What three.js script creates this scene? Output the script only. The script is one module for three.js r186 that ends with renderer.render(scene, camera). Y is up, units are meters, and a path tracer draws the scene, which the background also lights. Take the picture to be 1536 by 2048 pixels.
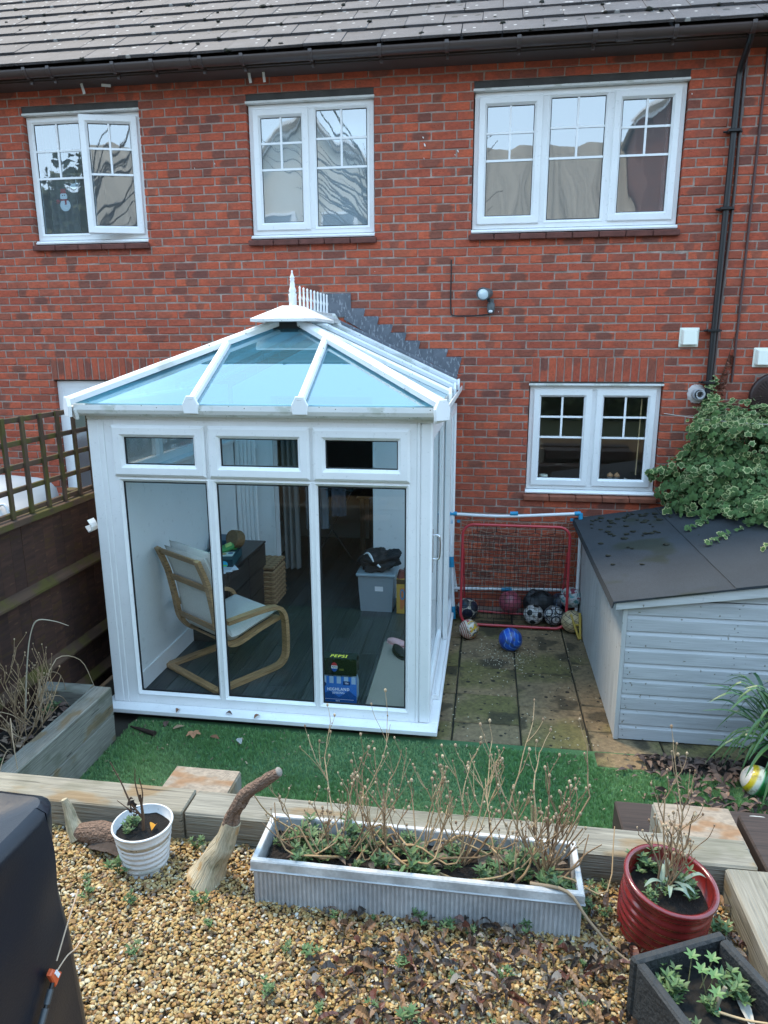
import * as THREE from 'three';
import { mergeGeometries } from 'three/addons/utils/BufferGeometryUtils.js';

// ---------------------------------------------------------------- camera, sky, sun, exposure
const scene = new THREE.Scene();
const camera = new THREE.PerspectiveCamera(72.26, 0.75, 0.05, 600);
camera.position.set(1.1364, 2.6333, 6.7882);
camera.rotation.set(-0.23334, 0.14749, -0.00351, 'YXZ');
const renderer = new THREE.WebGLRenderer({ antialias: true });
renderer.toneMapping = THREE.LinearToneMapping;
renderer.toneMappingExposure = 2.65;
renderer.shadowMap.enabled = true;

function rng(s) { return () => { s |= 0; s = s + 0x6D2B79F5 | 0; let t = Math.imul(s ^ s >>> 15, 1 | s); t = t + Math.imul(t ^ t >>> 7, 61 | t) ^ t; return ((t ^ t >>> 14) >>> 0) / 4294967296; }; }
const R0 = rng(11);
const rr = (a, b, f = R0) => a + (b - a) * f();
const clamp = (x, a = 0, b = 1) => Math.min(b, Math.max(a, x));
const sm = (a, b, x) => { const t = clamp((x - a) / (b - a)); return t * t * (3 - 2 * t); };
const mix = (a, b, t) => a + (b - a) * t;
const mix3 = (a, b, t) => [mix(a[0], b[0], t), mix(a[1], b[1], t), mix(a[2], b[2], t)];
function h2(x, y, s = 0) { let n = Math.imul(x, 374761393) + Math.imul(y, 668265263) + Math.imul(s, 974634777) | 0; n = Math.imul(n ^ n >>> 13, 1274126177); return ((n ^ n >>> 16) >>> 0) / 4294967296; }
function pn(x, y, px, py, s = 0) { // periodic value noise
  const xi = Math.floor(x), yi = Math.floor(y); let fx = x - xi, fy = y - yi; fx = fx * fx * (3 - 2 * fx); fy = fy * fy * (3 - 2 * fy);
  const w = (a, b) => h2(((a % px) + px) % px, ((b % py) + py) % py, s);
  return mix(mix(w(xi, yi), w(xi + 1, yi), fx), mix(w(xi, yi + 1), w(xi + 1, yi + 1), fx), fy);
}
function fbm(u, v, f, o = 4, s = 0, ax = 1, ay = 1) { let a = 0, w = 0.5, t = 0; for (let i = 0; i < o; i++) { const px = Math.max(1, Math.round(f * ax)), py = Math.max(1, Math.round(f * ay)); a += w * pn(u * px, v * py, px, py, s + i * 17); t += w; w *= 0.5; f *= 2; } return a / t; }

{ // sky: pale winter blue with thin broken cloud, a little brighter over the roof where the hidden sun stands
  const W = 512, H = 256, d = new Float32Array(W * H * 4);
  for (let j = 0; j < H; j++) for (let i = 0; i < W; i++) {
    const u = (i + 0.5) / W, v = (j + 0.5) / H, el = (v - 0.5) * 180;
    const up = Math.max(0, Math.sin(el * Math.PI / 180));
    let c = mix3([0.72, 0.89, 1.03], [0.43, 0.70, 1.03], Math.pow(up, 0.6));
    const n = fbm(u, v, 6, 5, 3, 1, 1.3), cl = sm(0.50, 0.76, n) * sm(0, 0.12, up);
    c = mix3(c, [1.08, 1.22, 1.34], cl * 0.22);
    const k = (j * W + i) * 4; d[k] = c[0]; d[k + 1] = c[1]; d[k + 2] = c[2]; d[k + 3] = 1;
  }
  const t = new THREE.DataTexture(d, W, H, THREE.RGBAFormat, THREE.FloatType);
  t.mapping = THREE.EquirectangularReflectionMapping; t.magFilter = THREE.LinearFilter; t.minFilter = THREE.LinearFilter; t.wrapS = THREE.RepeatWrapping; t.needsUpdate = true;
  scene.background = t; scene.environment = t;
}
const sun = new THREE.DirectionalLight(0xffeacb, 1.8);
sun.position.set(-9, 24, -5); sun.target.position.set(0.5, 0, 2.5); scene.add(sun, sun.target);
sun.castShadow = true; sun.shadow.radius = 22; sun.shadow.mapSize.set(2048, 2048);
Object.assign(sun.shadow.camera, { left: -12, right: 12, top: 14, bottom: -12, near: 1, far: 60 });

// ---------------------------------------------------------------- naming
const counts = {};
function numbered(n) { const k = counts[n] = (counts[n] ?? -1) + 1; return k ? `${n}_${String(k).padStart(3, '0')}` : n; }
function tag(o, label, category, group) { o.userData.label = label; o.userData.category = category; if (group) o.userData.group = group; return o; }
function thing(name, label, category, pos = [0, 0, 0], turn = 0, group) { const o = new THREE.Group(); o.name = numbered(name); o.position.set(...pos); o.rotation.y = turn; scene.add(o); return tag(o, label, category, group); }
function grp(name, parent) { const o = new THREE.Group(); o.name = name; parent.add(o); return o; }
function structure(o) { o.userData.kind = 'structure'; return o; }
function stuff(o) { o.userData.kind = 'stuff'; return o; }

// ---------------------------------------------------------------- geometry helpers
function prep(g) { if (g.index) g = g.toNonIndexed(); for (const k of Object.keys(g.attributes)) if (!['position', 'normal', 'uv', 'color'].includes(k)) g.deleteAttribute(k); if (!g.attributes.normal) g.computeVertexNormals(); if (!g.attributes.uv) uvm(g); return g; }
function merge(list) {
  list = list.flat(9).map(prep); if (list.length === 1) return list[0];
  if (list.some(g => g.attributes.color)) for (const g of list) if (!g.attributes.color) paint(g, [1, 1, 1]);
  return mergeGeometries(list, false);
}
function put(name, geo, m, parent = scene) { const o = new THREE.Mesh(Array.isArray(geo) ? merge(geo) : geo, m); o.name = parent === scene ? numbered(name) : name; o.castShadow = o.receiveShadow = true; parent.add(o); return o; }
function paint(g, c) { const n = g.attributes.position.count, a = new Float32Array(n * 3); for (let i = 0; i < n; i++) a.set(typeof c === 'function' ? c(g.attributes.position.getX(i), g.attributes.position.getY(i), g.attributes.position.getZ(i)) : c, i * 3); g.setAttribute('color', new THREE.BufferAttribute(a, 3)); return g; }
function uvm(g, grain = '', off) { // uv in metres by facing, u along the grain
  const p = g.attributes.position, n = p.count, uv = new Float32Array(n * 2), A = new THREE.Vector3(), B = new THREE.Vector3(), C = new THREE.Vector3(), N = new THREE.Vector3();
  const ou = off === undefined ? R0() * 7 : off, ov = off === undefined ? R0() * 7 : off, ga = 'xyz'.indexOf(grain || '?');
  for (let i = 0; i < n; i += 3) {
    A.fromBufferAttribute(p, i); B.fromBufferAttribute(p, i + 1); C.fromBufferAttribute(p, i + 2); N.copy(B).sub(A).cross(C.clone().sub(A));
    const a = [Math.abs(N.x), Math.abs(N.y), Math.abs(N.z)], m = a.indexOf(Math.max(...a)); let q = [[2, 1], [0, 2], [0, 1]][m]; if (ga >= 0 && q[1] === ga) q = [q[1], q[0]];
    [A, B, C].forEach((P, k) => { uv[(i + k) * 2] = P.getComponent(q[0]) + ou; uv[(i + k) * 2 + 1] = P.getComponent(q[1]) + ov; });
  }
  g.setAttribute('uv', new THREE.BufferAttribute(uv, 2)); return g;
}
function rawGeo(tris) { const g = new THREE.BufferGeometry(); g.setAttribute('position', new THREE.BufferAttribute(new Float32Array(tris.flat(9)), 3)); g.computeVertexNormals(); return g; }
function quad(a, b, c, d) { return [a, b, c, a, c, d]; }
function cbox(w, h, d, b = 0) { // box with chamfered edges, centred
  const H = [w / 2, h / 2, d / 2]; b = Math.min(b, ...H.map(x => x * 0.9)); const T = [];
  const V = (s, ax) => s.map((q, i) => q * (i === ax ? H[i] : H[i] - b));
  const add = (...P) => { const [a, q, c] = P; const u = q.map((x, i) => x - a[i]), v = c.map((x, i) => x - a[i]); const n = [u[1] * v[2] - u[2] * v[1], u[2] * v[0] - u[0] * v[2], u[0] * v[1] - u[1] * v[0]]; const m = [0, 1, 2].map(i => P.reduce((s, p) => s + p[i], 0)); if (n[0] * m[0] + n[1] * m[1] + n[2] * m[2] < 0) P.reverse(); T.push(P[0], P[1], P[2]); if (P[3]) T.push(P[0], P[2], P[3]); };
  for (let ax = 0; ax < 3; ax++) { const o = [0, 1, 2].filter(i => i !== ax); for (const s of [-1, 1]) { const S = (x, y) => { const r = [0, 0, 0]; r[ax] = s; r[o[0]] = x; r[o[1]] = y; return r; }; add(V(S(-1, -1), ax), V(S(1, -1), ax), V(S(1, 1), ax), V(S(-1, 1), ax)); } }
  if (b > 0) {
    for (let ax = 0; ax < 3; ax++) { const [o, q] = [0, 1, 2].filter(i => i !== ax); for (const s of [-1, 1]) for (const t of [-1, 1]) { const S = e => { const r = [0, 0, 0]; r[ax] = e; r[o] = s; r[q] = t; return r; }; add(V(S(-1), o), V(S(1), o), V(S(1), q), V(S(-1), q)); } }
    for (const x of [-1, 1]) for (const y of [-1, 1]) for (const z of [-1, 1]) add(V([x, y, z], 0), V([x, y, z], 1), V([x, y, z], 2));
  }
  return rawGeo(T);
}
function bx(x0, x1, y0, y1, z0, z1, b = 0, grain = '') { const g = cbox(Math.abs(x1 - x0), Math.abs(y1 - y0), Math.abs(z1 - z0), b); g.translate((x0 + x1) / 2, (y0 + y1) / 2, (z0 + z1) / 2); return uvm(g, grain); }
const V3 = (x, y, z) => new THREE.Vector3(x, y, z);
function xf(g, pos = [0, 0, 0], rot = [0, 0, 0], s = 1) { const m = new THREE.Matrix4().compose(V3(...pos), new THREE.Quaternion().setFromEuler(new THREE.Euler(...rot)), typeof s === 'number' ? V3(s, s, s) : V3(...s)); return g.applyMatrix4(m); }
function tube(pts, rad, seg = 6, samples, cap = true) { // tapered tube through points
  pts = pts.map(p => Array.isArray(p) ? V3(...p) : p); const n = samples || (pts.length === 2 ? 1 : (pts.length - 1) * 4);
  const curve = pts.length === 2 ? new THREE.LineCurve3(pts[0], pts[1]) : new THREE.CatmullRomCurve3(pts); const P = [], rads = [];
  for (let i = 0; i <= n; i++) { P.push(curve.getPoint(i / n)); const f = i / n; rads.push(typeof rad === 'number' ? rad : typeof rad === 'function' ? rad(f) : (() => { const x = f * (rad.length - 1), k = Math.min(rad.length - 2, Math.floor(x)); return mix(rad[k], rad[k + 1], x - k); })()); }
  let T = P[1].clone().sub(P[0]).normalize(), U = Math.abs(T.y) < 0.9 ? V3(0, 1, 0) : V3(1, 0, 0); U.sub(T.clone().multiplyScalar(U.dot(T))).normalize();
  const pos = [], nor = [], uv = [], idx = []; let L = 0; const RM = Math.max(...rads) * 6.28;
  for (let i = 0; i <= n; i++) {
    T = P[Math.min(n, i + 1)].clone().sub(P[Math.max(0, i - 1)]).normalize(); U.sub(T.clone().multiplyScalar(U.dot(T))).normalize(); const W = T.clone().cross(U); if (i) L += P[i].distanceTo(P[i - 1]);
    for (let k = 0; k <= seg; k++) { const a = k / seg * Math.PI * 2, d = U.clone().multiplyScalar(Math.cos(a)).addScaledVector(W, Math.sin(a)); const q = P[i].clone().addScaledVector(d, rads[i]); pos.push(q.x, q.y, q.z); nor.push(d.x, d.y, d.z); uv.push(L, k / seg * RM); }
  }
  const s1 = seg + 1; for (let i = 0; i < n; i++) for (let k = 0; k < seg; k++) { const a = i * s1 + k; idx.push(a, a + 1, a + s1, a + 1, a + s1 + 1, a + s1); }
  if (cap) for (const e of [0, n]) { if (rads[e] < 1e-4) continue; const c = pos.length / 3, q = P[e], d = P[e].clone().sub(P[e ? n - 1 : 1]).normalize(); pos.push(q.x, q.y, q.z); nor.push(d.x, d.y, d.z); uv.push(0, 0); const b = c + 1; for (let k = 0; k <= seg; k++) { const o = (e * s1 + k) * 3; pos.push(pos[o], pos[o + 1], pos[o + 2]); nor.push(d.x, d.y, d.z); uv.push(0.01, 0.01); } for (let k = 0; k < seg; k++) e ? idx.push(c, b + k, b + k + 1) : idx.push(c, b + k + 1, b + k); }
  const g = new THREE.BufferGeometry(); g.setAttribute('position', new THREE.Float32BufferAttribute(pos, 3)); g.setAttribute('normal', new THREE.Float32BufferAttribute(nor, 3)); g.setAttribute('uv', new THREE.Float32BufferAttribute(uv, 2)); g.setIndex(idx); return g;
}
// mitred frame ring: profile = [[inward distance, z], ...] swept round a rectangle in the xy plane
function ring(x0, x1, y0, y1, prof) {
  const T = [], C = d => [[x0 + d, y0 + d], [x1 - d, y0 + d], [x1 - d, y1 - d], [x0 + d, y1 - d]];
  for (let i = 0; i + 1 < prof.length; i++) { const [a, za] = prof[i], [b, zb] = prof[i + 1], A = C(a), B = C(b); for (let k = 0; k < 4; k++) { const n = (k + 1) % 4; T.push(...quad([...A[k], za], [...A[n], za], [...B[n], zb], [...B[k], zb])); } }
  return uvm(rawGeo(T));
}
// bar with a bevelled top swept between two points; up = roof normal
function bar(p0, p1, w, h, up = [0, 1, 0], base = 0, bev = 0.35) {
  p0 = V3(...p0); p1 = V3(...p1); const T = p1.clone().sub(p0).normalize(), U = V3(...up); U.sub(T.clone().multiplyScalar(U.dot(T))).normalize(); const S = T.clone().cross(U);
  const prof = [[-w / 2, base], [-w / 2, base + h * (1 - bev)], [-w * 0.28, base + h], [w * 0.28, base + h], [w / 2, base + h * (1 - bev)], [w / 2, base]];
  const at = (P, [s, u]) => P.clone().addScaledVector(S, s).addScaledVector(U, u).toArray(), tr = [];
  for (let i = 0; i < prof.length; i++) { const a = prof[i], b = prof[(i + 1) % prof.length]; tr.push(...quad(at(p0, a), at(p0, b), at(p1, b), at(p1, a))); }
  for (const [P, f] of [[p0, 0], [p1, 1]]) for (let i = 1; i + 1 < prof.length; i++) { const t = [at(P, prof[0]), at(P, prof[i]), at(P, prof[i + 1])]; if (!f) t.reverse(); tr.push(...t); }
  return uvm(rawGeo(tr));
}
function extrude(pts, depth, bev = 0, holes = []) { const s = new THREE.Shape(pts.map(p => new THREE.Vector2(...p))); for (const h of holes) s.holes.push(new THREE.Path(h.map(p => new THREE.Vector2(...p)))); const g = new THREE.ExtrudeGeometry(s, { depth, bevelEnabled: bev > 0, bevelSize: bev, bevelThickness: bev, bevelSegments: 1, steps: 1 }); return uvm(prep(g)); }
function lathe(pts, seg = 32) { return new THREE.LatheGeometry(pts.map(p => new THREE.Vector2(...p)), seg); }
function sphere(r, a = 32, b = 20) { return new THREE.SphereGeometry(r, a, b); }
function jitter(g, amt, seed = 1, freq = 1) { const p = g.attributes.position; for (let i = 0; i < p.count; i++) { const x = p.getX(i), y = p.getY(i), z = p.getZ(i), k = q => (h2(Math.round(x * 1e4), Math.round(y * 1e4) * 31 + Math.round(z * 1e4), seed + q) - 0.5) * 2 * amt; p.setXYZ(i, x + k(0), y + k(1), z + k(2)); } g.computeVertexNormals(); return g; }
function noise3(x, y, z, s = 0) { return (pn(x + 50, y + z * 0.7 + 50, 97, 97, s) + pn(y * 1.1 + 20, z + x * 0.6 + 70, 97, 97, s + 5)) - 1; }
function instanced(name, geo, m, list, parent) { // list of {p,r,s,c}
  const o = new THREE.InstancedMesh(geo, m, list.length); const M = new THREE.Matrix4(), Q = new THREE.Quaternion(), E = new THREE.Euler(), c = new THREE.Color();
  list.forEach((e, i) => { M.compose(V3(...e.p), Q.setFromEuler(E.set(...e.r)), Array.isArray(e.s) ? V3(...e.s) : V3(e.s, e.s, e.s)); o.setMatrixAt(i, M); if (e.c) o.setColorAt(i, c.setRGB(...e.c)); });
  o.name = parent ? name : numbered(name); o.castShadow = o.receiveShadow = true; (parent || scene).add(o); stuff(o); return o;
}

// ---------------------------------------------------------------- textures
function tex(w, h, fn, rep = 1, srgb = true) {
  const d = new Uint8Array(w * h * 4); for (let j = 0; j < h; j++) for (let i = 0; i < w; i++) { const c = fn((i + 0.5) / w, (j + 0.5) / h, i, j), k = (j * w + i) * 4; for (let q = 0; q < 3; q++) d[k + q] = clamp(Array.isArray(c) ? c[q] : c) * 255; d[k + 3] = 255; }
  const t = new THREE.DataTexture(d, w, h, THREE.RGBAFormat); t.magFilter = THREE.LinearFilter; t.minFilter = THREE.LinearMipmapLinearFilter; t.generateMipmaps = true; t.wrapS = t.wrapT = THREE.RepeatWrapping; if (srgb) t.colorSpace = THREE.SRGBColorSpace; Array.isArray(rep) ? t.repeat.set(...rep) : t.repeat.set(rep, rep); t.needsUpdate = true; return t;
}
function again(t, rep) { const c = t.clone(); Array.isArray(rep) ? c.repeat.set(...rep) : c.repeat.set(rep, rep); c.needsUpdate = true; return c; }
function canvasTex(w, h, draw) { const c = document.createElement('canvas'); c.width = w; c.height = h; draw(c.getContext('2d'), w, h); const t = new THREE.CanvasTexture(c); t.colorSpace = THREE.SRGBColorSpace; return t; }
function texS(w, h, fn, spots, rep) { // base pattern plus ragged spots [u, v, radius, colour, strength], wrapping round
  const t = tex(w, h, fn, rep), d = t.image.data;
  for (const [u, v, r, c, k] of spots) { const R = Math.ceil(r * w * 1.6), cx = Math.floor(u * w), cy = Math.floor(v * h); for (let j = -R; j <= R; j++) for (let i = -R; i <= R; i++) { const x = (cx + i + 4 * w) % w, y = (cy + j + 4 * h) % h, q = Math.hypot(i / w, j / h) + (fbm(x / w, y / h, 60, 2, 6) - 0.5) * r * 0.9; if (q < r) { const a = sm(r, r * 0.65, q) * k, o = (y * w + x) * 4; for (let e = 0; e < 3; e++) d[o + e] = mix(d[o + e], c[e] * 255, a); } } }
  return t;
}
const T = {};
T.mottle = tex(512, 512, (u, v) => { const a = fbm(u, v, 5, 6, 1), b = fbm(u, v, 40, 3, 9); return 0.62 + 0.34 * a + 0.12 * (b - 0.5); });
T.subtle = tex(256, 256, (u, v) => 0.955 + 0.045 * fbm(u, v, 6, 4, 1) - 0.05 * sm(0.78, 0.86, fbm(u, v, 50, 2, 9)));
T.grain = tex(512, 512, (u, v) => 0.7 + 0.3 * (fbm(u, v, 60, 3, 21) * 0.7 + 0.3 * h2(Math.floor(u * 512), Math.floor(v * 512), 4)), 4);
T.bump = tex(512, 512, (u, v) => fbm(u, v, 24, 5, 33), 2, false);
T.wood = tex(512, 512, (u, v) => { const n = fbm(u, v, 3, 3, 41, 1, 4), l = fbm(u, v, 6, 5, 47, 1, 22), f = pn(u * 16, v * 256, 16, 256, 3); return 0.50 + 0.30 * l + 0.14 * f + 0.16 * n - 0.2 * sm(0.55, 0.75, fbm(u, v, 4, 2, 53, 1, 30)); });
T.woodBump = tex(512, 512, (u, v) => 0.5 * fbm(u, v, 6, 5, 47, 1, 22) + 0.5 * pn(u * 12, v * 256, 12, 256, 3), 1, false);

// ---------------------------------------------------------------- materials
function mat(c, o = {}) { const { rough = 0.7, metal = 0, map, bump, bs = 0.002, vc, phys, ...rest } = o; const m = new (phys ? THREE.MeshPhysicalMaterial : THREE.MeshStandardMaterial)({ roughness: rough, metalness: metal, map: map || null, bumpMap: bump || null, bumpScale: bs, vertexColors: !!vc, side: THREE.DoubleSide, ...rest }); Array.isArray(c) ? m.color.setRGB(...c) : m.color.set(c); return m; }
function glass(ior = 1.9, tint = [0.96, 0.98, 0.98], rough = 0) { const m = new THREE.MeshPhysicalMaterial({ transmission: 1, thickness: 0, roughness: rough, ior, metalness: 0, side: THREE.DoubleSide }); m.color.setRGB(...tint); return m; }
const M = {};
M.upvc = mat([0.90, 0.90, 0.90], { rough: 0.35, map: again(T.subtle, 1.3) }); M.upvcRoof = null;
T.specks = (() => { const f = rng(6), S = []; for (let i = 0; i < 150; i++) S.push([f(), f(), 0.0015 + 0.006 * f() * f(), [0.30, 0.31, 0.24], 0.8]); return texS(512, 512, (u, v) => { const k = 0.95 + 0.05 * fbm(u, v, 6, 3, 1), m = sm(0.58, 0.8, fbm(u, v, 7, 4, 19)) * 0.32; return mix3([k, k, k], [0.55, 0.57, 0.47], m); }, S, 1.1); })();
M.upvcOld = mat([0.78, 0.78, 0.76], { rough: 0.45, map: again(T.specks, 1.7) });
M.gasket = mat([0.012, 0.013, 0.015], { rough: 0.6 });
M.windowPlain = glass(2.0); M.window = glass(3.4, [0.80, 0.92, 0.99]); M.window.metalness = 0.12; M.window.bumpMap = tex(128, 128, (u, v) => fbm(u, v, 2, 2, 12), 1, false); M.window.bumpScale = 0.0018;
M.consGlass = glass(1.5, [0.96, 0.98, 0.98]);
M.roofGlass = glass(3.2, [0.20, 0.50, 0.62]); M.roofGlass.metalness = 0.3;
M.obscure = mat([0.55, 0.6, 0.6], { rough: 0.35, phys: true, transmission: 0.55, thickness: 0, bump: again(T.bump, 3), bs: 0.01 });
M.gutter = mat([0.070, 0.052, 0.049], { rough: 0.30, phys: true });
M.soffit = mat([0.075, 0.060, 0.056], { rough: 0.6 });
M.black = mat([0.012, 0.012, 0.013], { rough: 0.4 });
M.plaster = mat([0.82, 0.83, 0.83], { rough: 0.9, map: again(T.subtle, 0.5) });
M.chrome = mat([0.75, 0.77, 0.8], { rough: 0.16, metal: 1 });
M.darkRoom = mat([0.72, 0.71, 0.68], { rough: 0.9 });
M.soil = mat([0.028, 0.021, 0.016], { rough: 1, map: again(T.grain, 3), bump: again(T.bump, 6), bs: 0.012 });
// ================================================================= HOUSE
camera.aspect = 0.75; camera.updateProjectionMatrix(); camera.updateMatrixWorld();
const house = thing('terraced_house', 'red brick terraced house with grey interlocking tile roof and white casement windows', 'house');
const bedY = b => 4.845 - 0.075 * b;
// brick print: fired colour with brindled purple patches
const BR = 32;
{
  const cells = []; const f = rng(77);
  for (let i = 0; i < BR; i++) { const t = f(); cells.push({ base: mix3([0.765, 0.38, 0.265], [0.68, 0.33, 0.245], f()), dark: i % 8 === 7 ? 0.85 : t < 0.55 ? 0.2 + 0.55 * f() : 0.1, c: f(), w: 0.15 + 0.35 * f(), warm: f() }); }
  T.brick = tex(1024, 512, (u, v) => {
    const ci = Math.floor(u * 4), cj = Math.floor(v * 8), c = cells[cj * 4 + ci], x = u * 4 - ci, y = v * 8 - cj;
    const n = fbm(u, v, 40, 4, 5), n2 = fbm(u, v, 12, 4, 8), g = h2(Math.floor(u * 1024), Math.floor(v * 512), 2);
    let col = mix3(c.base, [0.78, 0.40, 0.27], sm(0.45, 0.7, n2) * 0.5 * c.warm);
    const d = c.dark * sm(0.2, 0.6, Math.exp(-Math.pow((x - c.c) / c.w, 2)) + (n2 - 0.5) * 0.8 + (y - 0.5) * 0.15);
    col = mix3(col, [0.42, 0.285, 0.255], d * 0.8);
    const k = 0.82 + 0.28 * n + 0.08 * (g - 0.5) - 0.25 * sm(0.72, 0.8, n);
    return col.map(q => q * k);
  });
  T.brickBump = tex(1024, 512, (u, v) => 0.5 * fbm(u, v, 60, 4, 5) + 0.35 * fbm(u, v, 16, 3, 15, 1, 3) + 0.15 * h2(Math.floor(u * 1024), Math.floor(v * 512), 9), 1, false);
}
const brickTints = [[1.0, 0.98, 0.96], [0.94, 0.90, 0.90], [1.08, 1.02, 0.94], [0.88, 0.88, 0.92], [1.0, 0.92, 0.86]];
const brickMats = brickTints.map(c => mat(c, { rough: 0.88, map: T.brick, bump: T.brickBump, bs: 0.004 }));
M.brickAll = mat([1, 1, 1], { rough: 0.88, map: T.brick, bump: T.brickBump, bs: 0.004, vc: true });
M.mortar = mat([0.62, 0.47, 0.40], { rough: 1, map: again(T.mottle, 3), bump: again(T.bump, 8), bs: 0.006 });
function brickGeo(i, len = 0.215, h = 0.065, dep = 0.09) { // front at z = 0
  const g = cbox(len, h, dep, 0.0045); g.translate(0, 0, -dep / 2); jitter(g, 0.0024, i + 3);
  const p = g.attributes.position, uv = new Float32Array(p.count * 2), cx = (i % 4) / 4, cy = Math.floor(i / 4) / 8;
  for (let k = 0; k < p.count; k++) { uv[k * 2] = cx + (0.02 + 0.96 * clamp(p.getX(k) / 0.22 + 0.5)) / 4; uv[k * 2 + 1] = cy + (0.04 + 0.92 * clamp(p.getY(k) / Math.max(h, 0.066) + 0.5)) / 8; }
  g.setAttribute('uv', new THREE.BufferAttribute(uv, 2)); return g;
}
const brickVar = Array.from({ length: BR }, (_, i) => brickGeo(i));
const holes = [[-3.345, -2.165, 3.57, 4.845], [-1.13, 0.05, 3.57, 4.845], [0.93, 2.71, 3.57, 4.845], [1.51, 2.71, 1.17, 2.295], [-3.32, -2.0, 0, 2.295], [-1.0, 0.02, 0, 2.145]];
const noBrick = [...holes, [1.525, 2.705, 2.295, 2.52], [-3.335, -1.985, 2.295, 2.52]];
const roofLine = x => x < -1.48 || x > 0.76 ? -1 : 2.25 + 0.44 * (x < -0.364 ? x + 1.48 : 0.76 - x);
const wall = grp('wall', house);
{
  const X0 = -5.4, X1 = 5.2, list = [], f = rng(5);
  for (let b = -3; b < 64; b++) {
    const yt = bedY(b), yc = yt - 0.0375, off = ((b % 2) + 2) % 2 ? 0.1125 : 0;
    for (let k = Math.ceil((X0 - off) / 0.225); off + k * 0.225 + 0.225 < X1; k++) {
      let segs = [[off + k * 0.225 + 0.005, off + (k + 1) * 0.225 - 0.005]];
      for (const [a, c, lo, hi] of noBrick) if (yc > lo && yc < hi) segs = segs.flatMap(([s, e]) => e <= a || s >= c ? [[s, e]] : [[s, Math.min(e, a)], [Math.max(s, c), e]].filter(([p, q]) => q - p > 0.02));
      for (const [s, e] of segs) if (!(yc + 0.05 < roofLine((s + e) / 2))) list.push([s, e, yc, e - s > 0.213]);
    }
  }
  // the largest-showing bricks are picked one by one, the rest joined
  const q = V3(0, 0, 0), ranked = list.filter(([s, e, y, full]) => { q.set((s + e) / 2, y, 0).project(camera); return full && Math.abs(q.x) < 0.97 && Math.abs(q.y) < 0.97 && !((s < 1.0) && y < 2.5) && !(s > 2.6 && y < 2.2) && y < 4.9; })
    .sort((a, b) => Math.hypot(a[0] - 1.14, a[2] - 2.63) - Math.hypot(b[0] - 1.14, b[2] - 2.63)).slice(0, 300);
  const chosen = new Set(ranked), rest = [];
  for (const L of list) {
    const [s, e, y, full] = L, i = Math.floor(f() * BR), ti = Math.floor(f() * 5), z = (f() - 0.5) * 0.005, dy = (f() - 0.5) * 0.003, rz = (f() - 0.5) * 0.008;
    if (chosen.has(L)) { const o = put('brick', brickVar[i], brickMats[ti], wall); o.position.set((s + e) / 2, y + dy, z); o.rotation.z = rz; continue; }
    const g = full ? brickVar[i].clone() : brickGeo(i, e - s); xf(g, [(s + e) / 2, y + dy, z], [0, 0, full ? rz : 0]); paint(g, brickTints[ti]); rest.push(g);
  }
  stuff(put('bricks', rest, M.brickAll, wall));
  const hp = holes.map(([a, c, lo, hi]) => [[a - 0.003, Math.max(lo, 0.004) - 0.003], [c + 0.003, Math.max(lo, 0.004) - 0.003], [c + 0.003, hi + 0.003], [a - 0.003, hi + 0.003]]);
  const core = extrude([[-5.6, 0], [5.4, 0], [5.4, 5.02], [-5.6, 5.02]], 0.12, 0, hp); core.translate(0, 0, -0.1245); put('mortar_bed', core, M.mortar, wall);
  // soldier courses
  for (const [a, c] of [[1.525, 2.705], [-3.335, -1.985]]) {
    const ar = grp('soldier_arch', house), n = Math.round((c - a) / 0.075), w = (c - a) / n;
    for (let k = 0; k < n; k++) { const g = brickGeo(Math.floor(f() * BR), 0.215, w - 0.011); const o = put('brick', g, brickMats[Math.floor(f() * 5)], ar); o.position.set(a + (k + 0.5) * w, 2.4075, 0.001 + (f() - 0.5) * 0.004); o.rotation.z = Math.PI / 2 + (f() - 0.5) * 0.01; }
  }
  { const sp = mat([0.80, 0.79, 0.76], { rough: 0.7 }); for (const [x, y, r] of [[0.49, 4.42, 0.02], [0.505, 4.36, 0.026], [0.50, 4.25, 0.014], [0.80, 4.30, 0.02], [0.775, 4.27, 0.013], [1.2, 2.93, 0.008], [-1.65, 4.25, 0.014], [-1.45, 4.28, 0.012], [0.05, 3.3, 0.008], [2.73, 4.66, 0.012]]) { const g = new THREE.CylinderGeometry(r * 0.26, r * 0.3, 0.002, 9).rotateX(Math.PI / 2); jitter(g, r * 0.12, Math.round(x * 99)); g.scale(0.9, 1.7, 1); g.rotateZ(0.4); g.translate(x, y, 0.0045); put('paint_splash', g, sp, wall); } }
}
// rooms behind the windows
function room(name, x0, x1, y0, y1, z0, z1, m) { const t = 0.05; put(name, [bx(x0, x1, y0 - t, y0, z0, z1), bx(x0, x1, y1, y1 + t, z0, z1), bx(x0 - t, x0, y0, y1, z0, z1), bx(x1, x1 + t, y0, y1, z0, z1), bx(x0 - t, x1 + t, y0 - t, y1 + t, z0 - t, z0)], m, house); }
M.roomBeige = mat([0.72, 0.70, 0.66], { rough: 0.9 }); M.roomGrey = mat([0.72, 0.72, 0.71], { rough: 0.9 });
room('bedroom_wall', -4.2, -1.75, 2.75, 4.95, -3, -0.13, M.roomBeige); room('bedroom_wall', -1.65, 0.4, 2.75, 4.95, -2.5, -0.13, M.roomGrey); room('bedroom_wall', 0.5, 3.5, 2.75, 4.95, -3, -0.13, M.roomBeige);
room('kitchen_wall', 1.15, 3.6, 0.05, 2.6, -5.2, -0.13, M.darkRoom); room('dining_room_wall', -1.9, 1.05, 0.06, 2.4, -6, -0.13, M.darkRoom); room('neighbour_room_wall', -4.5, -2.0, 0.05, 2.5, -3, -0.13, M.darkRoom);

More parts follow.
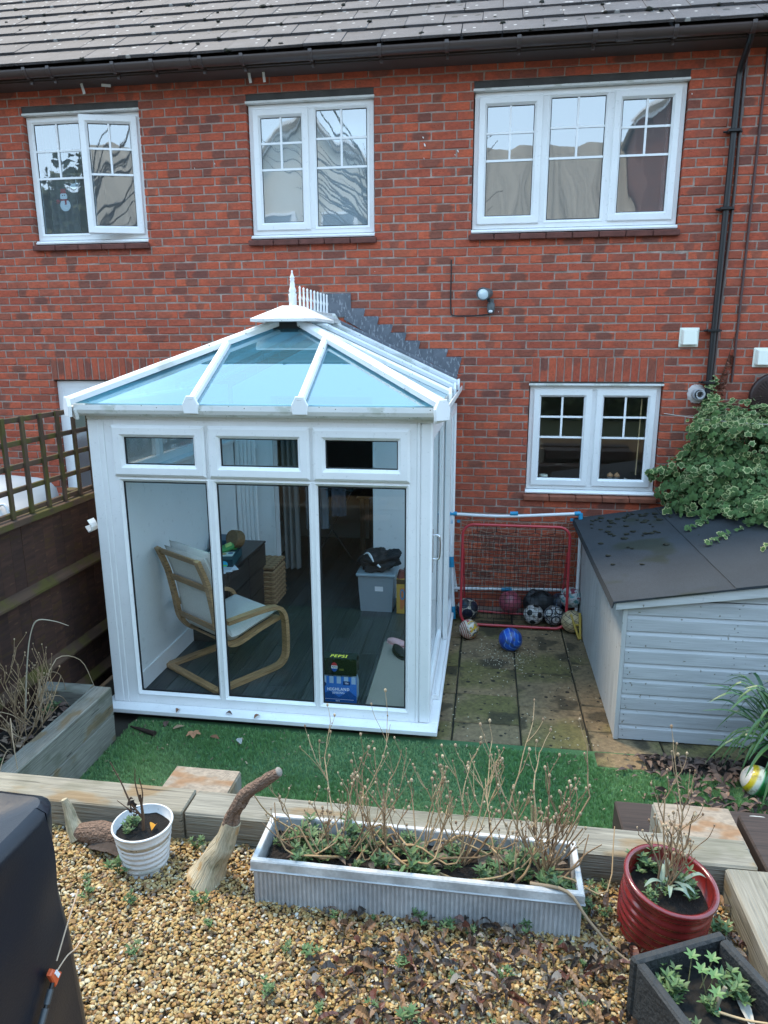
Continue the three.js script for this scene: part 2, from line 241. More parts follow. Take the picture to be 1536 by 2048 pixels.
// ---- casement windows: house > window > frame, sash, pane, glazing bars, sill
M.bars = mat([0.88, 0.89, 0.9], { rough: 0.4 });
function lightBars(p, x0, x1, y0, y1, z, tr) { const h = y1 - y0, y50 = y1 - h * 0.49, y25 = y1 - h * 0.24, xm = (x0 + x1) / 2, w = 0.009; for (const g of [bx(x0, x1, y50 - w, y50 + w, z - 0.008, z), bx(x0, x1, y25 - w, y25 + w, z - 0.009, z - 0.001), bx(xm - w, xm + w, y50 + w, y1, z - 0.0075, z + 0.0005)]) put('glazing_bar', tr(g), M.bars, p); }
function windowUnit(x0, x1, y0, y1, zf, lights, sillTiles, bars = true, pane = M.window) {
  const w = grp('window', house), F = 0.05;
  put('frame', [ring(x0, x1, y0, y1, [[0, zf - 0.07], [0, zf], [F - 0.006, zf], [F, zf - 0.008], [F, zf - 0.06], [0, zf - 0.07]]), ...lights.slice(1).map(l => bx(l.x0 - 0.025, l.x0 + 0.025, y0 + F - 0.002, y1 - F + 0.002, zf - 0.06, zf - 0.001))], M.upvc, w);
  lights.forEach((l, i) => {
    const a = i ? l.x0 + 0.02 : x0 + F - 0.014, c = i < lights.length - 1 ? l.x1 - 0.02 : x1 - F + 0.014, lo = y0 + F - 0.014, hi = y1 - F + 0.014; let sx = 0, tr = g => g;
    if (l.open) { sx = -c; tr = g => xf(g, [c, 0, zf], [0, l.open, 0]); }
    const z = l.open ? 0 : zf, d = l.sash ? 0.072 : 0.03, put2 = (n, g, m) => put(n, tr(g), m, w);
    const prof = l.sash ? [[0, z - 0.03], [0, z + 0.014], [0.006, z + 0.02], [0.052, z + 0.02], [0.07, z - 0.002], [0.072, z - 0.03], [0, z - 0.03]] : [[0, z - 0.03], [0, z + 0.003], [0.008, z + 0.005], [0.026, z - 0.008], [0.03, z - 0.03]];
    put2('sash', ring(a + sx, c + sx, lo, hi, prof), M.upvc);
    const g0 = a + d, g1 = c - d, h0 = lo + d, h1 = hi - d, zp = z - 0.012;
    put2('gasket', ring(g0 - 0.001 + sx, g1 + 0.001 + sx, h0 - 0.001, h1 + 0.001, [[0, zp + 0.004], [0.005, zp + 0.003], [0.005, zp - 0.001]]), M.gasket);
    const pg = new THREE.PlaneGeometry(g1 - g0 + 0.004, h1 - h0 + 0.004); pg.translate((g0 + g1) / 2 + sx, (h0 + h1) / 2, zp);
    put2('pane', pg, pane); if (bars) lightBars(w, g0 + sx, g1 + sx, h0, h1, zp + 0.0095, tr);
  });
  if (sillTiles) {
    put('sill', [extrude([[0, 0], [0.10, 0], [0.105, 0.012], [0.085, 0.032], [0, 0.04]], x1 - x0 + 0.02).rotateY(-Math.PI / 2).translate(x1 + 0.01, y0 - 0.04, zf - 0.06)], M.upvc, w);
    const s = grp('brick_sill', house), n = Math.max(4, Math.round((x1 - x0 + 0.03) / 0.225)); let x = x0 - 0.03; const tw = (x1 - x0 + 0.06) / n;
    for (let k = 0; k < n; k++, x += tw) { const o = put('sill_tile', uvm(jitter(cbox(tw - 0.006, 0.05, 0.16, 0.006), 0.0015, k)), sillTiles, s); o.position.set(x + tw / 2, y0 - 0.073, -0.035); o.rotation.x = 0.10; }
  }
  return w;
}
M.sillDark = mat([0.25, 0.085, 0.065], { rough: 0.8, map: again(T.mottle, 3) }); M.sillRed = mat([0.46, 0.15, 0.085], { rough: 0.8, map: again(T.mottle, 3) });
M.lintel = mat([0.10, 0.095, 0.09], { rough: 0.7, map: again(T.mottle, 2) });
const z0 = -0.048;
windowUnit(-3.335, -2.175, 3.655, 4.765, z0, [{ x0: -3.335, x1: -2.755 }, { x0: -2.755, x1: -2.175, sash: true, open: 0.27 }], M.sillDark);
windowUnit(-1.12, 0.04, 3.655, 4.765, z0, [{ x0: -1.12, x1: -0.54, sash: true }, { x0: -0.54, x1: 0.04 }], M.sillDark);
windowUnit(0.94, 2.70, 3.655, 4.765, z0, [{ x0: 0.94, x1: 1.545, sash: true }, { x0: 1.545, x1: 2.10 }, { x0: 2.10, x1: 2.70, sash: true }], M.sillDark);
windowUnit(1.52, 2.70, 1.275, 2.262, z0, [{ x0: 1.52, x1: 2.11, sash: true }, { x0: 2.11, x1: 2.70, sash: true }], M.sillRed, true, M.windowPlain);
for (const [a, c, y] of [[-3.345, -2.165, 4.845], [-1.13, 0.05, 4.845], [0.93, 2.71, 4.845], [1.51, 2.71, 2.295]]) { const d = y > 3 ? 0.055 : 0.012; put('lintel', bx(a, c, y - d, y, -0.11, -0.006), M.lintel, house); put('drip_trim', bx(a - 0.006, c + 0.004, y - d - 0.021, y - d - 0.001, -0.1, 0.004, 0.003), M.upvcOld, house); }
// neighbour's patio door on the far left
{
  const w = grp('patio_door', house), z = -0.05;
  put('frame', [ring(-3.315, -2.005, 0.06, 2.285, [[0, z - 0.07], [0, z], [0.06, z], [0.065, z - 0.05]]), bx(-2.69, -2.63, 0.1, 2.24, z - 0.05, z - 0.002), bx(-3.26, -2.06, 2.02, 2.225, z - 0.05, z - 0.004)], M.upvc, w);
  for (const [a, c] of [[-3.25, -2.69], [-2.63, -2.07]]) { put('sash', ring(a, c, 0.12, 2.02, [[0, z - 0.03], [0, z + 0.01], [0.06, z + 0.01], [0.075, z - 0.01]]), M.upvc, w); const g = new THREE.PlaneGeometry(c - a - 0.14, 1.76); g.translate((a + c) / 2, 1.07, z - 0.008); put('pane', g, M.window, w); }
  put('handle', [bx(-2.72, -2.70, 1.15, 1.32, z + 0.012, z + 0.02), tube([[-2.71, 1.3, z + 0.02], [-2.71, 1.3, z + 0.05], [-2.80, 1.3, z + 0.05]], 0.008, 6)], M.chrome, w);
}
// curtains, blind and window stickers
M.blind = mat([0.62, 0.63, 0.62], { rough: 0.95, map: again(T.subtle, 1) }); M.curtain = mat([0.22, 0.21, 0.19], { rough: 0.95 });
function curtain(name, x0, x1, y0, y1, z, m, folds = 5, amp = 0.03, parent = house) { const g = new THREE.PlaneGeometry(x1 - x0, y1 - y0, folds * 8, 6), p = g.attributes.position; for (let i = 0; i < p.count; i++) { const u = (p.getX(i) / (x1 - x0) + 0.5); p.setZ(i, Math.sin(u * folds * Math.PI * 2 + Math.sin(p.getY(i) * 2) * 0.4) * amp); } g.computeVertexNormals(); g.translate((x0 + x1) / 2, (y0 + y1) / 2, z); return put(name, g, m, parent); }
put('roller_blind', bx(-1.10, 0.02, 3.68, 4.76, -0.222, -0.218), M.blind, house);
curtain('curtain', -3.32, -3.02, 3.5, 4.8, -0.28, M.curtain, 4); curtain('curtain', -2.36, -2.18, 3.5, 4.8, -0.28, M.curtain, 3);
curtain('curtain', 0.9, 1.02, 3.5, 4.8, -0.28, M.curtain, 2); curtain('curtain', 2.6, 2.75, 3.5, 4.8, -0.28, M.curtain, 2);
// roof
T.lichen = (() => { const f = rng(8), S = []; for (let i = 0; i < 230; i++) S.push([f(), f(), 0.005 + 0.012 * f() * f(), f() < 0.75 ? [0.86, 0.86, 0.83] : [0.10, 0.10, 0.085], 0.85]); return texS(768, 768, (u, v) => { const k = 0.25 + 0.17 * fbm(u, v, 8, 4, 2) + 0.06 * fbm(u, v, 90, 2, 4); return [k, k * 0.965, k * 0.97]; }, S, 0.4); })();
M.tile = mat([0.21, 0.19, 0.19], { rough: 0.75, map: T.lichen, bump: again(T.bump, 5), bs: 0.004 });
M.tile.color.setRGB(0.62, 0.59, 0.60);
{
  const roof = grp('roof', house), a = 35 * Math.PI / 180, S = [0, Math.sin(a), -Math.cos(a)], f = rng(19);
  const rp = new THREE.Group(); rp.name = 'tiling'; rp.position.set(0, 5.055, 0.34); rp.rotation.x = a; roof.add(rp); // local -z runs up the slope
  const vars = Array.from({ length: 8 }, (_, i) => { const g = cbox(0.327, 0.024, 0.42, 0.003); jitter(g, 0.002, i + 60); g.translate(0, 0.012, -0.21); return uvm(g, '', i * 0.37); });
  const rows = 17, rest = []; let n = 0;
  for (let r = 0; r < rows; r++) for (let k = -17; k < 16; k++) {
    const x = (k + (r % 2) * 0.5) * 0.33, zc = -r * 0.335, tilt = -0.055, p = [x + (f() - 0.5) * 0.003, 0.012 + (f() - 0.5) * 0.004, zc], rt = [tilt, (f() - 0.5) * 0.006, (f() - 0.5) * 0.008], i = Math.floor(f() * 8);
    if (r < 10 && n < 300 && x > -5.0 - r * 0.05 && x < 4.4 - r * 0.42) { const o = put('roof_tile', vars[i], M.tile, roof); const e = new THREE.Matrix4().makeRotationX(a).setPosition(0, 5.055, 0.34).multiply(new THREE.Matrix4().compose(V3(...p), new THREE.Quaternion().setFromEuler(new THREE.Euler(...rt)), V3(1, 1, 1))); e.decompose(o.position, o.quaternion, o.scale); n++; }
    else rest.push(xf(uvm(vars[i].clone()), p, rt));
  }
  { const mo = []; for (let i = 0; i < 150; i++) { const r = 0.012 + 0.022 * f() * f(), row = Math.floor(f() * 10), q = new THREE.SphereGeometry(r, 7, 5); jitter(q, r * 0.3, i); q.scale(1.2, 0.7, 1); const k = Math.round((f() - 0.5) * 26), x = (k + (row % 2) * 0.5 + (f() < 0.7 ? 0.5 : f())) * 0.33; q.translate(x, 0.03 + (f() - 0.5) * 0.01, -row * 0.335 + (f() < 0.6 ? 0.002 : -f() * 0.3)); mo.push(q); } const g = merge(mo); xf(g, [0, 5.055, 0.34], [a, 0, 0]); stuff(put('moss_clumps', g, mat([0.02, 0.02, 0.014], { rough: 1 }), roof)); }
  roof.remove(rp); const mg = merge(rest); xf(mg, [0, 5.055, 0.34], [a, 0, 0]); stuff(put('roof_tiles', mg, M.tile, roof));
  put('roof_deck', xf(bx(-5.9, 5.7, -0.05, -0.02, -6.2, 0.02), [0, 5.055, 0.34], [a, 0, 0]), M.soffit, roof);
  put('rear_slope', xf(bx(-5.9, 5.7, -0.05, 0.02, -0.05, 6.2), [0, 5.055 + 6.15 * Math.sin(a), 0.34 - 6.15 * Math.cos(a)], [-a + Math.PI, 0, 0]), M.tile, roof);
  put('fascia', bx(-5.8, 5.6, 4.985, 5.07, 0.215, 0.24), M.soffit, house); put('soffit', bx(-5.8, 5.6, 4.975, 4.99, -0.1, 0.214), M.soffit, house);
  put('gable_wall', [bx(-5.6, -5.5, 0, 5, -9, -0.13), bx(5.3, 5.4, 0, 5, -9, -0.13), bx(-5.6, 5.4, 0, 5, -9.2, -9.05)], M.mortar, house);
}
// gutter and pipes
{
  const gt = grp('gutter', house), P = []; for (let i = 0; i <= 14; i++) { const t = Math.PI + i / 14 * Math.PI; P.push([0.052 * Math.cos(t), 0.056 * Math.sin(t)]); } for (let i = 14; i >= 0; i--) { const t = Math.PI + i / 14 * Math.PI; P.push([0.048 * Math.cos(t), 0.052 * Math.sin(t)]); }
  put('channel', extrude(P, 11.2).rotateY(Math.PI / 2).translate(-5.7, 5.03, 0.315), M.gutter, gt);
  for (const x of [-3.04, -2.81, -2.2, -1.84, -1.40, -1.03, -0.43, 0.155, 0.71, 1.29, 1.88, 2.49, 3.06, -3.7, 3.7]) put('bracket', [extrude([...Array.from({ length: 11 }, (_, i) => { const t = Math.PI * 0.95 + i / 10 * Math.PI * 1.1; return [0.059 * Math.cos(t), 0.063 * Math.sin(t)]; }), ...Array.from({ length: 11 }, (_, i) => { const t = Math.PI * 2.05 - i / 10 * Math.PI * 1.1; return [0.052 * Math.cos(t), 0.056 * Math.sin(t)]; })], 0.028, 0.002).rotateY(Math.PI / 2).translate(x - 0.014, 5.03, 0.315), bx(x - 0.012, x + 0.012, 4.94, 5.02, 0.241, 0.262)], M.gutter, gt);
  for (const x of [-1.62, 2.05]) put('union', extrude([...Array.from({ length: 11 }, (_, i) => { const t = Math.PI + i / 10 * Math.PI; return [0.060 * Math.cos(t), 0.063 * Math.sin(t)]; })], 0.13).rotateY(Math.PI / 2).translate(x, 5.03, 0.315), M.gutter, gt);
  const dp = grp('downpipe', house); put('pipe', [tube([[3.07, 5.0, 0.3], [3.07, 4.93, 0.24], [3.075, 4.8, 0.06], [3.075, 4.7, 0.05]], 0.025, 12, 12), tube([[3.075, 4.72, 0.05], [3.085, 0.3, 0.05]], 0.0255, 14)], M.black, dp);
  for (const y of [4.35, 3.75, 2.75, 2.3]) put('pipe_clip', [bx(3.025, 3.125, y - 0.012, y + 0.012, 0.01, 0.092, 0.003), tube([[3.0, y, 0.03], [3.15, y, 0.03]], 0.009, 6)], M.black, dp);
  put('conduit', tube([[3.125, 4.9, 0.02], [3.13, 4.4, 0.02], [3.14, 3.9, 0.018], [3.125, 3, 0.016], [3.12, 2.2, 0.016]], 0.013, 6), M.gutter, house);
  put('cable', tube([[3.289, 4.98, 0.008], [3.289, 3.6, 0.01], [3.287, 2.3, 0.01]], 0.011, 6), mat([0.09, 0.045, 0.04], { rough: 0.6 }), house);
  M.bracketWhite = mat([0.7, 0.7, 0.68], { rough: 0.6 });
  for (const [x, y, r] of [[-2.63, 4.93, 0.25], [-2.4, 4.945, 1.45], [-1.04, 4.94, 0.15], [-0.91, 4.94, 0.1]]) { const o = put('soffit_tab', bx(-0.012, 0.012, -0.045, 0.045, -0.004, 0.004, 0.002), M.bracketWhite, house); o.position.set(x, y, 0.12); o.rotation.z = r; }
}
// wall fittings
M.vent = mat([0.82, 0.83, 0.74], { rough: 0.5 });
for (const [x, y, l] of [[2.886, 2.692, 'cream plastic vent cowl on brick wall beside the black downpipe'], [3.526, 2.517, 'cream plastic vent cowl on brick wall above the brown reel']]) {
  const v = thing('vent_cowl', l, 'vent', [x, y, 0.003]); put('back_plate', bx(-0.083, 0.083, -0.085, 0.085, 0, 0.012, 0.004), M.vent, v);
  put('hood', uvm(rawGeo([...quad([-0.07, 0.075, 0.012], [0.07, 0.075, 0.012], [0.055, 0.055, 0.055], [-0.055, 0.055, 0.055]).reverse(), ...quad([-0.055, 0.055, 0.055], [-0.06, -0.06, 0.07], [0.06, -0.06, 0.07], [0.055, 0.055, 0.055]), ...quad([-0.07, 0.075, 0.012], [-0.07, -0.06, 0.012], [-0.06, -0.06, 0.07], [-0.055, 0.055, 0.055]), ...quad([0.07, 0.075, 0.012], [0.055, 0.055, 0.055], [0.06, -0.06, 0.07], [0.07, -0.06, 0.012])])), M.vent, v);
}
{ const v = thing('flue_pipe', 'grey plastic flue outlet with a ragged mortar collar beside the black downpipe', 'flue', [3.0, 2.194, 0]); const mc = new THREE.SphereGeometry(0.085, 20, 12); mc.scale(1, 1, 0.2); put('mortar_collar', jitter(mc, 0.007, 4), mat([0.62, 0.56, 0.54], { rough: 1 }), v); put('pipe', [lathe([[0.05, -0.05], [0.05, 0.085], [0.053, 0.09], [0.045, 0.092], [0.037, 0.088], [0.036, -0.04], [0.001, -0.04]], 28).rotateX(Math.PI / 2)], mat([0.34, 0.34, 0.35], { rough: 0.4 }), v); put('inner_pipe', lathe([[0.03, 0], [0.03, 0.12], [0.036, 0.122], [0.026, 0.122], [0.025, 0]], 24).rotateX(Math.PI / 2), mat([0.42, 0.42, 0.43], { rough: 0.4 }), v); }
{
  const v = thing('security_light', 'grey wall floodlight with motion sensor and black cable on the brick wall', 'light', [1.10, 3.04, 0.0]), dk = mat([0.10, 0.115, 0.12], { rough: 0.5 });
  put('sensor', [lathe([[0.001, -0.075], [0.028, -0.07], [0.036, -0.03], [0.034, 0.01], [0.018, 0.03], [0.001, 0.032]], 20).translate(0.03, -0.055, 0.05), bx(0.005, 0.055, -0.08, 0.0, 0, 0.05, 0.006)], dk, v);
  put('sensor_lens', xf(sphere(0.02, 14, 10), [0.028, -0.108, 0.072], [0, 0, 0], [1, 0.8, 0.8]), mat([0.75, 0.78, 0.8], { rough: 0.3 }), v);
  const head = grp('lamp_head', v); head.position.set(-0.025, 0.045, 0.10); head.rotation.set(0.15, -0.55, 0);
  put('housing', lathe([[0.001, -0.09], [0.03, -0.085], [0.05, -0.05], [0.066, 0.03], [0.07, 0.04], [0.06, 0.045], [0.056, 0.03]], 28).rotateX(Math.PI / 2).scale(1, 0.82, 1), dk, head);
  put('lens', lathe([[0.001, 0.05], [0.03, 0.047], [0.056, 0.036]], 28).rotateX(Math.PI / 2).scale(1, 0.82, 1), mat([0.62, 0.72, 0.76], { rough: 0.15, phys: true, clearcoat: 1 }), head);
  put('arm', tube([[0.01, -0.02, 0.05], [0.0, 0.01, 0.06], [-0.02, 0.02, 0.07]], 0.014, 8), M.black, v);
  put('cable', tube([[-0.34, 0.35, 0.006], [-0.338, -0.08, 0.008], [-0.33, -0.13, 0.01], [-0.29, -0.142, 0.01], [-0.1, -0.142, 0.01], [0.02, -0.132, 0.012]], 0.0055, 6, 40), M.black, v);
}
{
  const v = thing('hose_reel', 'round dark brown slatted reel hung on the brick wall above the ivy', 'reel', [3.63, 2.18, 0.09]), br = mat([0.06, 0.026, 0.022], { rough: 0.45, map: again(T.wood, 2) });
  put('drum', lathe([[0.001, 0.05], [0.05, 0.05], [0.07, 0.03], [0.19, 0.025], [0.21, 0.01], [0.21, -0.02], [0.18, -0.04], [0.001, -0.05]], 48).rotateX(Math.PI / 2), br, v);
  for (let k = 0; k < 40; k++) { const a = k / 40 * Math.PI * 2; put('rib', xf(cbox(0.10, 0.004, 0.006), [Math.cos(a) * 0.12, Math.sin(a) * 0.12, 0.03], [0, 0, a]), br, v); }
  put('hub', [lathe([[0.001, 0.07], [0.02, 0.07], [0.024, 0.06], [0.04, 0.06], [0.045, 0.05]], 20).rotateX(Math.PI / 2)], M.gutter, v); put('wall_mount', bx(-0.02, 0.02, -0.1, 0.1, -0.085, -0.045), M.gutter, v);
}
tag(put('clothes_line', tube([[2.72, 2.02, 0.06], [3.1, 1.985, 0.3], [3.9, 1.96, 0.6]], 0.0035, 5), mat([0.5, 0.45, 0.4])), 'thin pale line strung across the brick wall over the ivy', 'line');
// ================================================================= CONSERVATORY
const cons = thing('conservatory', 'white framed conservatory with hipped blue glass roof against the brick house', 'conservatory');
const XL = -1.526, XR = 0.798, D = 2.416, FL = 0.1, EY = 2.27, RY = 2.815, RX = -0.355, EXL = -1.562, EXR = 0.828, EZ = 2.485, RZ = 1.45;
{
  M.upvcRoof = mat([0.82, 0.83, 0.84], { rough: 0.4, map: T.specks }); const U = M.upvc, P = (n, g, m = U) => put(n, g, m, cons);
  // base, sills, corner posts, eaves beam
  P('sill', [bx(XL - 0.06, XR + 0.06, 0.052, 0.086, D - 0.03, D + 0.1, 0.004), bx(XR - 0.02, XR + 0.061, 0.0525, 0.0855, 0.01, D - 0.031, 0.004), bx(XL - 0.061, XL + 0.02, 0.0525, 0.0855, 0.01, D - 0.031, 0.004)]);
  P('base_plinth', bx(XL + 0.02, XR - 0.02, 0, 0.051, 0.02, D + 0.02), mat([0.05, 0.05, 0.055], { rough: 0.9 }));
  P('corner_post', [bx(XL, XL + 0.078, 0.087, 2.16, D - 0.08, D, 0.006), bx(XL + 0.0785, XL + 0.113, 0.087, 2.16, D - 0.08, D - 0.002, 0.003)]);
  P('corner_post', [bx(XR - 0.078, XR, 0.087, 2.16, D - 0.08, D, 0.012), bx(XR - 0.099, XR - 0.0785, 0.087, 2.16, D - 0.08, D - 0.002, 0.003)]);
  P('eaves_beam', [bx(XL, XR, 2.161, 2.262, D - 0.09, D + 0.002, 0.003), bx(XR - 0.09, XR + 0.002, 2.161, 2.262, 0.01, D - 0.091, 0.003), bx(XL - 0.002, XL + 0.09, 2.161, 2.262, 0.01, D - 0.091, 0.003)]);
  // front frame
  const z = D - 0.006, gx = [[-1.312, -0.722], [-0.646, -0.022], [0.05, 0.625]], b0 = 0.18, b1 = 1.735;
  const bead = (a, c, lo, hi) => ring(a - 0.028, c + 0.028, lo - 0.028, hi + 0.028, [[0, z - 0.002], [0.002, z + 0.003], [0.007, z + 0.004], [0.022, z - 0.012], [0.028, z - 0.03]]);
  P('front_frame', [bx(XL + 0.114, gx[0][0] - 0.026, 0.088, 2.159, z - 0.06, z, 0.002), bx(gx[2][1] + 0.026, XR - 0.1, 0.088, 2.159, z - 0.06, z, 0.002), bx(gx[0][0] - 0.03, gx[2][1] + 0.03, 0.0885, b0 - 0.026, z - 0.06, z - 0.001), bx(gx[0][0] - 0.03, gx[2][1] + 0.03, b1 + 0.026, b1 + 0.05, z - 0.06, z - 0.001), bx(gx[0][0] - 0.03, gx[2][1] + 0.03, 2.11, 2.1595, z - 0.06, z - 0.001)]);
  for (const [a, c] of [[gx[0][1], gx[1][0]], [gx[1][1], gx[2][0]]]) P('mullion', [bx(a + 0.024, c - 0.024, b0 - 0.03, b1 + 0.03, z - 0.06, z, 0.002), bx((a + c) / 2 - 0.02, (a + c) / 2 + 0.02, b1 + 0.051, 2.109, z - 0.06, z - 0.003)]);
  for (const [a, c] of gx) {
    P('glazing_bead', bead(a, c, b0, b1)); P('gasket', ring(a - 0.002, c + 0.002, b0 - 0.002, b1 + 0.002, [[0, z - 0.018], [0.008, z - 0.02], [0.008, z - 0.029]]), M.gasket);
    const g = new THREE.PlaneGeometry(c - a + 0.02, b1 - b0 + 0.02); g.translate((a + c) / 2, (b0 + b1) / 2, z - 0.026); P('window_pane', g, M.consGlass);
  }
  for (const [a, c] of [[-1.355, -0.705], [-0.681, 0.003], [0.027, 0.655]]) {
    const t = grp('top_light', cons), lo = 1.779, hi = 2.122;
    put('sash', ring(a, c, lo, hi, [[0, z - 0.01], [0, z + 0.012], [0.016, z + 0.024], [0.058, z + 0.024], [0.078, z + 0.004], [0.08, z - 0.02]]), U, t);
    put('gasket', ring(a + 0.078, c - 0.078, lo + 0.078, hi - 0.078, [[0, z - 0.006], [0.008, z - 0.008], [0.008, z - 0.019]]), M.gasket, t);
    const g = new THREE.PlaneGeometry(c - a - 0.15, hi - lo - 0.15); g.translate((a + c) / 2, (lo + hi) / 2, z - 0.014); put('pane', g, M.consGlass, t);
  }
  // right side: sliding door set behind a proud fixed panel
  const side = grp('sliding_door', cons), xs = XR - 0.03;
  const zring = (z0, z1, y0, y1, x, w) => { const g = ring(z0, z1, y0, y1, [[0, -0.02], [0, 0.02], [w - 0.012, 0.02], [w, 0.006], [w, -0.02], [0, -0.02]]); g.rotateY(-Math.PI / 2); g.scale(-1, 1, 1); const p = g.attributes.position.array; for (let i = 0; i < p.length; i += 9) for (let k = 0; k < 3; k++) { const t = p[i + 3 + k]; p[i + 3 + k] = p[i + 6 + k]; p[i + 6 + k] = t; } g.computeVertexNormals(); uvm(g); g.translate(x, 0, 0); return g; };
  P('door_frame', [bx(XR - 0.075, XR - 0.002, 0.088, 0.135, 0.012, D - 0.085), bx(XR - 0.075, XR - 0.002, 2.10, 2.159, 0.012, D - 0.085), bx(XR - 0.075, XR - 0.001, 0.136, 2.099, 0.012, 0.06, 0.003)]);
  P('door_track', [bx(XR - 0.012, XR + 0.042, 0.087, 0.125, 0.062, D - 0.35, 0.003), bx(XR + 0.01, XR + 0.016, 0.126, 0.137, 0.07, D - 0.36)]);
  put('door_sash', zring(0.98, 2.325, 0.14, 2.095, xs, 0.075), U, side); const dg = new THREE.PlaneGeometry(1.2, 1.81); dg.rotateY(Math.PI / 2); dg.translate(xs, 1.118, 1.652); put('pane', dg, M.consGlass, side);
  put('handle', [bx(xs + 0.021, xs + 0.03, 1.14, 1.44, 2.262, 2.29, 0.003), tube([[xs + 0.03, 1.40, 2.276], [xs + 0.062, 1.40, 2.276], [xs + 0.07, 1.385, 2.276], [xs + 0.07, 1.25, 2.276], [xs + 0.062, 1.235, 2.276], [xs + 0.03, 1.235, 2.276]], 0.008, 8, 24)], M.chrome, side);
  const fix = grp('fixed_panel', cons); put('sash', zring(0.065, 1.06, 0.13, 2.1, XR + 0.022, 0.07), U, fix); const fg = new THREE.PlaneGeometry(0.87, 1.84); fg.rotateY(Math.PI / 2); fg.translate(XR + 0.02, 1.115, 0.5625); put('pane', fg, M.consGlass, fix);
  // left: solid lower wall with a strip of obscured glazing above
  P('side_wall', [bx(XL + 0.004, -1.39, 0.088, 1.70, 0.016, D - 0.085)], M.plaster); P('skirting_board', [bx(-1.39, -1.374, FL, 0.25, 0.02, D - 0.1, 0.004)], M.upvc);
  P('inner_sill', bx(XL + 0.012, -1.355, 1.702, 1.73, 0.02, D - 0.09, 0.004));
  P('side_window_frame', [bx(XL + 0.03, XL + 0.09, 1.731, 1.79, 0.02, D - 0.09), bx(XL + 0.03, XL + 0.09, 2.11, 2.159, 0.02, D - 0.09), ...[0.03, 0.78, 1.53, 2.28].map(q => bx(XL + 0.029, XL + 0.091, 1.791, 2.109, q - 0.01, q + 0.05))]);
  for (const q of [0.08, 0.83, 1.58]) { const g = new THREE.PlaneGeometry(0.7, 0.32); g.rotateY(Math.PI / 2); g.translate(XL + 0.06, 1.95, q + 0.35); P('obscured_pane', g, M.obscure); }
  // house wall inside, plastered, with the opening into the dining room
  const op = [[-1.0, FL + 0.002], [0.02, FL + 0.002], [0.02, 2.145], [-1.0, 2.145]];
  void op; P('rear_wall', extrude([[-1.389, FL], [-1.0, FL], [-1.0, 2.145], [0.02, 2.145], [0.02, FL], [0.72, FL], [0.72, 2.24], [RX, 2.74], [-1.389, 2.24]], 0.011).translate(0, 0, 0.004), M.plaster);
  P('opening_lining', [bx(-1.02, -1.0, FL, 2.16, -0.14, 0.02), bx(0.02, 0.04, FL, 2.16, -0.14, 0.02), bx(-1.02, 0.04, 2.146, 2.168, -0.14, 0.021)], M.plaster);
  // plank floor
  const fl = grp('floor', cons); M.plank = [0, 1, 2].map(k => mat([0.060 + k * 0.016, 0.075 + k * 0.017, 0.080 + k * 0.017], { rough: 0.32, map: again(T.wood, [0.9, 1.6]), bump: again(T.woodBump, 2), bs: 0.0008 }));
  { const f = rng(3); let k = 0; for (let x = -1.374; x < 0.72; x += 0.15, k++) { let zz = -2.4 - (k * 0.47 % 1.2); while (zz < D - 0.1) { const e = Math.min(zz + 1.22, D - 0.085); if (e > -2.2) { const z1 = Math.max(zz, -2.2), g = bx(x + 0.001, Math.min(x + 0.149, 0.72), FL - 0.012, FL + (f() - 0.5) * 0.0006, z1 + 0.001, e - 0.001, 0.0015, 'z'); put('floor_plank', g, M.plank[Math.floor(f() * 3)], fl); } zz += 1.22; } } }
  // ---- roof
  const nF = V3(0, 1.22, 0.625).normalize().toArray(), nR = V3(0.625, 1.236, 0).normalize().toArray(), nL = V3(-0.625, 1.236, 0).normalize().toArray();
  const hip = (t, s) => s < 0 ? [mix(EXL, RX, t), mix(EY, RY, t), mix(EZ, RZ, t)] : [mix(EXR, RX, t), mix(EY, RY, t), mix(EZ, RZ, t)];
  const poly = (name, pts, n) => { const c = [0, 1, 2].map(i => pts.reduce((s, p) => s + p[i], 0) / pts.length), t = []; for (let i = 0; i < pts.length; i++) t.push(c, pts[i], pts[(i + 1) % pts.length]); const g = rawGeo(t); uvm(g); return P(name, g, M.roofGlass); };
  const r1 = -0.745, r2 = -0.029, t1 = (r1 - EXL) / (RX - EXL), t2 = (r2 - EXR) / (RX - EXR);
  const ef = x => [x, EY, EZ];
  poly('roof_pane', [ef(EXL), ef(r1), hip(t1, -1)]); poly('roof_pane', [ef(r1), ef(r2), hip(t2, 1), [RX, RY, RZ], hip(t1, -1)]); poly('roof_pane', [ef(r2), ef(EXR), hip(t2, 1)]);
  const zs = [0.03, 0.72, 1.42];
  for (const s of [-1, 1]) {
    const ex = s < 0 ? EXL : EXR, top = q => { if (q <= RZ) return [RX, RY, q]; const t = (EZ - q) / (EZ - RZ); return hip(t, s); }, lo = q => [ex, EY, q];
    poly('roof_pane', [lo(zs[0]), lo(zs[1]), top(zs[1]), top(zs[0])]); poly('roof_pane', [lo(zs[1]), lo(zs[2]), top(zs[2]), [RX, RY, RZ], top(zs[1])]); poly('roof_pane', [lo(zs[2]), lo(EZ), top(zs[2])]);
    for (const q of zs) { const a = lo(q), b = top(q); P('rafter', bar([a[0] + s * 0.012, a[1] - 0.006, q], b, 0.050, 0.042, s < 0 ? nL : nR, 0.002), M.upvcRoof); P('rafter_end_cap', xf(extrude([[-0.04, -0.045], [0.04, -0.045], [0.045, 0.005], [0.022, 0.05], [-0.022, 0.05], [-0.045, 0.005]], 0.016, 0.003), [a[0] + s * 0.014, a[1] - 0.0, q], [0, s * Math.PI / 2, 0])); }
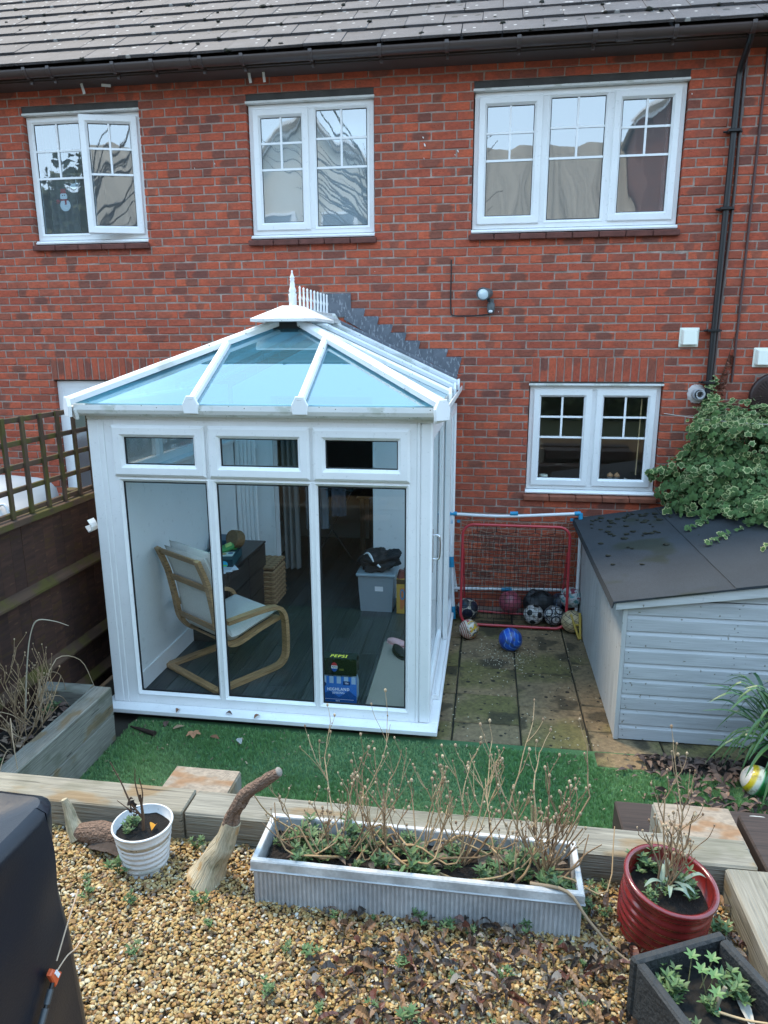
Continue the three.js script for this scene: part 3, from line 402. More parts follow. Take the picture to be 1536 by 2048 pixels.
    const e0 = hip(-0.015, s); P('hip_rafter', bar(e0, hip(0.98, s), 0.076, 0.05, [s * 0.36, 1.2, 0.36], 0.004), M.upvcRoof);
    P('rafter_end_cap', xf(extrude([[-0.05, -0.07], [0.05, -0.07], [0.058, -0.005], [0.028, 0.052], [-0.028, 0.052], [-0.058, -0.005]], 0.018, 0.003), hip(-0.02, s), [0, s * Math.PI / 4, 0]));
  }
  for (const [x, t, s] of [[r1, t1, -1], [r2, t2, 1]]) { P('rafter', bar([x, EY - 0.006, EZ + 0.012], hip(t, s), 0.050, 0.042, nF, 0.002), M.upvcRoof); P('rafter_end_cap', xf(extrude([[-0.044, -0.055], [0.044, -0.055], [0.05, 0.0], [0.024, 0.052], [-0.024, 0.052], [-0.05, 0.0]], 0.016, 0.003), [x, EY, EZ + 0.012])); }
  const og = [[0, 0], [0.05, -0.012], [0.075, 0.005], [0.085, 0.03], [0.083, 0.062], [0.078, 0.062], [0.08, 0.03], [0.07, 0.01], [0.05, -0.005], [0.006, 0.006], [0.006, 0.05], [0, 0.05]];
  P('gutter', [extrude(og, XR - XL + 0.06).rotateY(-Math.PI / 2).translate(XR + 0.03, 2.2, D + 0.004)], M.upvcOld);
  P('gutter', extrude(og, D + 0.02).translate(XR + 0.004, 2.2, 0.05), M.upvcOld); P('gutter', extrude(og.map(([a, b]) => [-a, b]), D + 0.02).translate(XL - 0.004, 2.2, 0.05), M.upvcOld);
  for (const s of [-1, 1]) P('gutter_corner', xf(bx(-0.05, 0.05, -0.055, 0.02, -0.012, 0.012, 0.004), [s < 0 ? XL - 0.05 : XR + 0.05, 2.225, D + 0.055], [0.25, s * Math.PI / 4, 0]), M.upvcOld);
  // ridge, crown, crest and finial
  const cap = (h, x, z0, z1, y) => { const A = [[RX - x, y, z0], [RX + x, y, z0], [RX + x, y, z1], [RX - x, y, z1]]; return A; };
  { const A = cap(0, 0.245, 1.08, 1.70, 2.805), A2 = cap(0, 0.245, 1.08, 1.70, 2.826), B = cap(0, 0.06, 1.28, 1.50, 2.924), t = []; for (let i = 0; i < 4; i++) { const n = (i + 1) % 4; t.push(...quad(A[i], A2[i], A2[n], A[n]), ...quad(A2[i], B[i], B[n], A2[n])); } t.push(...quad(B[0], B[3], B[2], B[1]), ...quad(A[0], A[1], A[2], A[3])); P('ridge_crown', uvm(rawGeo(t)), M.upvcOld); }
  P('crown_collar', bx(RX - 0.12, RX + 0.12, 2.735, 2.804, 1.28, 1.56), M.gasket);
  P('ridge_capping', [bar([RX, RY + 0.02, 1.2], [RX, RY + 0.02, 0.03], 0.12, 0.06), bx(RX - 0.03, RX + 0.03, RY + 0.06, RY + 0.105, 0.16, 1.2, 0.004)], M.upvcOld); P('ridge_end', xf(extrude([[-0.1, -0.02], [0.1, -0.02], [0.06, 0.05], [0.02, 0.11], [-0.02, 0.11], [-0.06, 0.05]], 0.03, 0.003), [RX, RY, 0.01]), M.upvcOld);
  P('finial', lathe([[0.001, 0], [0.03, 0], [0.03, 0.09], [0.034, 0.1], [0.022, 0.112], [0.03, 0.13], [0.024, 0.15], [0.018, 0.17], [0.02, 0.18], [0.015, 0.215], [0.021, 0.222], [0.014, 0.232], [0.02, 0.24], [0.011, 0.26], [0.005, 0.285], [0.008, 0.295], [0.001, 0.304]], 8).scale(1, 0.86, 1).translate(RX, 2.924, 1.41), M.upvc);
  for (let k = 0; k < 9; k++) { const q = 1.2 - k * 0.118, RY = 2.825; P('crest_spike', [tube([[RX, RY + 0.085, q + 0.028], [RX, RY + 0.12, q + 0.012], [RX, RY + 0.16, q]], [0.004, 0.006, 0.008], 6, 6), tube([[RX, RY + 0.085, q - 0.028], [RX, RY + 0.12, q - 0.012], [RX, RY + 0.16, q]], [0.004, 0.006, 0.008], 6, 6), lathe([[0.007, 0.15], [0.013, 0.175], [0.008, 0.195], [0.007, 0.24], [0.009, 0.252], [0.001, 0.262]], 8).translate(RX, RY, q)], M.upvc); }
  // lead flashing, stepped down the brick courses on both sides
  T.lead = tex(256, 256, (u, v) => { const s = fbm(u, v, 10, 4, 3, 3, 1); const k = 0.62 + 0.18 * fbm(u, v, 6, 4, 5) + 0.4 * sm(0.60, 0.75, s); return [k, k * 1.02, k * 1.06]; }, 3);
  M.lead = mat([0.20, 0.215, 0.24], { rough: 0.6, metal: 0.2, map: T.lead }); M.lead.color.setRGB(0.27, 0.28, 0.30);
  P('lead_saddle', jitter(bx(RX - 0.18, RX + 0.175, 2.90, 3.112, 0.003, 0.012, 0.002), 0.0015, 5), M.lead);
  for (const s of [-1, 1]) for (let k = 0; k < 8; k++) { const x = 0.155 + k * 0.131, y = bedY(Math.round((4.845 - (2.985 - k * 0.0705)) / 0.075)) + 0.004, g = extrude([[-0.05, -0.10], [0.11, -0.19], [0.155, -0.01], [0.145, 0], [-0.005, 0]], 0.005, 0.001); if (s < 0) g.scale(-1, 1, 1); jitter(g, 0.001, k); g.translate(RX + s * x, y, 0.004 + (k % 2) * 0.003); P('lead_step', uvm(prep(g)), M.lead); }
  P('wall_flashing', [bar([EXR, EY + 0.05, 0.012], [RX, RY + 0.05, 0.012], 0.02, 0.03, nR), bar([EXL, EY + 0.05, 0.012], [RX, RY + 0.05, 0.012], 0.02, 0.03, nL)], M.lead);
  P('vertical_radiator', [...Array.from({ length: 5 }, (_, k) => bx(-1.372 + k * 0.042, -1.334 + k * 0.042, 0.35, 1.72, 0.05, 0.085, 0.008)), bx(-1.372, -1.166, 0.40, 0.44, 0.028, 0.05), bx(-1.372, -1.166, 1.63, 1.67, 0.028, 0.05), bx(-1.376, -1.37, 0.35, 1.72, 0.03, 0.085, 0.002)], M.upvc);
  // bracket of the stray gutter end hanging on the left flank
  P('old_gutter_end', xf(extrude(og, 0.05), [XL - 0.062, 1.37, D - 0.07], [0.2, -0.5, 0.75]), M.upvcOld); P('rafter_end_cap', xf(extrude([[-0.05, -0.05], [0.05, -0.05], [0.058, 0.005], [0.028, 0.06], [-0.028, 0.06], [-0.058, 0.005]], 0.02, 0.003), [XL - 0.025, 1.50, D - 0.11], [0, -1.0, 0]), M.upvcOld);
}
// ================================================================= INDOORS
M.beech = mat([0.66, 0.40, 0.19], { rough: 0.45, map: again(T.wood, [2, 3]) }); M.cushion = mat([0.86, 0.84, 0.79], { rough: 0.95, map: again(T.grain, 8), bump: again(T.bump, 14), bs: 0.002 });
function strip(pts, w, t, samples = 30) { // bent flat strip: w across local x, pts are [y,z] in the side plane, given at x
  const c = new THREE.CatmullRomCurve3(pts.map(p => V3(...p)), false, 'catmullrom', 0.4), P = []; for (let i = 0; i <= samples; i++) P.push(c.getPoint(i / samples)); const tr = [];
  const fr = P.map((p, i) => { const T = P[Math.min(samples, i + 1)].clone().sub(P[Math.max(0, i - 1)]).normalize(), N = V3(1, 0, 0).cross(T).normalize(); return [[-1, -1], [1, -1], [1, 1], [-1, 1]].map(([a, b]) => p.clone().add(V3(a * w / 2, 0, 0)).addScaledVector(N, b * t / 2).toArray()); });
  for (let i = 0; i < samples; i++) for (let k = 0; k < 4; k++) { const n = (k + 1) % 4; tr.push(...quad(fr[i][k], fr[i + 1][k], fr[i + 1][n], fr[i][n]).reverse()); }
  tr.push(...quad(fr[0][0], fr[0][3], fr[0][2], fr[0][1]).reverse(), ...quad(fr[samples][0], fr[samples][1], fr[samples][2], fr[samples][3]).reverse()); return uvm(rawGeo(tr), 'z');
}
function pad(fn, nu, nv, th) { // cushion: fn(u,v) -> centre point and normal; closed quilted sheet
  const pos = [], idx = [], row = nu + 1; for (const s of [1, -1]) for (let j = 0; j <= nv; j++) for (let i = 0; i <= nu; i++) { const u = i / nu, v = j / nv, [p, n] = fn(u, v), e = Math.pow(clamp(4 * u * (1 - u) * 3), 0.35) * Math.pow(clamp(4 * v * (1 - v) * 5), 0.35); const d = s * th * e / 2; pos.push(p[0] + n[0] * d, p[1] + n[1] * d, p[2] + n[2] * d); }
  const N = row * (nv + 1); for (let s = 0; s < 2; s++) for (let j = 0; j < nv; j++) for (let i = 0; i < nu; i++) { const a = s * N + j * row + i, q = [a, a + 1, a + row, a + 1, a + row + 1, a + row]; if (s) q.reverse(); idx.push(...q); }
  const g = new THREE.BufferGeometry(); g.setAttribute('position', new THREE.Float32BufferAttribute(pos, 3)); g.setIndex(idx); g.computeVertexNormals(); const uv = []; for (let i = 0; i < pos.length; i += 3) uv.push(pos[i], pos[i + 1] + pos[i + 2]); g.setAttribute('uv', new THREE.Float32BufferAttribute(uv, 2)); return g;
}
{
  const c = thing('armchair', 'bentwood cantilever armchair with off-white cushions, seen from behind in the conservatory', 'chair', [-1.085, FL, 2.045], 2.548);
  const W = 0.335; // side frames at x = +-W
  for (const s of [-1, 1]) put('side_frame', strip([[s * W, 0.02, -0.02], [s * W, 0.02, 0.45], [s * W, 0.03, 0.60], [s * W, 0.10, 0.665], [s * W, 0.30, 0.675], [s * W, 0.44, 0.66], [s * W, 0.515, 0.60], [s * W, 0.535, 0.45], [s * W, 0.53, 0.12]], 0.060, 0.032, 48), M.beech, c);
  put('cross_bar', bx(-W + 0.027, W - 0.027, 0.004, 0.034, -0.02, 0.035, 0.004, 'x'), M.beech, c);
  const prof = [[0.40, 0.66], [0.36, 0.46], [0.31, 0.27], [0.325, 0.17], [0.44, 0.09], [0.62, 0.06], [0.83, 0.02], [1.035, -0.055]];
  for (const s of [-1, 1]) put('back_rail', strip(prof.map(([y, z]) => [s * 0.265, y, z]), 0.055, 0.03, 40), M.beech, c);
  const curve = new THREE.CatmullRomCurve3(prof.map(([y, z]) => V3(0, y, z)), false, 'catmullrom', 0.4);
  for (const t of [0.985, 0.83, 0.60, 0.42, 0.02, 0.2]) { const p = curve.getPoint(t), tg = curve.getTangent(t); put('slat', xf(cbox(0.49, 0.05, 0.016, 0.003), [0, p.y, p.z], [Math.atan2(tg.z, tg.y), 0, 0]), M.beech, c); }
  const at = (t, off) => { const p = curve.getPoint(clamp(t)), tg = curve.getTangent(clamp(t)), n = V3(1, 0, 0).cross(tg).normalize().multiplyScalar(-1); if (n.z + n.y < 0) n.negate(); return [p, n, off]; };
  const cush = (a, b, off) => (u, v) => { const [p, n] = at(mix(a, b, v)); return [[(u - 0.5) * 0.54, p.y + n.y * off, p.z + n.z * off], [0, n.y, n.z]]; };
  put('seat_cushion', pad(cush(0.0, 0.44, 0.06), 14, 14, 0.085), M.cushion, c); put('back_cushion', pad(cush(0.40, 0.99, 0.058), 14, 20, 0.08), M.cushion, c); put('head_cushion', pad(cush(0.80, 1.0, 0.11), 12, 10, 0.06), M.cushion, c);
}
M.darkWood = mat([0.075, 0.062, 0.056], { rough: 0.4, map: again(T.wood, [1, 1.5]) });
{
  const c = thing('chest_of_drawers', 'dark brown chest of drawers against the white side wall', 'drawers', [-1.195, FL, 0.84]);
  put('carcass', [bx(-0.178, 0.165, 0.0, 0.63, -0.50, 0.50, 0.003, 'z')], M.darkWood, c); put('top', bx(-0.178, 0.185, 0.631, 0.652, -0.51, 0.51, 0.003, 'z'), M.darkWood, c);
  for (let r = 0; r < 3; r++) for (let k = 0; k < 2; k++) { const d = put('drawer', bx(0.166, 0.182, 0.03 + r * 0.2, 0.222 + r * 0.2, -0.495 + k * 0.5, -0.005 + k * 0.5, 0.002, 'z'), M.darkWood, c); put('finger_slot', bx(0.1825, 0.184, 0.212 + r * 0.2, 0.219 + r * 0.2, -0.37 + k * 0.5, -0.13 + k * 0.5), M.black, d); }
  // things on top
  const Y = FL + 0.653;
  const labelMat = (w, h, draw, rough = 0.5) => mat([1, 1, 1], { rough, map: canvasTex(w, h, draw) });
  function face(g) { return g; }
  const gb = thing('game_box', 'teal and black cardboard game box with round pictures on the chest of drawers', 'box', [-1.19, Y, 1.04], 0.15), teal = mat([0.02, 0.09, 0.11], { rough: 0.45 });
  put('base', bx(-0.14, 0.14, 0, 0.075, -0.2, 0.2, 0.003), teal, gb);
  const pl = new THREE.PlaneGeometry(0.28, 0.4); pl.rotateX(-Math.PI / 2); pl.translate(0, 0.0775, 0);
  put('lid_print', pl, labelMat(256, 360, (x, w, h) => { x.fillStyle = '#12404a'; x.fillRect(0, 0, w, h); x.fillStyle = '#dfe8e2'; x.fillRect(20, 150, 216, 130); for (const [a, b, r, c] of [[60, 200, 24, '#a8742f'], [110, 175, 20, '#bb4a4a'], [150, 215, 26, '#c49a55'], [205, 190, 22, '#33548a'], [90, 250, 20, '#3a3a3a']]) { x.fillStyle = c; x.beginPath(); x.arc(a, b, r, 0, 7); x.fill(); } x.fillStyle = '#3fb6d8'; x.fillRect(20, 30, 120, 70); x.fillStyle = '#58b84a'; x.fillRect(150, 40, 80, 50); }), gb);
  const fp = new THREE.PlaneGeometry(0.28, 0.07); fp.translate(0, 0.0375, 0.2015); put('end_print', fp, labelMat(256, 64, (x, w, h) => { x.fillStyle = '#0f3038'; x.fillRect(0, 0, w, h); x.strokeStyle = '#59c06a'; x.lineWidth = 5; x.strokeRect(14, 16, 70, 30); x.fillStyle = '#36b3d6'; x.beginPath(); x.arc(190, 36, 26, 0, 7); x.fill(); x.fillStyle = '#7fd068'; x.fillRect(170, 40, 40, 14); }), gb);
  const b2 = thing('toy_box', 'blue and black toy box standing behind the game box', 'box', [-1.27, Y, 0.78]); put('carton', bx(-0.07, 0.07, 0, 0.15, -0.1, 0.1, 0.003), mat([0.03, 0.10, 0.16], { rough: 0.4 }), b2); const fp2 = new THREE.PlaneGeometry(0.13, 0.13); fp2.translate(0, 0.077, 0.1015); put('front_print', fp2, labelMat(128, 128, (x, w, h) => { x.fillStyle = '#123a55'; x.fillRect(0, 0, w, h); x.fillStyle = '#45b8dc'; x.beginPath(); x.moveTo(10, 120); x.lineTo(60, 20); x.lineTo(118, 120); x.fill(); x.fillStyle = '#fff'; x.fillRect(20, 60, 30, 12); }), b2);
  const dr = thing('wooden_drum', 'small tan toy drum lying on its side on the chest of drawers', 'toy', [-1.12, Y + 0.16, 0.86]); put('shell', xf(lathe([[0.001, -0.05], [0.075, -0.05], [0.08, -0.04], [0.08, 0.04], [0.075, 0.05], [0.001, 0.05]], 28), [0, 0, 0], [1.25, 0, 0.5]), mat([0.33, 0.20, 0.09], { rough: 0.6, map: again(T.mottle, 6) }), dr);
  const gr = thing('green_toy', 'bright green toy lying beside the tan drum', 'toy', [-1.16, Y + 0.08, 0.99]); put('body', xf(cbox(0.14, 0.05, 0.09, 0.02), [0, 0.03, 0], [0.2, 0.5, 0.2]), mat([0.06, 0.30, 0.08], { rough: 0.5 }), gr); put('stripe', xf(cbox(0.06, 0.01, 0.06, 0.003), [0.02, 0.06, 0.0], [0.2, 0.5, 0.2]), mat([0.5, 0.7, 0.2]), gr);
  const pap = thing('paper_stack', 'loose stack of printed white sheets on the chest of drawers', 'papers', [-1.13, Y, 1.24], 0.3), pm = mat([1, 1, 1], { rough: 0.9, map: canvasTex(128, 180, (x, w, h) => { x.fillStyle = '#e4e8ec'; x.fillRect(0, 0, w, h); x.fillStyle = '#8d959e'; for (let k = 0; k < 22; k++) x.fillRect(14, 16 + k * 7, 60 + (k * 37 % 40), 2.5); }) });
  for (let k = 0; k < 3; k++) { const g = new THREE.BoxGeometry(0.21, 0.002, 0.297); const o = put('sheet', g, pm, pap); o.position.set(k * 0.02 - 0.02, 0.0012 + k * 0.003, -k * 0.012); o.rotation.y = 0.25 * k - 0.2; }
}
{ // wicker hamper
  const c = thing('wicker_basket', 'brown wicker hamper with a lid beside the chest of drawers', 'basket', [-1.10, FL, 0.235]); const wm = [mat([0.40, 0.25, 0.13], { rough: 0.75 }), mat([0.27, 0.16, 0.08], { rough: 0.75 })];
  put('liner', bx(-0.175, 0.175, 0.005, 0.37, -0.185, 0.185, 0.01), mat([0.09, 0.05, 0.028], { rough: 0.9 }), c);
  for (let r = 0; r < 15; r++) { const y = 0.016 + r * 0.024, P = []; const n = 44; for (let i = 0; i < n; i++) { const t = i / n * 4, sd = Math.floor(t), f = t - sd, ph = ((i + (r % 2)) % 2) * 0.012 + 0.178; const e = [[-1 + 2 * f, 1], [1, 1 - 2 * f], [1 - 2 * f, -1], [-1, -1 + 2 * f]][sd]; P.push([e[0] * ph, y + ((i % 2) ? 0.003 : -0.003), e[1] * (ph + 0.01)]); } P.push(P[0]); put('weave_band', tube(P, 0.0125, 5, 88, false), wm[r % 2], c); }
  for (let k = 0; k < 12; k++) put('lid_strand', tube(Array.from({ length: 13 }, (_, i) => [-0.19 + i * 0.0317, 0.392 + ((i + k) % 2) * 0.008, -0.187 + k * 0.034]), 0.016, 5, 36), wm[k % 2], c);
}
{ // clear storage crate, jacket, paper bag
  const c = thing('storage_crate', 'translucent plastic storage crate with a lid near the dining room opening', 'crate', [0.11, FL, 0.30]), pl = mat([0.42, 0.50, 0.55], { rough: 0.3, phys: true, transmission: 0.35, thickness: 0, bump: again(T.bump, 2), bs: 0.003 });
  put('tub', [uvm(rawGeo([].concat(...[[[-1, -1], [1, -1]], [[1, -1], [1, 1]], [[1, 1], [-1, 1]], [[-1, 1], [-1, -1]]].map(([[a, b], [e, f]]) => quad([a * 0.155, 0.004, b * 0.12], [e * 0.155, 0.004, f * 0.12], [e * 0.175, 0.36, f * 0.14], [a * 0.175, 0.36, b * 0.14]))))), bx(-0.155, 0.155, 0, 0.006, -0.12, 0.12)], pl, c);
  put('contents', [bx(-0.09, 0.05, 0.01, 0.2, -0.07, 0.08), bx(0.06, 0.13, 0.01, 0.15, -0.05, 0.07), bx(-0.14, -0.10, 0.01, 0.25, -0.05, 0.07)], mat([0.28, 0.24, 0.22], { rough: 0.8 }), c); put('lid', bx(-0.195, 0.195, 0.361, 0.392, -0.16, 0.16, 0.01), pl, c); put('label', xf(bx(-0.04, 0.04, -0.025, 0.025, 0, 0.001), [0.03, 0.24, 0.1365], [0.056, 0, 0]), mat([0.85, 0.86, 0.88]), c);
  const j = thing('black_jacket', 'crumpled black jacket with white piping heaped on the storage crate', 'jacket', [0.10, FL + 0.39, 0.29]);
  { const g = new THREE.SphereGeometry(1, 56, 36), p = g.attributes.position; for (let i = 0; i < p.count; i++) { let x = p.getX(i), y = p.getY(i), z = p.getZ(i); const n = noise3(x * 2.2 + 3, y * 2.2, z * 2.2, 4), k = Math.abs(noise3(x * 4.5, y * 4.5 + 9, z * 4.5, 8)), r = 1 + 0.35 * n - 0.35 * k; x *= r * 0.215; y = y * r * 0.135 + 0.05 * sm(-0.2, 0.9, x * 5); z *= r * 0.14; p.setXYZ(i, x + 0.02, Math.max(0.004, y + 0.075), z); } g.computeVertexNormals(); put('cloth', g, mat([0.008, 0.009, 0.012], { rough: 0.7, bump: again(T.bump, 1), bs: 0.01 }), j); put('piping', tube([[-0.12, 0.165, 0.06], [-0.075, 0.19, 0.085], [-0.04, 0.165, 0.12], [-0.01, 0.125, 0.155]], [0.004, 0.010, 0.012, 0.006], 6), mat([0.75, 0.77, 0.8]), j); put('zip_tab', tube([[0.03, 0.1, 0.165], [0.06, 0.075, 0.17]], [0.012, 0.008], 6), mat([0.75, 0.77, 0.8]), j); }
  const b = thing('paper_bag', 'yellow and orange printed paper carrier bag full of packages', 'bag', [0.415, FL, 0.38]);
  const bm = mat([1, 1, 1], { rough: 0.8, map: canvasTex(256, 320, (x, w, h) => { x.fillStyle = '#c9a04a'; x.fillRect(0, 0, w, h); x.fillStyle = '#5a4326'; x.fillRect(0, 0, w, 44); x.fillStyle = '#cf7f4a'; x.fillRect(40, 80, 216, 200); x.lineWidth = 12; x.strokeStyle = '#2f8fb8'; x.beginPath(); x.ellipse(70, 140, 22, 44, 0, 0, 7); x.stroke(); x.strokeStyle = '#3f9a58'; x.beginPath(); x.ellipse(140, 130, 26, 44, 0, 0, 7); x.stroke(); x.fillStyle = '#c9a04a'; x.beginPath(); x.moveTo(70, 290); x.lineTo(120, 180); x.lineTo(170, 290); x.fill(); }) });
  { const g = new THREE.BoxGeometry(0.2, 0.36, 0.16); g.translate(0, 0.18, 0); jitter(g, 0.006, 3); put('bag_body', g, bm, b); } put('packages', [xf(cbox(0.12, 0.12, 0.07, 0.01), [0.03, 0.40, 0], [0.2, 0.3, 0.15]), xf(cbox(0.06, 0.1, 0.06, 0.01), [-0.06, 0.385, 0.03], [0, 0.5, -0.3])], mat([0.20, 0.06, 0.045], { rough: 0.6 }), b);
}
{ // drinks packs by the glass
  const p = thing('can_pack', 'black shrink-wrapped pack of soft drink cans with yellow lettering on the water bottles', 'cans', [0.122, FL + 0.215, 2.16]);
  const film = mat([1, 1, 1], { rough: 0.22, phys: true, clearcoat: 0.6, map: canvasTex(512, 256, (x, w, h) => { x.fillStyle = '#10140f'; x.fillRect(0, 0, w, h); x.fillStyle = '#e6e04c'; x.font = 'bold 74px sans-serif'; x.textAlign = 'center'; x.save(); x.translate(w / 2, 62); x.transform(1.25, 0, -0.18, 0.8, 0, 0); x.fillText('PEPSI', 0, 20); x.restore(); x.fillStyle = '#2c332a'; for (let k = 0; k < 4; k++) x.fillRect(60 + k * 120, 94, 34, 18); x.save(); x.translate(200, 180); x.beginPath(); x.arc(0, 0, 44, 0, 7); x.fillStyle = '#e9ecec'; x.fill(); x.clip(); x.fillStyle = '#b8323a'; x.fillRect(-50, -50, 100, 36); x.fillStyle = '#1d4f9a'; x.fillRect(-50, 14, 100, 40); x.fillStyle = '#111'; x.font = 'bold 27px sans-serif'; x.fillText('PEPSI', 0, 10); x.restore(); x.fillStyle = '#8a8c3a'; x.font = 'bold 30px sans-serif'; x.fillText('max', 300, 210); }) });
  const lowr = []; for (let i = 0; i < 4; i++) for (let j = 0; j < 2; j++) { const o = put('can', lathe([[0.001, 0], [0.026, 0], [0.033, 0.008], [0.033, 0.10], [0.027, 0.113], [0.025, 0.115], [0.024, 0.112], [0.001, 0.112]], 18), mat([0.02, 0.022, 0.02], { rough: 0.25, metal: 0.6 }), p); o.position.set(-0.1 + i * 0.067, 0.001, -0.034 + j * 0.067); }
  { const g = bx(-0.134, 0.134, 0.0, 0.13, 0.0675, 0.069); const uv = g.attributes.uv, ps = g.attributes.position; for (let i = 0; i < ps.count; i++) uv.setXY(i, clamp((ps.getX(i) + 0.134) / 0.268), clamp(ps.getY(i) / 0.21)); const top = rawGeo([...quad([-0.134, 0.13, 0.069], [0.134, 0.13, 0.069], [0.13, 0.142, -0.01], [-0.13, 0.142, -0.01])]); const tv = new Float32Array([0, 0.62, 1, 0.62, 1, 1, 0, 0.62, 1, 1, 0, 1]); top.setAttribute('uv', new THREE.BufferAttribute(tv, 2)); put('printed_film', [g, top], film, p); }
  const wtr = thing('water_pack', 'blue shrink-wrapped pack of small water bottles under the soft drink cans', 'bottles', [0.122, FL, 2.16]);
  const wf = mat([1, 1, 1], { rough: 0.25, phys: true, clearcoat: 0.5, map: canvasTex(512, 400, (x, w, h) => { x.fillStyle = '#2f6fc0'; x.fillRect(0, 0, w, h); x.fillStyle = '#9fb8cf'; for (let k = 0; k < 5; k++) x.fillRect(20 + k * 105, 0, 60, 110); x.fillStyle = '#174a8c'; x.beginPath(); x.moveTo(0, 400); x.lineTo(0, 290); x.lineTo(130, 230); x.lineTo(260, 320); x.lineTo(400, 210); x.lineTo(512, 300); x.lineTo(512, 400); x.fill(); x.fillStyle = '#0e2f66'; x.beginPath(); x.arc(46, 130, 34, 0, 7); x.fill(); x.fillRect(320, 70, 100, 60); x.fillStyle = '#e8eef4'; x.font = 'bold 62px sans-serif'; x.textAlign = 'center'; x.save(); x.translate(250, 220); x.rotate(-0.03); x.fillText('HIGHLAND', 0, 0); x.font = 'bold 46px serif'; x.fillText('SPRING', 0, 48); x.restore(); x.font = 'bold 34px sans-serif'; x.fillText('12x', 370, 112); x.fillRect(40, 350, 430, 4); x.font = 'bold 28px sans-serif'; x.fillText('litre', 240, 386); }) });
  { const g = bx(-0.132, 0.132, 0.002, 0.205, 0.068, 0.07); const uv = g.attributes.uv, ps = g.attributes.position; for (let i = 0; i < ps.count; i++) uv.setXY(i, clamp((ps.getX(i) + 0.132) / 0.264), clamp((ps.getY(i)) / 0.207)); put('printed_film', g, wf, wtr); const bm = mat([0.35, 0.5, 0.62], { rough: 0.15, phys: true, transmission: 0.4, thickness: 0 }); for (let i = 0; i < 4; i++) for (let j = 0; j < 2; j++) { const o = put('bottle', lathe([[0.001, 0], [0.03, 0], [0.032, 0.01], [0.032, 0.13], [0.026, 0.165], [0.014, 0.185], [0.014, 0.205], [0.001, 0.208]], 16), bm, wtr); o.position.set(-0.098 + i * 0.0655, 0.002, -0.034 + j * 0.067); } }
}
tag(put('floor_mat', xf(jitter(cbox(0.36, 0.016, 1.16, 0.005), 0.001, 2), [0.49, FL + 0.0085, 1.70], [0, 0.02, 0]), mat([0.55, 0.52, 0.44], { rough: 0.9, map: again(T.mottle, 1.5) })), 'cream door mat lying along the sliding door inside the conservatory', 'mat');
{ // shoes
  function shoe(label, x, y, z, turn, m, sole) { const s = thing('shoe', label, 'shoe', [x, y, z], turn); const g = new THREE.SphereGeometry(1, 24, 16), p = g.attributes.position; for (let i = 0; i < p.count; i++) { const X = p.getX(i), Y = p.getY(i), Z = p.getZ(i); p.setXYZ(i, X * 0.042 * (1 - 0.2 * Z * Z), Math.max(0.012, 0.03 + Y * 0.03 * (1 - 0.45 * Z)), Z * 0.12); } g.computeVertexNormals(); put('upper', g, m, s); put('sole', extrude(Array.from({ length: 20 }, (_, k) => { const a = k / 20 * Math.PI * 2; return [Math.cos(a) * 0.042, Math.sin(a) * 0.124]; }), 0.012, 0.002).rotateX(-Math.PI / 2), sole, s); }
  shoe('pale pink clog lying on the conservatory floor beyond the mat', 0.43, FL + 0.003, 1.2, 1.1, mat([0.68, 0.40, 0.40], { rough: 0.5 }), mat([0.7, 0.45, 0.45])); shoe('black shoe standing on the cream mat', 0.46, FL + 0.02, 1.40, 0.5, mat([0.015, 0.015, 0.016], { rough: 0.5 }), M.black);
}
{ // hanging washing and a curtain in the dining room doorway, chairs beyond
  const cm = mat([0.16, 0.165, 0.16], { rough: 0.95 }); curtain('curtain', -0.98, -0.80, 0.3, 2.12, -0.2, cm, 3, 0.03);
  const w = thing('clothes_airer', 'folding clothes airer hung with grey washing inside the dark dining room', 'airer', [-0.62, FL - 0.03, -0.9]); const tube2 = (a, b) => tube([a, b], 0.008, 6);
  put('frame', [tube2([-0.25, 0, 0.2], [0.25, 1.0, -0.2]), tube2([-0.25, 1.0, 0.2], [0.25, 0, -0.2]), tube2([-0.3, 1.0, 0.2], [0.3, 1.0, 0.2])], mat([0.12, 0.12, 0.12], { rough: 0.4 }), w); curtain('washing', -0.25, 0.02, 0.55, 1.05, 0.21, mat([0.35, 0.38, 0.42], { rough: 1 }), 3, 0.02, w); curtain('washing', 0.05, 0.22, 0.7, 1.05, 0.21, mat([0.2, 0.2, 0.24], { rough: 1 }), 2, 0.02, w);
  const tb = thing('dining_table', 'plain wooden dining table in the dark room beyond the conservatory', 'table', [0.15, 0.06, -2.0]), tw = mat([0.20, 0.12, 0.06], { rough: 0.5, map: T.wood }); put('tabletop', bx(-0.6, 0.6, 0.72, 0.75, -0.4, 0.4, 0.004, 'x'), tw, tb); for (const sx of [-1, 1]) for (const sz of [-1, 1]) put('leg', bx(sx * 0.54 - 0.03, sx * 0.54 + 0.03, 0.0, 0.719, sz * 0.34 - 0.03, sz * 0.34 + 0.03, 0.004, 'y'), tw, tb);
}
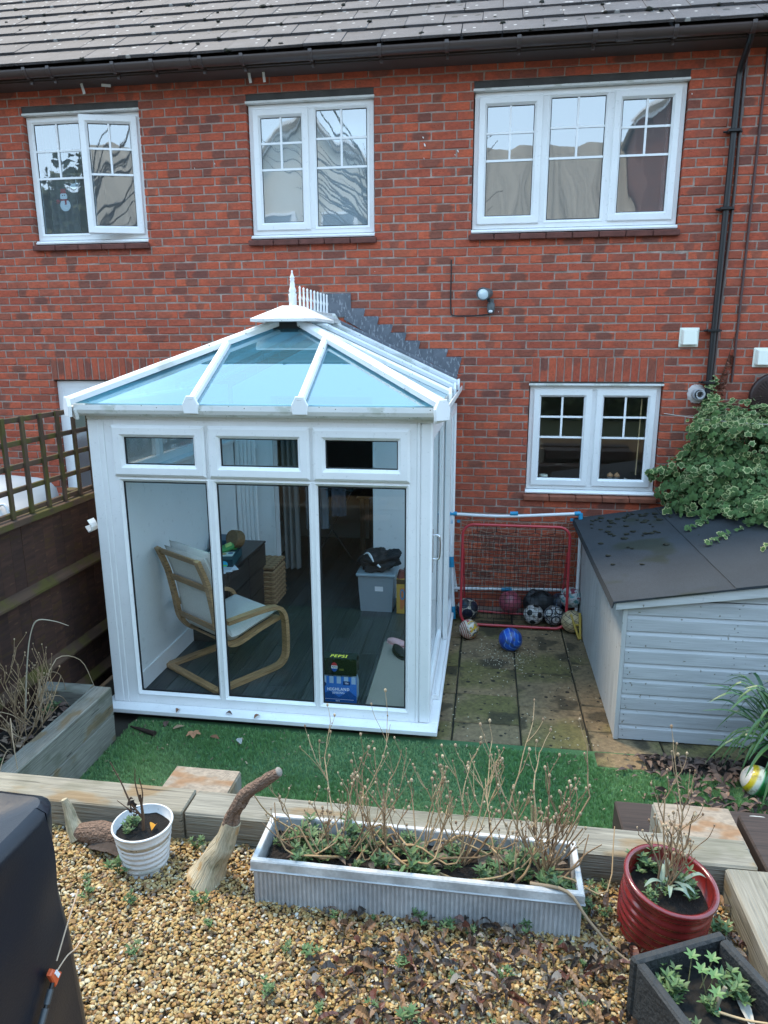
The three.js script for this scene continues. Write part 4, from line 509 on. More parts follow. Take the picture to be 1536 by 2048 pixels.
{ // kitchen sill bits
  const jar = thing('lidded_jar', 'small cream lidded jar on the kitchen window sill', 'jar', [1.69, 1.295, -0.17]); put('body', lathe([[0.001, 0], [0.035, 0], [0.037, 0.005], [0.037, 0.06], [0.032, 0.066], [0.001, 0.066]], 20), mat([0.55, 0.60, 0.52], { rough: 0.4 }), jar); put('lid', lathe([[0.001, 0.067], [0.042, 0.067], [0.044, 0.08], [0.044, 0.095], [0.03, 0.1], [0.001, 0.09]], 20), mat([0.6, 0.62, 0.52], { rough: 0.4 }), jar);
  for (const [k, x] of [2.32, 2.385].entries()) { const m = thing('pepper_mill', k ? 'glass pepper mill with a wooden cap nearer the wall end of the kitchen sill' : 'glass pepper mill with a wooden cap beside the small bottle on the sill', 'mill', [x, 1.295, -0.16]); put('body', lathe([[0.001, 0], [0.026, 0], [0.022, 0.03], [0.02, 0.06], [0.026, 0.085], [0.001, 0.085]], 18), mat([0.5, 0.5, 0.48], { rough: 0.1, phys: true, transmission: 0.6, thickness: 0 }), m); put('cap', lathe([[0.001, 0.086], [0.026, 0.086], [0.03, 0.1], [0.026, 0.118], [0.01, 0.125], [0.004, 0.135], [0.001, 0.136]], 18), mat([0.42, 0.22, 0.10], { rough: 0.4 }), m); }
  const sb = thing('spice_bottle', 'leaning white spice bottle beside the pepper mills', 'bottle', [2.43, 1.295, -0.15]); put('body', xf(lathe([[0.001, 0], [0.02, 0], [0.02, 0.05], [0.013, 0.065], [0.013, 0.08], [0.001, 0.08]], 16), [0, 0.012, 0], [0, 0, -0.5]), mat([0.6, 0.55, 0.48]), sb); put('holder', bx(-0.05, 0.02, 0, 0.035, -0.02, 0.02, 0.004), mat([0.5, 0.47, 0.42]), sb);
  put('inner_sill', bx(1.45, 2.78, 1.26, 1.293, -0.34, -0.118, 0.004), M.upvc, house); put('inner_sill', bx(-3.4, -2.1, 3.62, 3.65, -0.34, -0.118), M.upvc, house); put('inner_sill', bx(0.9, 2.76, 3.62, 3.65, -0.34, -0.118), M.upvc, house);
  put('blind_cord', tube([[2.55, 2.2, -0.1], [2.545, 1.42, -0.1]], 0.006, 5), mat([0.45, 0.33, 0.17]), house); put('blind_cord', tube([[1.61, 2.2, -0.1], [1.60, 1.33, -0.1]], 0.003, 5), mat([0.3, 0.2, 0.15]), house);
  // bedroom sill: snowman sticker and plants
  const sn = thing('snowman_sticker', 'white snowman window sticker with red hat and scarf on the bedroom glass', 'sticker', [-3.03, 3.98, z0 - 0.0165]); const disc = (r, x, y) => new THREE.CylinderGeometry(r, r, 0.001, 24).rotateX(Math.PI / 2).translate(x, y, 0), wt = mat([0.85, 0.86, 0.86]), rd = mat([0.45, 0.03, 0.04]);
  put('body', [disc(0.055, 0, 0), disc(0.038, -0.01, 0.08)], wt, sn); put('hat', [bx(-0.042, 0.022, 0.108, 0.118, -0.001, 0.0015), bx(-0.035, 0.016, 0.118, 0.15, -0.001, 0.0015)], rd, sn); put('scarf', [bx(-0.045, 0.03, 0.042, 0.056, -0.001, 0.002), bx(0.0, 0.016, 0.005, 0.042, -0.001, 0.002)], rd, sn); put('mitten', disc(0.02, -0.075, 0.035), rd, sn); put('arm', tube([[-0.05, 0.02, 0], [-0.14, 0.05, 0]], 0.004, 5), mat([0.05, 0.06, 0.03]), sn); put('buttons', [disc(0.005, 0, 0.03), disc(0.005, 0, 0.01), disc(0.005, -0.02, 0.09), disc(0.005, 0.0, 0.09)].map(g => g.translate(0, 0, 0.001)), M.black, sn);
  const rb = thing('white_sticker', 'small white animal sticker on the bedroom glass near the snowman', 'sticker', [-2.92, 4.15, z0 - 0.0165]); put('shape', [disc(0.03, 0, 0).scale(1.3, 0.8, 1), disc(0.016, 0.035, 0.015), bx(0.02, 0.028, 0.02, 0.06, -0.0005, 0.0005)], wt, rb);
  const pt = thing('window_sill_pot', 'small white pot with thin twiggy houseplant on the bedroom sill', 'plant', [-2.27, 3.655, -0.24]); put('pot', lathe([[0.001, 0], [0.045, 0], [0.055, 0.07], [0.05, 0.07], [0.001, 0.06]], 20), mat([0.7, 0.72, 0.7]), pt); const tw = [], f = rng(31); for (let k = 0; k < 26; k++) { const a = f() * 6.3, l = 0.12 + f() * 0.14; tw.push(tube([[0, 0.06, 0], [Math.cos(a) * 0.04, 0.06 + l * 0.5, Math.sin(a) * 0.04], [Math.cos(a) * 0.07, 0.06 + l, Math.sin(a) * 0.07]], 0.002, 4, 4)); } put('twigs', tw, mat([0.12, 0.10, 0.05]), pt);
}
// ================================================================= GROUND
M.ground = mat([0.07, 0.06, 0.045], { rough: 1, map: again(T.mottle, 0.4) });
{ const g = new THREE.PlaneGeometry(400, 400); g.rotateX(-Math.PI / 2); const o = put('ground', uvm(prep(g)), M.ground); o.position.y = -0.035; structure(o); }
{ // patio: stone slabs, joints open
  T.slab = (() => { const f = rng(44), S = []; for (let i = 0; i < 100; i++) S.push([f(), f(), 0.003 + 0.008 * f(), [0.06, 0.055, 0.04], 0.9]); return texS(768, 768, (u, v) => { const n = fbm(u, v, 6, 4, 3), m = fbm(u, v, 4, 4, 13), g = fbm(u, v, 80, 2, 5); let c = mix3([0.56, 0.48, 0.36], [0.44, 0.38, 0.29], n); c = mix3(c, [0.38, 0.37, 0.20], sm(0.43, 0.68, m) * 0.75); c = mix3(c, [0.20, 0.18, 0.13], sm(0.56, 0.74, fbm(u, v, 9, 3, 33)) * 0.7); const k = 0.76 + 0.34 * g; return c.map(q => q * k); }, S, 0.62); })();
  M.slab = [0, 1, 2].map(k => mat([0.92 + k * 0.07, 0.92 + k * 0.05, 0.92 + k * 0.03], { rough: 0.9, map: T.slab, bump: again(T.bump, 4), bs: 0.006 }));
  const pa = structure(thing('patio', 'mossy stone slab patio beside the conservatory', 'patio')); delete pa.userData.category; delete pa.userData.label;
  const cols = [[0.30, 0.955, [0, 0.25, 0.70, 1.30, 1.77, 2.2, 2.46]], [0.955, 1.425, [0, 0.23, 0.68, 1.30, 1.77, 2.2, 2.46]], [1.425, 1.885, [0, 0.42, 0.87, 1.36, 1.92, 2.46]], [1.885, 2.36, [0, 0.46, 1.15, 1.84, 2.2, 2.46]], [2.36, 3.2, [0, 0.46, 1.15, 1.84, 2.46]]]; const f = rng(9);
  cols.forEach(([a, c, zz], i) => { for (let k = 0; k + 1 < zz.length; k++) { const g = jitter(bx(a + 0.006, c - 0.006, -0.03, -0.002 + (f() - 0.5) * 0.006, zz[k] + 0.006, zz[k + 1] - 0.006, 0.006), 0.002, i * 9 + k); put('paving_slab', g, M.slab[Math.floor(f() * 3)], pa); } });
  put('paving_slab', jitter(bx(1.90, 2.85, -0.028, 0.008, 2.475, 2.64, 0.006), 0.002, 91), M.slab[2], pa);
  put('jointing', bx(0.25, 3.3, -0.034, -0.016, 0, 2.47), mat([0.030, 0.028, 0.018], { rough: 1, map: again(T.grain, 3) }), pa);
}
// scattered seed husks and crumbs on the slabs
{ const f = rng(12), L = []; for (let i = 0; i < 420; i++) { const c = f() < 0.5, x = c ? 1.36 + (f() + f() - 1) * 0.35 : 0.9 + f() * 1.15, z = c ? 1.05 + (f() + f() - 1) * 0.4 : 0.4 + f() * 2.05; L.push({ p: [x, 0.003, z], r: [f() * 0.3, f() * 6.3, f() * 0.3], s: [0.4 + f(), 1, 0.5 + f()], c: f() < 0.7 ? [0.42, 0.38, 0.28] : [0.03, 0.028, 0.02] }); } instanced('seed_husks', cbox(0.012, 0.004, 0.006, 0.0015), mat([1, 1, 1], { rough: 0.9 }), L); }
{ // artificial lawn
  const base = structure(put('lawn', uvm(jitter(bx(-1.32, 3.6, -0.034, 0.002, 2.462, 4.64), 0)), mat([0.06, 0.16, 0.06], { rough: 0.95, map: again(T.grain, 3) }))); void base;
  const bl = []; const f = rng(23); for (let k = 0; k < 9; k++) { const a = f() * 6.3, r = f() * 0.007, l = 0.016 + f() * 0.012, lean = (f() - 0.5) * 0.02, w = 0.0013, x = Math.cos(a) * r, z = Math.sin(a) * r, dx = Math.cos(a + 1.5) * w, dz = Math.sin(a + 1.5) * w, ex = x + Math.cos(a) * lean, ez = z + Math.sin(a) * lean; bl.push([x - dx, 0, z - dz], [x + dx, 0, z + dz], [ex, l, ez]); }
  const g = rawGeo(bl), L = []; for (let i = 0; i < 52000; i++) { const x = -1.32 + f() * 4.5, z = 2.53 + f() * 1.75; if (x > 1.88 && x < 2.87 && z < 2.655) continue; const wear = sm(0.42, 0.62, fbm(x * 0.13 + 0.4, z * 0.13, 6, 3, 71)), lt = rr(0.75, 1.3, f); L.push({ p: [x, 0.001, z], r: [(f() - 0.5) * 0.5, f() * 6.3, (f() - 0.5) * 0.5], s: 0.8 + f() * 0.5 - wear * 0.25, c: mix3([0.125, 0.28, 0.09], [0.29, 0.42, 0.20], wear * 0.7 + f() * 0.25).map(q => q * lt) }); }
  { const D = []; for (let i = 0; i < 420; i++) D.push({ p: [-1.3 + f() * 4.3, 0.022 + f() * 0.004, 2.54 + Math.pow(f(), 1.5) * 1.5], r: [f() * 0.6, f() * 6.3, f() * 0.6], s: [0.3 + f() * 1.6, 1, 0.4 + f()], c: mix3([0.05, 0.035, 0.025], [0.34, 0.26, 0.17], f()) }); instanced('lawn_debris', cbox(0.014, 0.003, 0.006, 0.001), mat([1, 1, 1], { rough: 0.9 }), D); }
  instanced('lawn_pile', g, mat([1, 1, 1], { rough: 0.6 }), L);
}
// ---- leaves
function leafGeo(kind, w, l, curl = 0.2, seed = 1) { // flat-ish leaf along +z, triangulated fan with a fold
  const f = rng(seed), n = 14, T2 = []; const ed = t => kind === 'oval' ? Math.sin(Math.PI * Math.pow(t, 0.8)) : kind === 'blade' ? Math.pow(Math.sin(Math.PI * Math.pow(t, 0.7)), 0.7) : 0;
  const P = (t, s) => { const q = s * ed(t) * w / 2 * (1 + (f() - 0.5) * 0.1); return [q, Math.abs(q) * curl * 2 + Math.sin(t * 3) * l * curl * 0.4, (t - 0.5) * l]; };
  let a = P(0, 0), pl = P(0, -1), pr = P(0, 1); for (let i = 1; i <= n; i++) { const t = i / n, c = P(t, 0), cl = P(t, -1), cr = P(t, 1); T2.push(...quad(a, pl, cl, c), ...quad(pr, a, c, cr)); a = c; pl = cl; pr = cr; } const g = rawGeo(T2); return uvm(g);
}
M.leafBrown = [mat([0.20, 0.085, 0.04], { rough: 0.7 }), mat([0.11, 0.065, 0.05], { rough: 0.55 }), mat([0.30, 0.20, 0.12], { rough: 0.8 }), mat([0.34, 0.34, 0.33], { rough: 0.7 })];
{ // single leaves and a bark strip on the lawn
  const ml = thing('maple_leaf', 'orange brown lobed dead leaf lying on the lawn', 'leaf', [-0.818, 0.028, 2.655], 0.4); const parts = []; for (const [a, s] of [[0, 1], [0.9, 0.8], [-0.9, 0.8], [1.9, 0.55], [-1.9, 0.55]]) { const g = leafGeo('oval', 0.045 * s, 0.085 * s, 0.12, 5); g.translate(0, 0, 0.038 * s); g.rotateY(a); parts.push(g); } put('blade', parts, mat([0.42, 0.20, 0.10], { rough: 0.8 }), ml);
  for (const [i, [x, z, r, m, lab]] of [[-0.649, 2.69, 1.2, 0, 'rust brown oval dead leaf on the lawn near the lobed leaf'], [-0.466, 2.71, 0.6, 3, 'pale silvery leaf lying on the lawn'], [-0.95, 2.60, 2.2, 2, 'curled tan dead leaf on the lawn by the conservatory sill'], [-1.06, 2.57, 0.3, 1, 'dark brown dead leaf on the lawn by the conservatory sill']].entries()) tag(put('fallen_leaf', leafGeo('oval', 0.04, 0.085, 0.15, 20 + i), M.leafBrown[m]), lab, 'leaf').position.set(x, 0.024, z), scene.children.at(-1).rotation.y = r;
  tag(put('bark_strip', tube([[-1.287, 0.03, 2.643], [-1.18, 0.032, 2.68], [-1.074, 0.03, 2.712]], [0.006, 0.014, 0.02], 7), mat([0.045, 0.026, 0.018], { rough: 1, map: again(T.wood, 3) })), 'dark strip of bark lying on the lawn', 'bark');
  for (const [i, [x, z]] of [[-1.0, 2.5], [-0.62, 2.49], [-0.41, 2.5]].entries()) { const o = tag(put('sill_leaf', leafGeo('oval', 0.028, 0.055, 0.4, 60 + i), M.leafBrown[i % 2]), 'crumpled brown leaf lying on the white conservatory sill', 'leaf', 'leaves on the conservatory sill'); o.position.set(x, 0.089, z - 0.005); o.rotation.y = i * 1.3; }
}
// ================================================================= LEFT FENCE WITH TRELLIS
{
  T.fence = tex(512, 512, (u, v) => { const s = fbm(u, v, 8, 4, 3, 6, 1), k = 0.55 + 0.4 * fbm(u, v, 6, 5, 7, 8, 1); let c = [k * 0.5, k * 0.40, k * 0.36]; c = mix3(c, [0.40, 0.36, 0.17], sm(0.6, 0.76, s) * 0.6); c = mix3(c, [0.62, 0.55, 0.42], sm(0.70, 0.8, fbm(u, v, 14, 4, 17, 4, 1)) * 0.4); return c; });
  M.fence = [mat([0.42, 0.29, 0.235], { rough: 0.9, map: T.fence }), mat([0.48, 0.33, 0.26], { rough: 0.9, map: T.fence }), mat([0.35, 0.245, 0.21], { rough: 0.9, map: T.fence })];
  T.fenceRail = tex(512, 512, (u, v) => { const k = 0.5 + 0.35 * fbm(u, v, 5, 5, 7, 1, 8), m = fbm(u, v, 7, 4, 31); return mix3([k * 0.62, k * 0.5, k * 0.42], [0.42, 0.42, 0.16], sm(0.45, 0.7, m) * 0.8); });
  M.rail = mat([0.55, 0.5, 0.45], { rough: 0.9, map: T.fenceRail }); M.trellis = mat([0.50, 0.47, 0.42], { rough: 0.9, map: T.fenceRail });
  const fx = -1.85, fe = thing('garden_fence', 'dark brown close-board fence with mossy rails and trellis top', 'fence', [fx, 0, 0]); const f = rng(66);
  const Y1 = 1.51; for (let z = 0.06; z < 5.2; z += 0.112) put('board', jitter(bx(-0.03, -0.012 + (f() - 0.5) * 0.006, 0.0, Y1 - 0.01 + (f() - 0.5) * 0.006, z, z + 0.118, 0.002, 'y'), 0.0015, Math.round(z * 100)), M.fence[Math.floor(f() * 3)], fe);
  put('cap_rail', jitter(bx(-0.045, 0.045, Y1, Y1 + 0.045, 0.05, 5.2, 0.004, 'z'), 0.001, 3), M.rail, fe);
  for (const [a, b] of [[1.00, 1.075], [0.42, 0.50], [0.10, 0.18]]) put('rail', extrude([[-0.012, a], [0.035, a + 0.012], [0.035, a + 0.028], [-0.012, b]], 5.12).translate(0, 0, 0.06), M.rail, fe);
  for (const z of [0.08, 2.05, 4.0]) put('post', bx(-0.125, -0.031, 0, 1.6, z - 0.05, z + 0.05, 0.005, 'y'), M.rail, fe);
  const t0 = Y1 + 0.05, t1 = 2.2; for (let z = 0.16; z < 4.4; z += 0.19) put('trellis_upright', jitter(bx(0.0, 0.02, t0 - 0.002, t1, z, z + 0.034, 0.003, 'y'), 0.001, Math.round(z * 50)), M.trellis, fe);
  for (let k = 0; k < 5; k++) { const y = t0 + 0.005 + k * (t1 - t0 - 0.045) / 4; put('trellis_rail', jitter(bx(-0.021, -0.001, y, y + 0.034, 0.06, 5.15, 0.003, 'z'), 0.001, k), M.trellis, fe); }
  // neighbour's covered furniture beyond
  const nb = thing('covered_furniture', 'white and turquoise bags heaped behind the trellis', 'bags', [-3.0, 0, 1.2]); const wm = mat([0.50, 0.48, 0.46], { rough: 0.6 }), tq = mat([0.06, 0.42, 0.45], { rough: 0.5 });
  for (const [x, y, z, s, sy, m] of [[0, 0.75, 0.2, 0.42, 0.75, 0], [-0.6, 0.8, 0.1, 0.45, 0.85, 0], [0.35, 0.5, 0.5, 0.32, 0.5, 0]]) { const g = new THREE.SphereGeometry(1, 28, 20), p = g.attributes.position; for (let i = 0; i < p.count; i++) { const n = 1 + 0.18 * noise3(p.getX(i) * 2 + x * 9, p.getY(i) * 2, p.getZ(i) * 2, 3); p.setXYZ(i, Math.sign(p.getX(i)) * Math.pow(Math.abs(p.getX(i)), 0.6) * s * n, Math.sign(p.getY(i)) * Math.pow(Math.abs(p.getY(i)), 0.7) * sy * n, Math.sign(p.getZ(i)) * Math.pow(Math.abs(p.getZ(i)), 0.6) * s * n); } g.computeVertexNormals(); g.translate(x, y, z); put('bag', g, wm, nb); }
  for (const [x, y, z, r] of [[-0.25, 1.42, 0.35, 0.3], [0.1, 1.1, 0.55, 0.6]]) put('turquoise_strap', xf(jitter(cbox(0.5, 0.06, 0.12, 0.02), 0.01, 2), [x, y, z], [0.3, r, -0.2]), tq, nb); put('handle', tube([[0.1, 1.3, 0.5], [0.25, 1.38, 0.52], [0.33, 1.2, 0.55]], 0.012, 6), mat([0.7, 0.7, 0.7]), nb);
}
// ================================================================= SLEEPER PLANTER ON THE LEFT
T.sleeper = tex(1024, 512, (u, v) => { const k = 0.70 + 0.20 * fbm(u, v, 4, 4, 7, 1, 30) + 0.14 * (pn(u * 20, v * 340, 20, 340, 6) - 0.5) + 0.10 * (fbm(u, v, 5, 3, 61) - 0.5); let c = [k, k * 0.985, k * 0.95]; c = mix3(c, [0.74, 0.56, 0.34], sm(0.60, 0.76, fbm(u, v, 3, 4, 19, 2, 3)) * 0.5); c = mix3(c, [0.50, 0.51, 0.42], sm(0.55, 0.8, fbm(u, v, 6, 4, 29)) * 0.4); const cr = pn(u * 7, v * 150, 7, 150, 51); return c.map(q => q * (1 - 0.42 * sm(0.90, 0.95, cr))); }, [0.9, 1.3]);
M.sleeper = [[0.36, 0.345, 0.30], [0.34, 0.345, 0.32], [0.38, 0.35, 0.29]].map(c => mat(c, { rough: 0.85, map: T.sleeper, bump: again(T.woodBump, [1, 2]), bs: 0.004 }));
M.endGrain = mat([0.43, 0.395, 0.34], { rough: 0.9, map: tex(512, 512, (u, v) => { const r = Math.hypot(u - 0.45, v + 0.35) * 46 + 1.5 * fbm(u, v, 5, 4, 3), w = 0.5 + 0.5 * Math.sin(r * 6.28 / 1.6); let k = 0.66 + 0.22 * w + 0.25 * (fbm(u, v, 20, 3, 9) - 0.5); return mix3([k, k * 0.95, k * 0.9], [0.72, 0.48, 0.28], sm(0.5, 0.75, fbm(u, v, 3, 3, 77)) * 0.5); }, [3.4, 6]) });
function sleeper(parent, x0, x1, y0, y1, z0, z1, grain, m) { return put('sleeper', jitter(bx(x0, x1, y0, y1, z0, z1, 0.006, grain), 0.002, Math.round(x0 * 77 + y0 * 31 + z0 * 13)), m, parent); }
{
  const p = thing('sleeper_planter', 'grey timber sleeper raised bed full of tangled dry stems beside the fence', 'planter');
  for (const [k, [a, b]] of [[0.0, 0.2], [0.201, 0.4]].entries()) { sleeper(p, -1.45, -1.32, a, b, 2.78, 4.64, 'z', M.sleeper[1]); sleeper(p, -1.80, -1.452, a, b, 2.76, 2.88, 'x', M.sleeper[k]); }
  put('soil', uvm(jitter(bx(-1.80, -1.452, 0.02, 0.30, 2.885, 4.64), 0)), M.soil, p);
  const f = rng(40), L = []; for (let i = 0; i < 130; i++) L.push({ p: [-1.78 + f() * 0.32, 0.315 + f() * 0.02, 2.9 + f() * 1.2], r: [(f() - 0.5) * 1, f() * 6.3, (f() - 0.5) * 1], s: 0.6 + f() * 0.7, c: mix3([0.10, 0.06, 0.05], [0.34, 0.25, 0.18], f()) }); instanced('leaf_litter', leafGeo('oval', 0.03, 0.06, 0.3, 8), mat([1, 1, 1], { rough: 0.8 }), L, p);
}
// ================================================================= SHED
{
  const s = thing('garden_store', 'pale grey shiplap storage shed with sloping black felt roof', 'shed', [2.05, 0, 0]);
  T.paint = tex(512, 512, (u, v) => { const k = 0.80 + 0.14 * fbm(u, v, 5, 5, 3, 1, 5) + 0.06 * pn(u * 10, v * 200, 10, 200, 3); let c = [k, k, k]; c = mix3(c, [0.42, 0.38, 0.30], sm(0.80, 0.84, fbm(u, v, 24, 4, 15, 2, 1)) * 0.6); return c; }, [0.7, 1]);
  M.shed = mat([0.56, 0.58, 0.60], { rough: 0.55, map: T.paint, bump: again(T.woodBump, [1, 2]), bs: 0.0015 }); M.shedSide = mat([0.60, 0.61, 0.61], { rough: 0.6, map: T.paint, bump: again(T.woodBump, [1, 2]), bs: 0.002 });
  const W = 1.02, ZB = 0.12, ZF = 2.285, H0 = 1.0, SL = 0.167, top = x => H0 + SL * x; const pitch = 0.113;
  for (let k = 0; k < 10; k++) { const y0 = 0.005 + k * pitch, y1 = y0 + pitch; if (y0 > top(W)) break; const xa = y1 <= H0 ? 0.032 : Math.max(0.032, (y0 - H0) / SL + 0.05); // clapboards: shiplap profile
    const prof = [[0, y0], [0.018, y0 + 0.004], [0.018, y1 - 0.028], [0.006, y1 - 0.001], [0, y1 - 0.001]]; const g = extrude(prof.map(([a, b]) => [a, b]), W - xa).rotateY(-Math.PI / 2).translate(W, 0, ZF - 0.018); const ps = g.attributes.position; for (let i = 0; i < ps.count; i++) { const lim = top(ps.getX(i)) - 0.004; if (ps.getY(i) > lim) ps.setY(i, lim); } put('board', uvm(g, 'x'), M.shed, s);
    for (const nx of [0.06, 0.72]) if (y1 < top(nx)) for (const ny of [0.03, 0.075]) put('nail', xf(new THREE.CylinderGeometry(0.003, 0.003, 0.002, 6).rotateX(Math.PI / 2), [nx + (ny > 0.05 ? -0.006 : 0), y0 + ny, ZF + 0.001]), M.black, s); }
  put('corner_post', bx(0, 0.03, 0.003, H0, ZF - 0.03, ZF + 0.006, 0.003, 'y'), M.shedSide, s);
  for (let k = 0; k < 15; k++) { const a = ZB + k * (ZF - 0.031 - ZB) / 15, b = ZB + (k + 1) * (ZF - 0.031 - ZB) / 15; put('side_board', jitter(bx(0.004, 0.022, 0.003, H0 - 0.005, a + 0.0015, b - 0.0015, 0.003, 'y'), 0.0008, k), M.shedSide, s); }
  put('rear_panel', [extrude([[0.02, 0.003], [W, 0.003], [W, top(W) - 0.01], [0.02, H0 - 0.01]], 0.02).translate(0, 0, ZB), bx(W - 0.02, W - 0.001, 0.003, H0, ZB, ZF - 0.02)], M.shedSide, s);
  put('fascia_board', extrude([[-0.055, top(-0.055) - 0.035], [W + 0.04, top(W + 0.04) - 0.06], [W + 0.04, top(W + 0.04) + 0.012], [-0.055, top(-0.055) + 0.012]], 0.018, 0.002).translate(0, 0, ZF + 0.022), mat([0.62, 0.63, 0.63], { rough: 0.7, map: T.paint }), s);
  const fel = tex(512, 512, (u, v) => { let k = 0.62 + 0.2 * fbm(u, v, 7, 4, 4) + 0.16 * h2(Math.floor(u * 512), Math.floor(v * 512), 3), c = [k * 0.95, k, k * 1.04]; return mix3(c, [0.50, 0.55, 0.22], sm(0.60, 0.74, fbm(u, v, 5, 4, 24)) * 0.45); }, 0.5);
  M.felt = mat([0.050, 0.053, 0.056], { rough: 0.95, map: fel, bump: again(T.grain, 8), bs: 0.001 }); M.felt.color.setRGB(0.050, 0.055, 0.061);
  const th = Math.atan(SL), felt = (a, b, lift) => { const g = new THREE.BoxGeometry((b - a) / Math.cos(th), 0.012, ZF + 0.05 - ZB + 0.06, 8, 1, 20); jitter(g, 0.0014, 7); return uvm(prep(xf(g, [(a + b) / 2, top((a + b) / 2) + 0.021 + lift, (ZB + ZF) / 2 + 0.0], [0, 0, th]))); };
  put('roof_felt', felt(-0.075, 0.98, 0), M.felt, s); put('roof_felt', felt(0.66, W + 0.3, 0.006), M.felt, s);
  put('felt_drip', extrude([[-0.075, top(-0.075) + 0.026], [-0.085, top(-0.08) - 0.02], [-0.078, top(-0.08) - 0.02], [-0.066, top(-0.07) + 0.016]], ZF - ZB + 0.08).translate(0, 0, ZB - 0.03), M.felt, s);
  // moss tufts on the roof
  const f = rng(17); M.moss = mat([0.022, 0.022, 0.014], { rough: 1 }); for (let i = 0; i < 64; i++) { const x = 0.02 + f() * 0.85, z = ZB + 0.05 + f() * f() * 2.0, r = 0.008 + 0.016 * f(); const g = new THREE.SphereGeometry(r, 9, 6); jitter(g, r * 0.3, i); g.scale(1.3, 0.45, 1); g.translate(x, top(x) + 0.032, z); put('moss_clump', g, M.moss, s); }
}
// ================================================================= GOALS AND BALLS
{
  const g = thing('rebounder_goal', 'red tubular rebounder goal with black net in the patio corner', 'goal', [1.425, 0, 0.42]); M.redPaint = mat([0.48, 0.035, 0.045], { rough: 0.35, phys: true, clearcoat: 0.4 });
  const W = 0.495, H = 0.985, r = 0.1, loop = []; const arc = (cx, cy, a0) => { for (let i = 0; i <= 5; i++) { const a = a0 + i / 5 * Math.PI / 2; loop.push([cx + Math.cos(a) * r, cy + Math.sin(a) * r]); } };
  arc(W - r, H - r, 0); arc(-W + r, H - r, Math.PI / 2); arc(-W + r, 0.02 + r, Math.PI); arc(W - r, 0.02 + r, Math.PI * 1.5); loop.push(loop[0]);
  const leanZ = y => -0.10 * y; const cl = new THREE.CurvePath(); void cl; const pts = loop.map(([x, y]) => V3(x, y, leanZ(y))), seg = []; for (let i = 0; i + 1 < pts.length; i++) seg.push(tube([pts[i], pts[i + 1]], 0.0135, 10, 1, false)); put('frame', seg, M.redPaint, g);
  put('rear_stand', [tube([[-W + 0.02, 0.02, -0.02], [-W + 0.03, 0.02, -0.32], [0, 0.02, -0.33], [W - 0.03, 0.02, -0.32], [W - 0.02, 0.02, -0.02]], 0.011, 8, 40), tube([[-W + 0.03, 0.02, -0.3], [-W + 0.012, 0.75, -0.08]], 0.010, 8), tube([[W - 0.03, 0.02, -0.3], [W - 0.012, 0.75, -0.08]], 0.010, 8)], M.redPaint, g);
  M.net = mat([0.010, 0.010, 0.011], { rough: 0.9 }); const nt = [], n = 22, f = rng(4), X = i => -W + 0.06 + i * (2 * W - 0.12) / n, Yq = j => 0.09 + j * (H - 0.17) / n, q = (i, j) => { const sag = 0.04 * Math.sin(i / n * Math.PI) * Math.sin(j / n * Math.PI), e = Math.sin(j * 1.7 + i) * 0.003; return [X(i) + Math.sin(j * 0.9 + i) * 0.003, Yq(j) - 0.025 * Math.sin(i / n * Math.PI * 1) * (j / n) + e, leanZ(Yq(j)) - sag]; };
  for (let i = 0; i <= n; i++) nt.push(tube(Array.from({ length: n + 1 }, (_, j) => q(i, j)), 0.0026, 3, n, false)); for (let j = 0; j <= n; j++) nt.push(tube(Array.from({ length: n + 1 }, (_, i) => q(i, j)), 0.0026, 3, n, false));
  put('net', nt, M.net, g);
  const ties = []; for (let i = 0; i < 5; i++) { const x = -0.36 + i * 0.18; ties.push(tube([[x, H + 0.012, leanZ(H)], [x, H - 0.07, leanZ(H) - 0.004]], 0.004, 5), tube([[x, 0.01, 0], [x, 0.1, 0]], 0.003, 5)); const yy = 0.2 + i * 0.15; for (const s of [-1, 1]) ties.push(tube([[s * (W + 0.012), yy, leanZ(yy)], [s * (W - 0.065), yy, leanZ(yy)]], 0.0035, 5)); } for (let i = 0; i < 4; i++) { const x = -0.36 + i * 0.18; ties.push(tube([[x, H - 0.06, leanZ(H)], [x + 0.09, H - 0.085, leanZ(H)], [x + 0.18, H - 0.06, leanZ(H)]], 0.003, 4, 6)); } put('net_ties', ties, M.net, g);
}
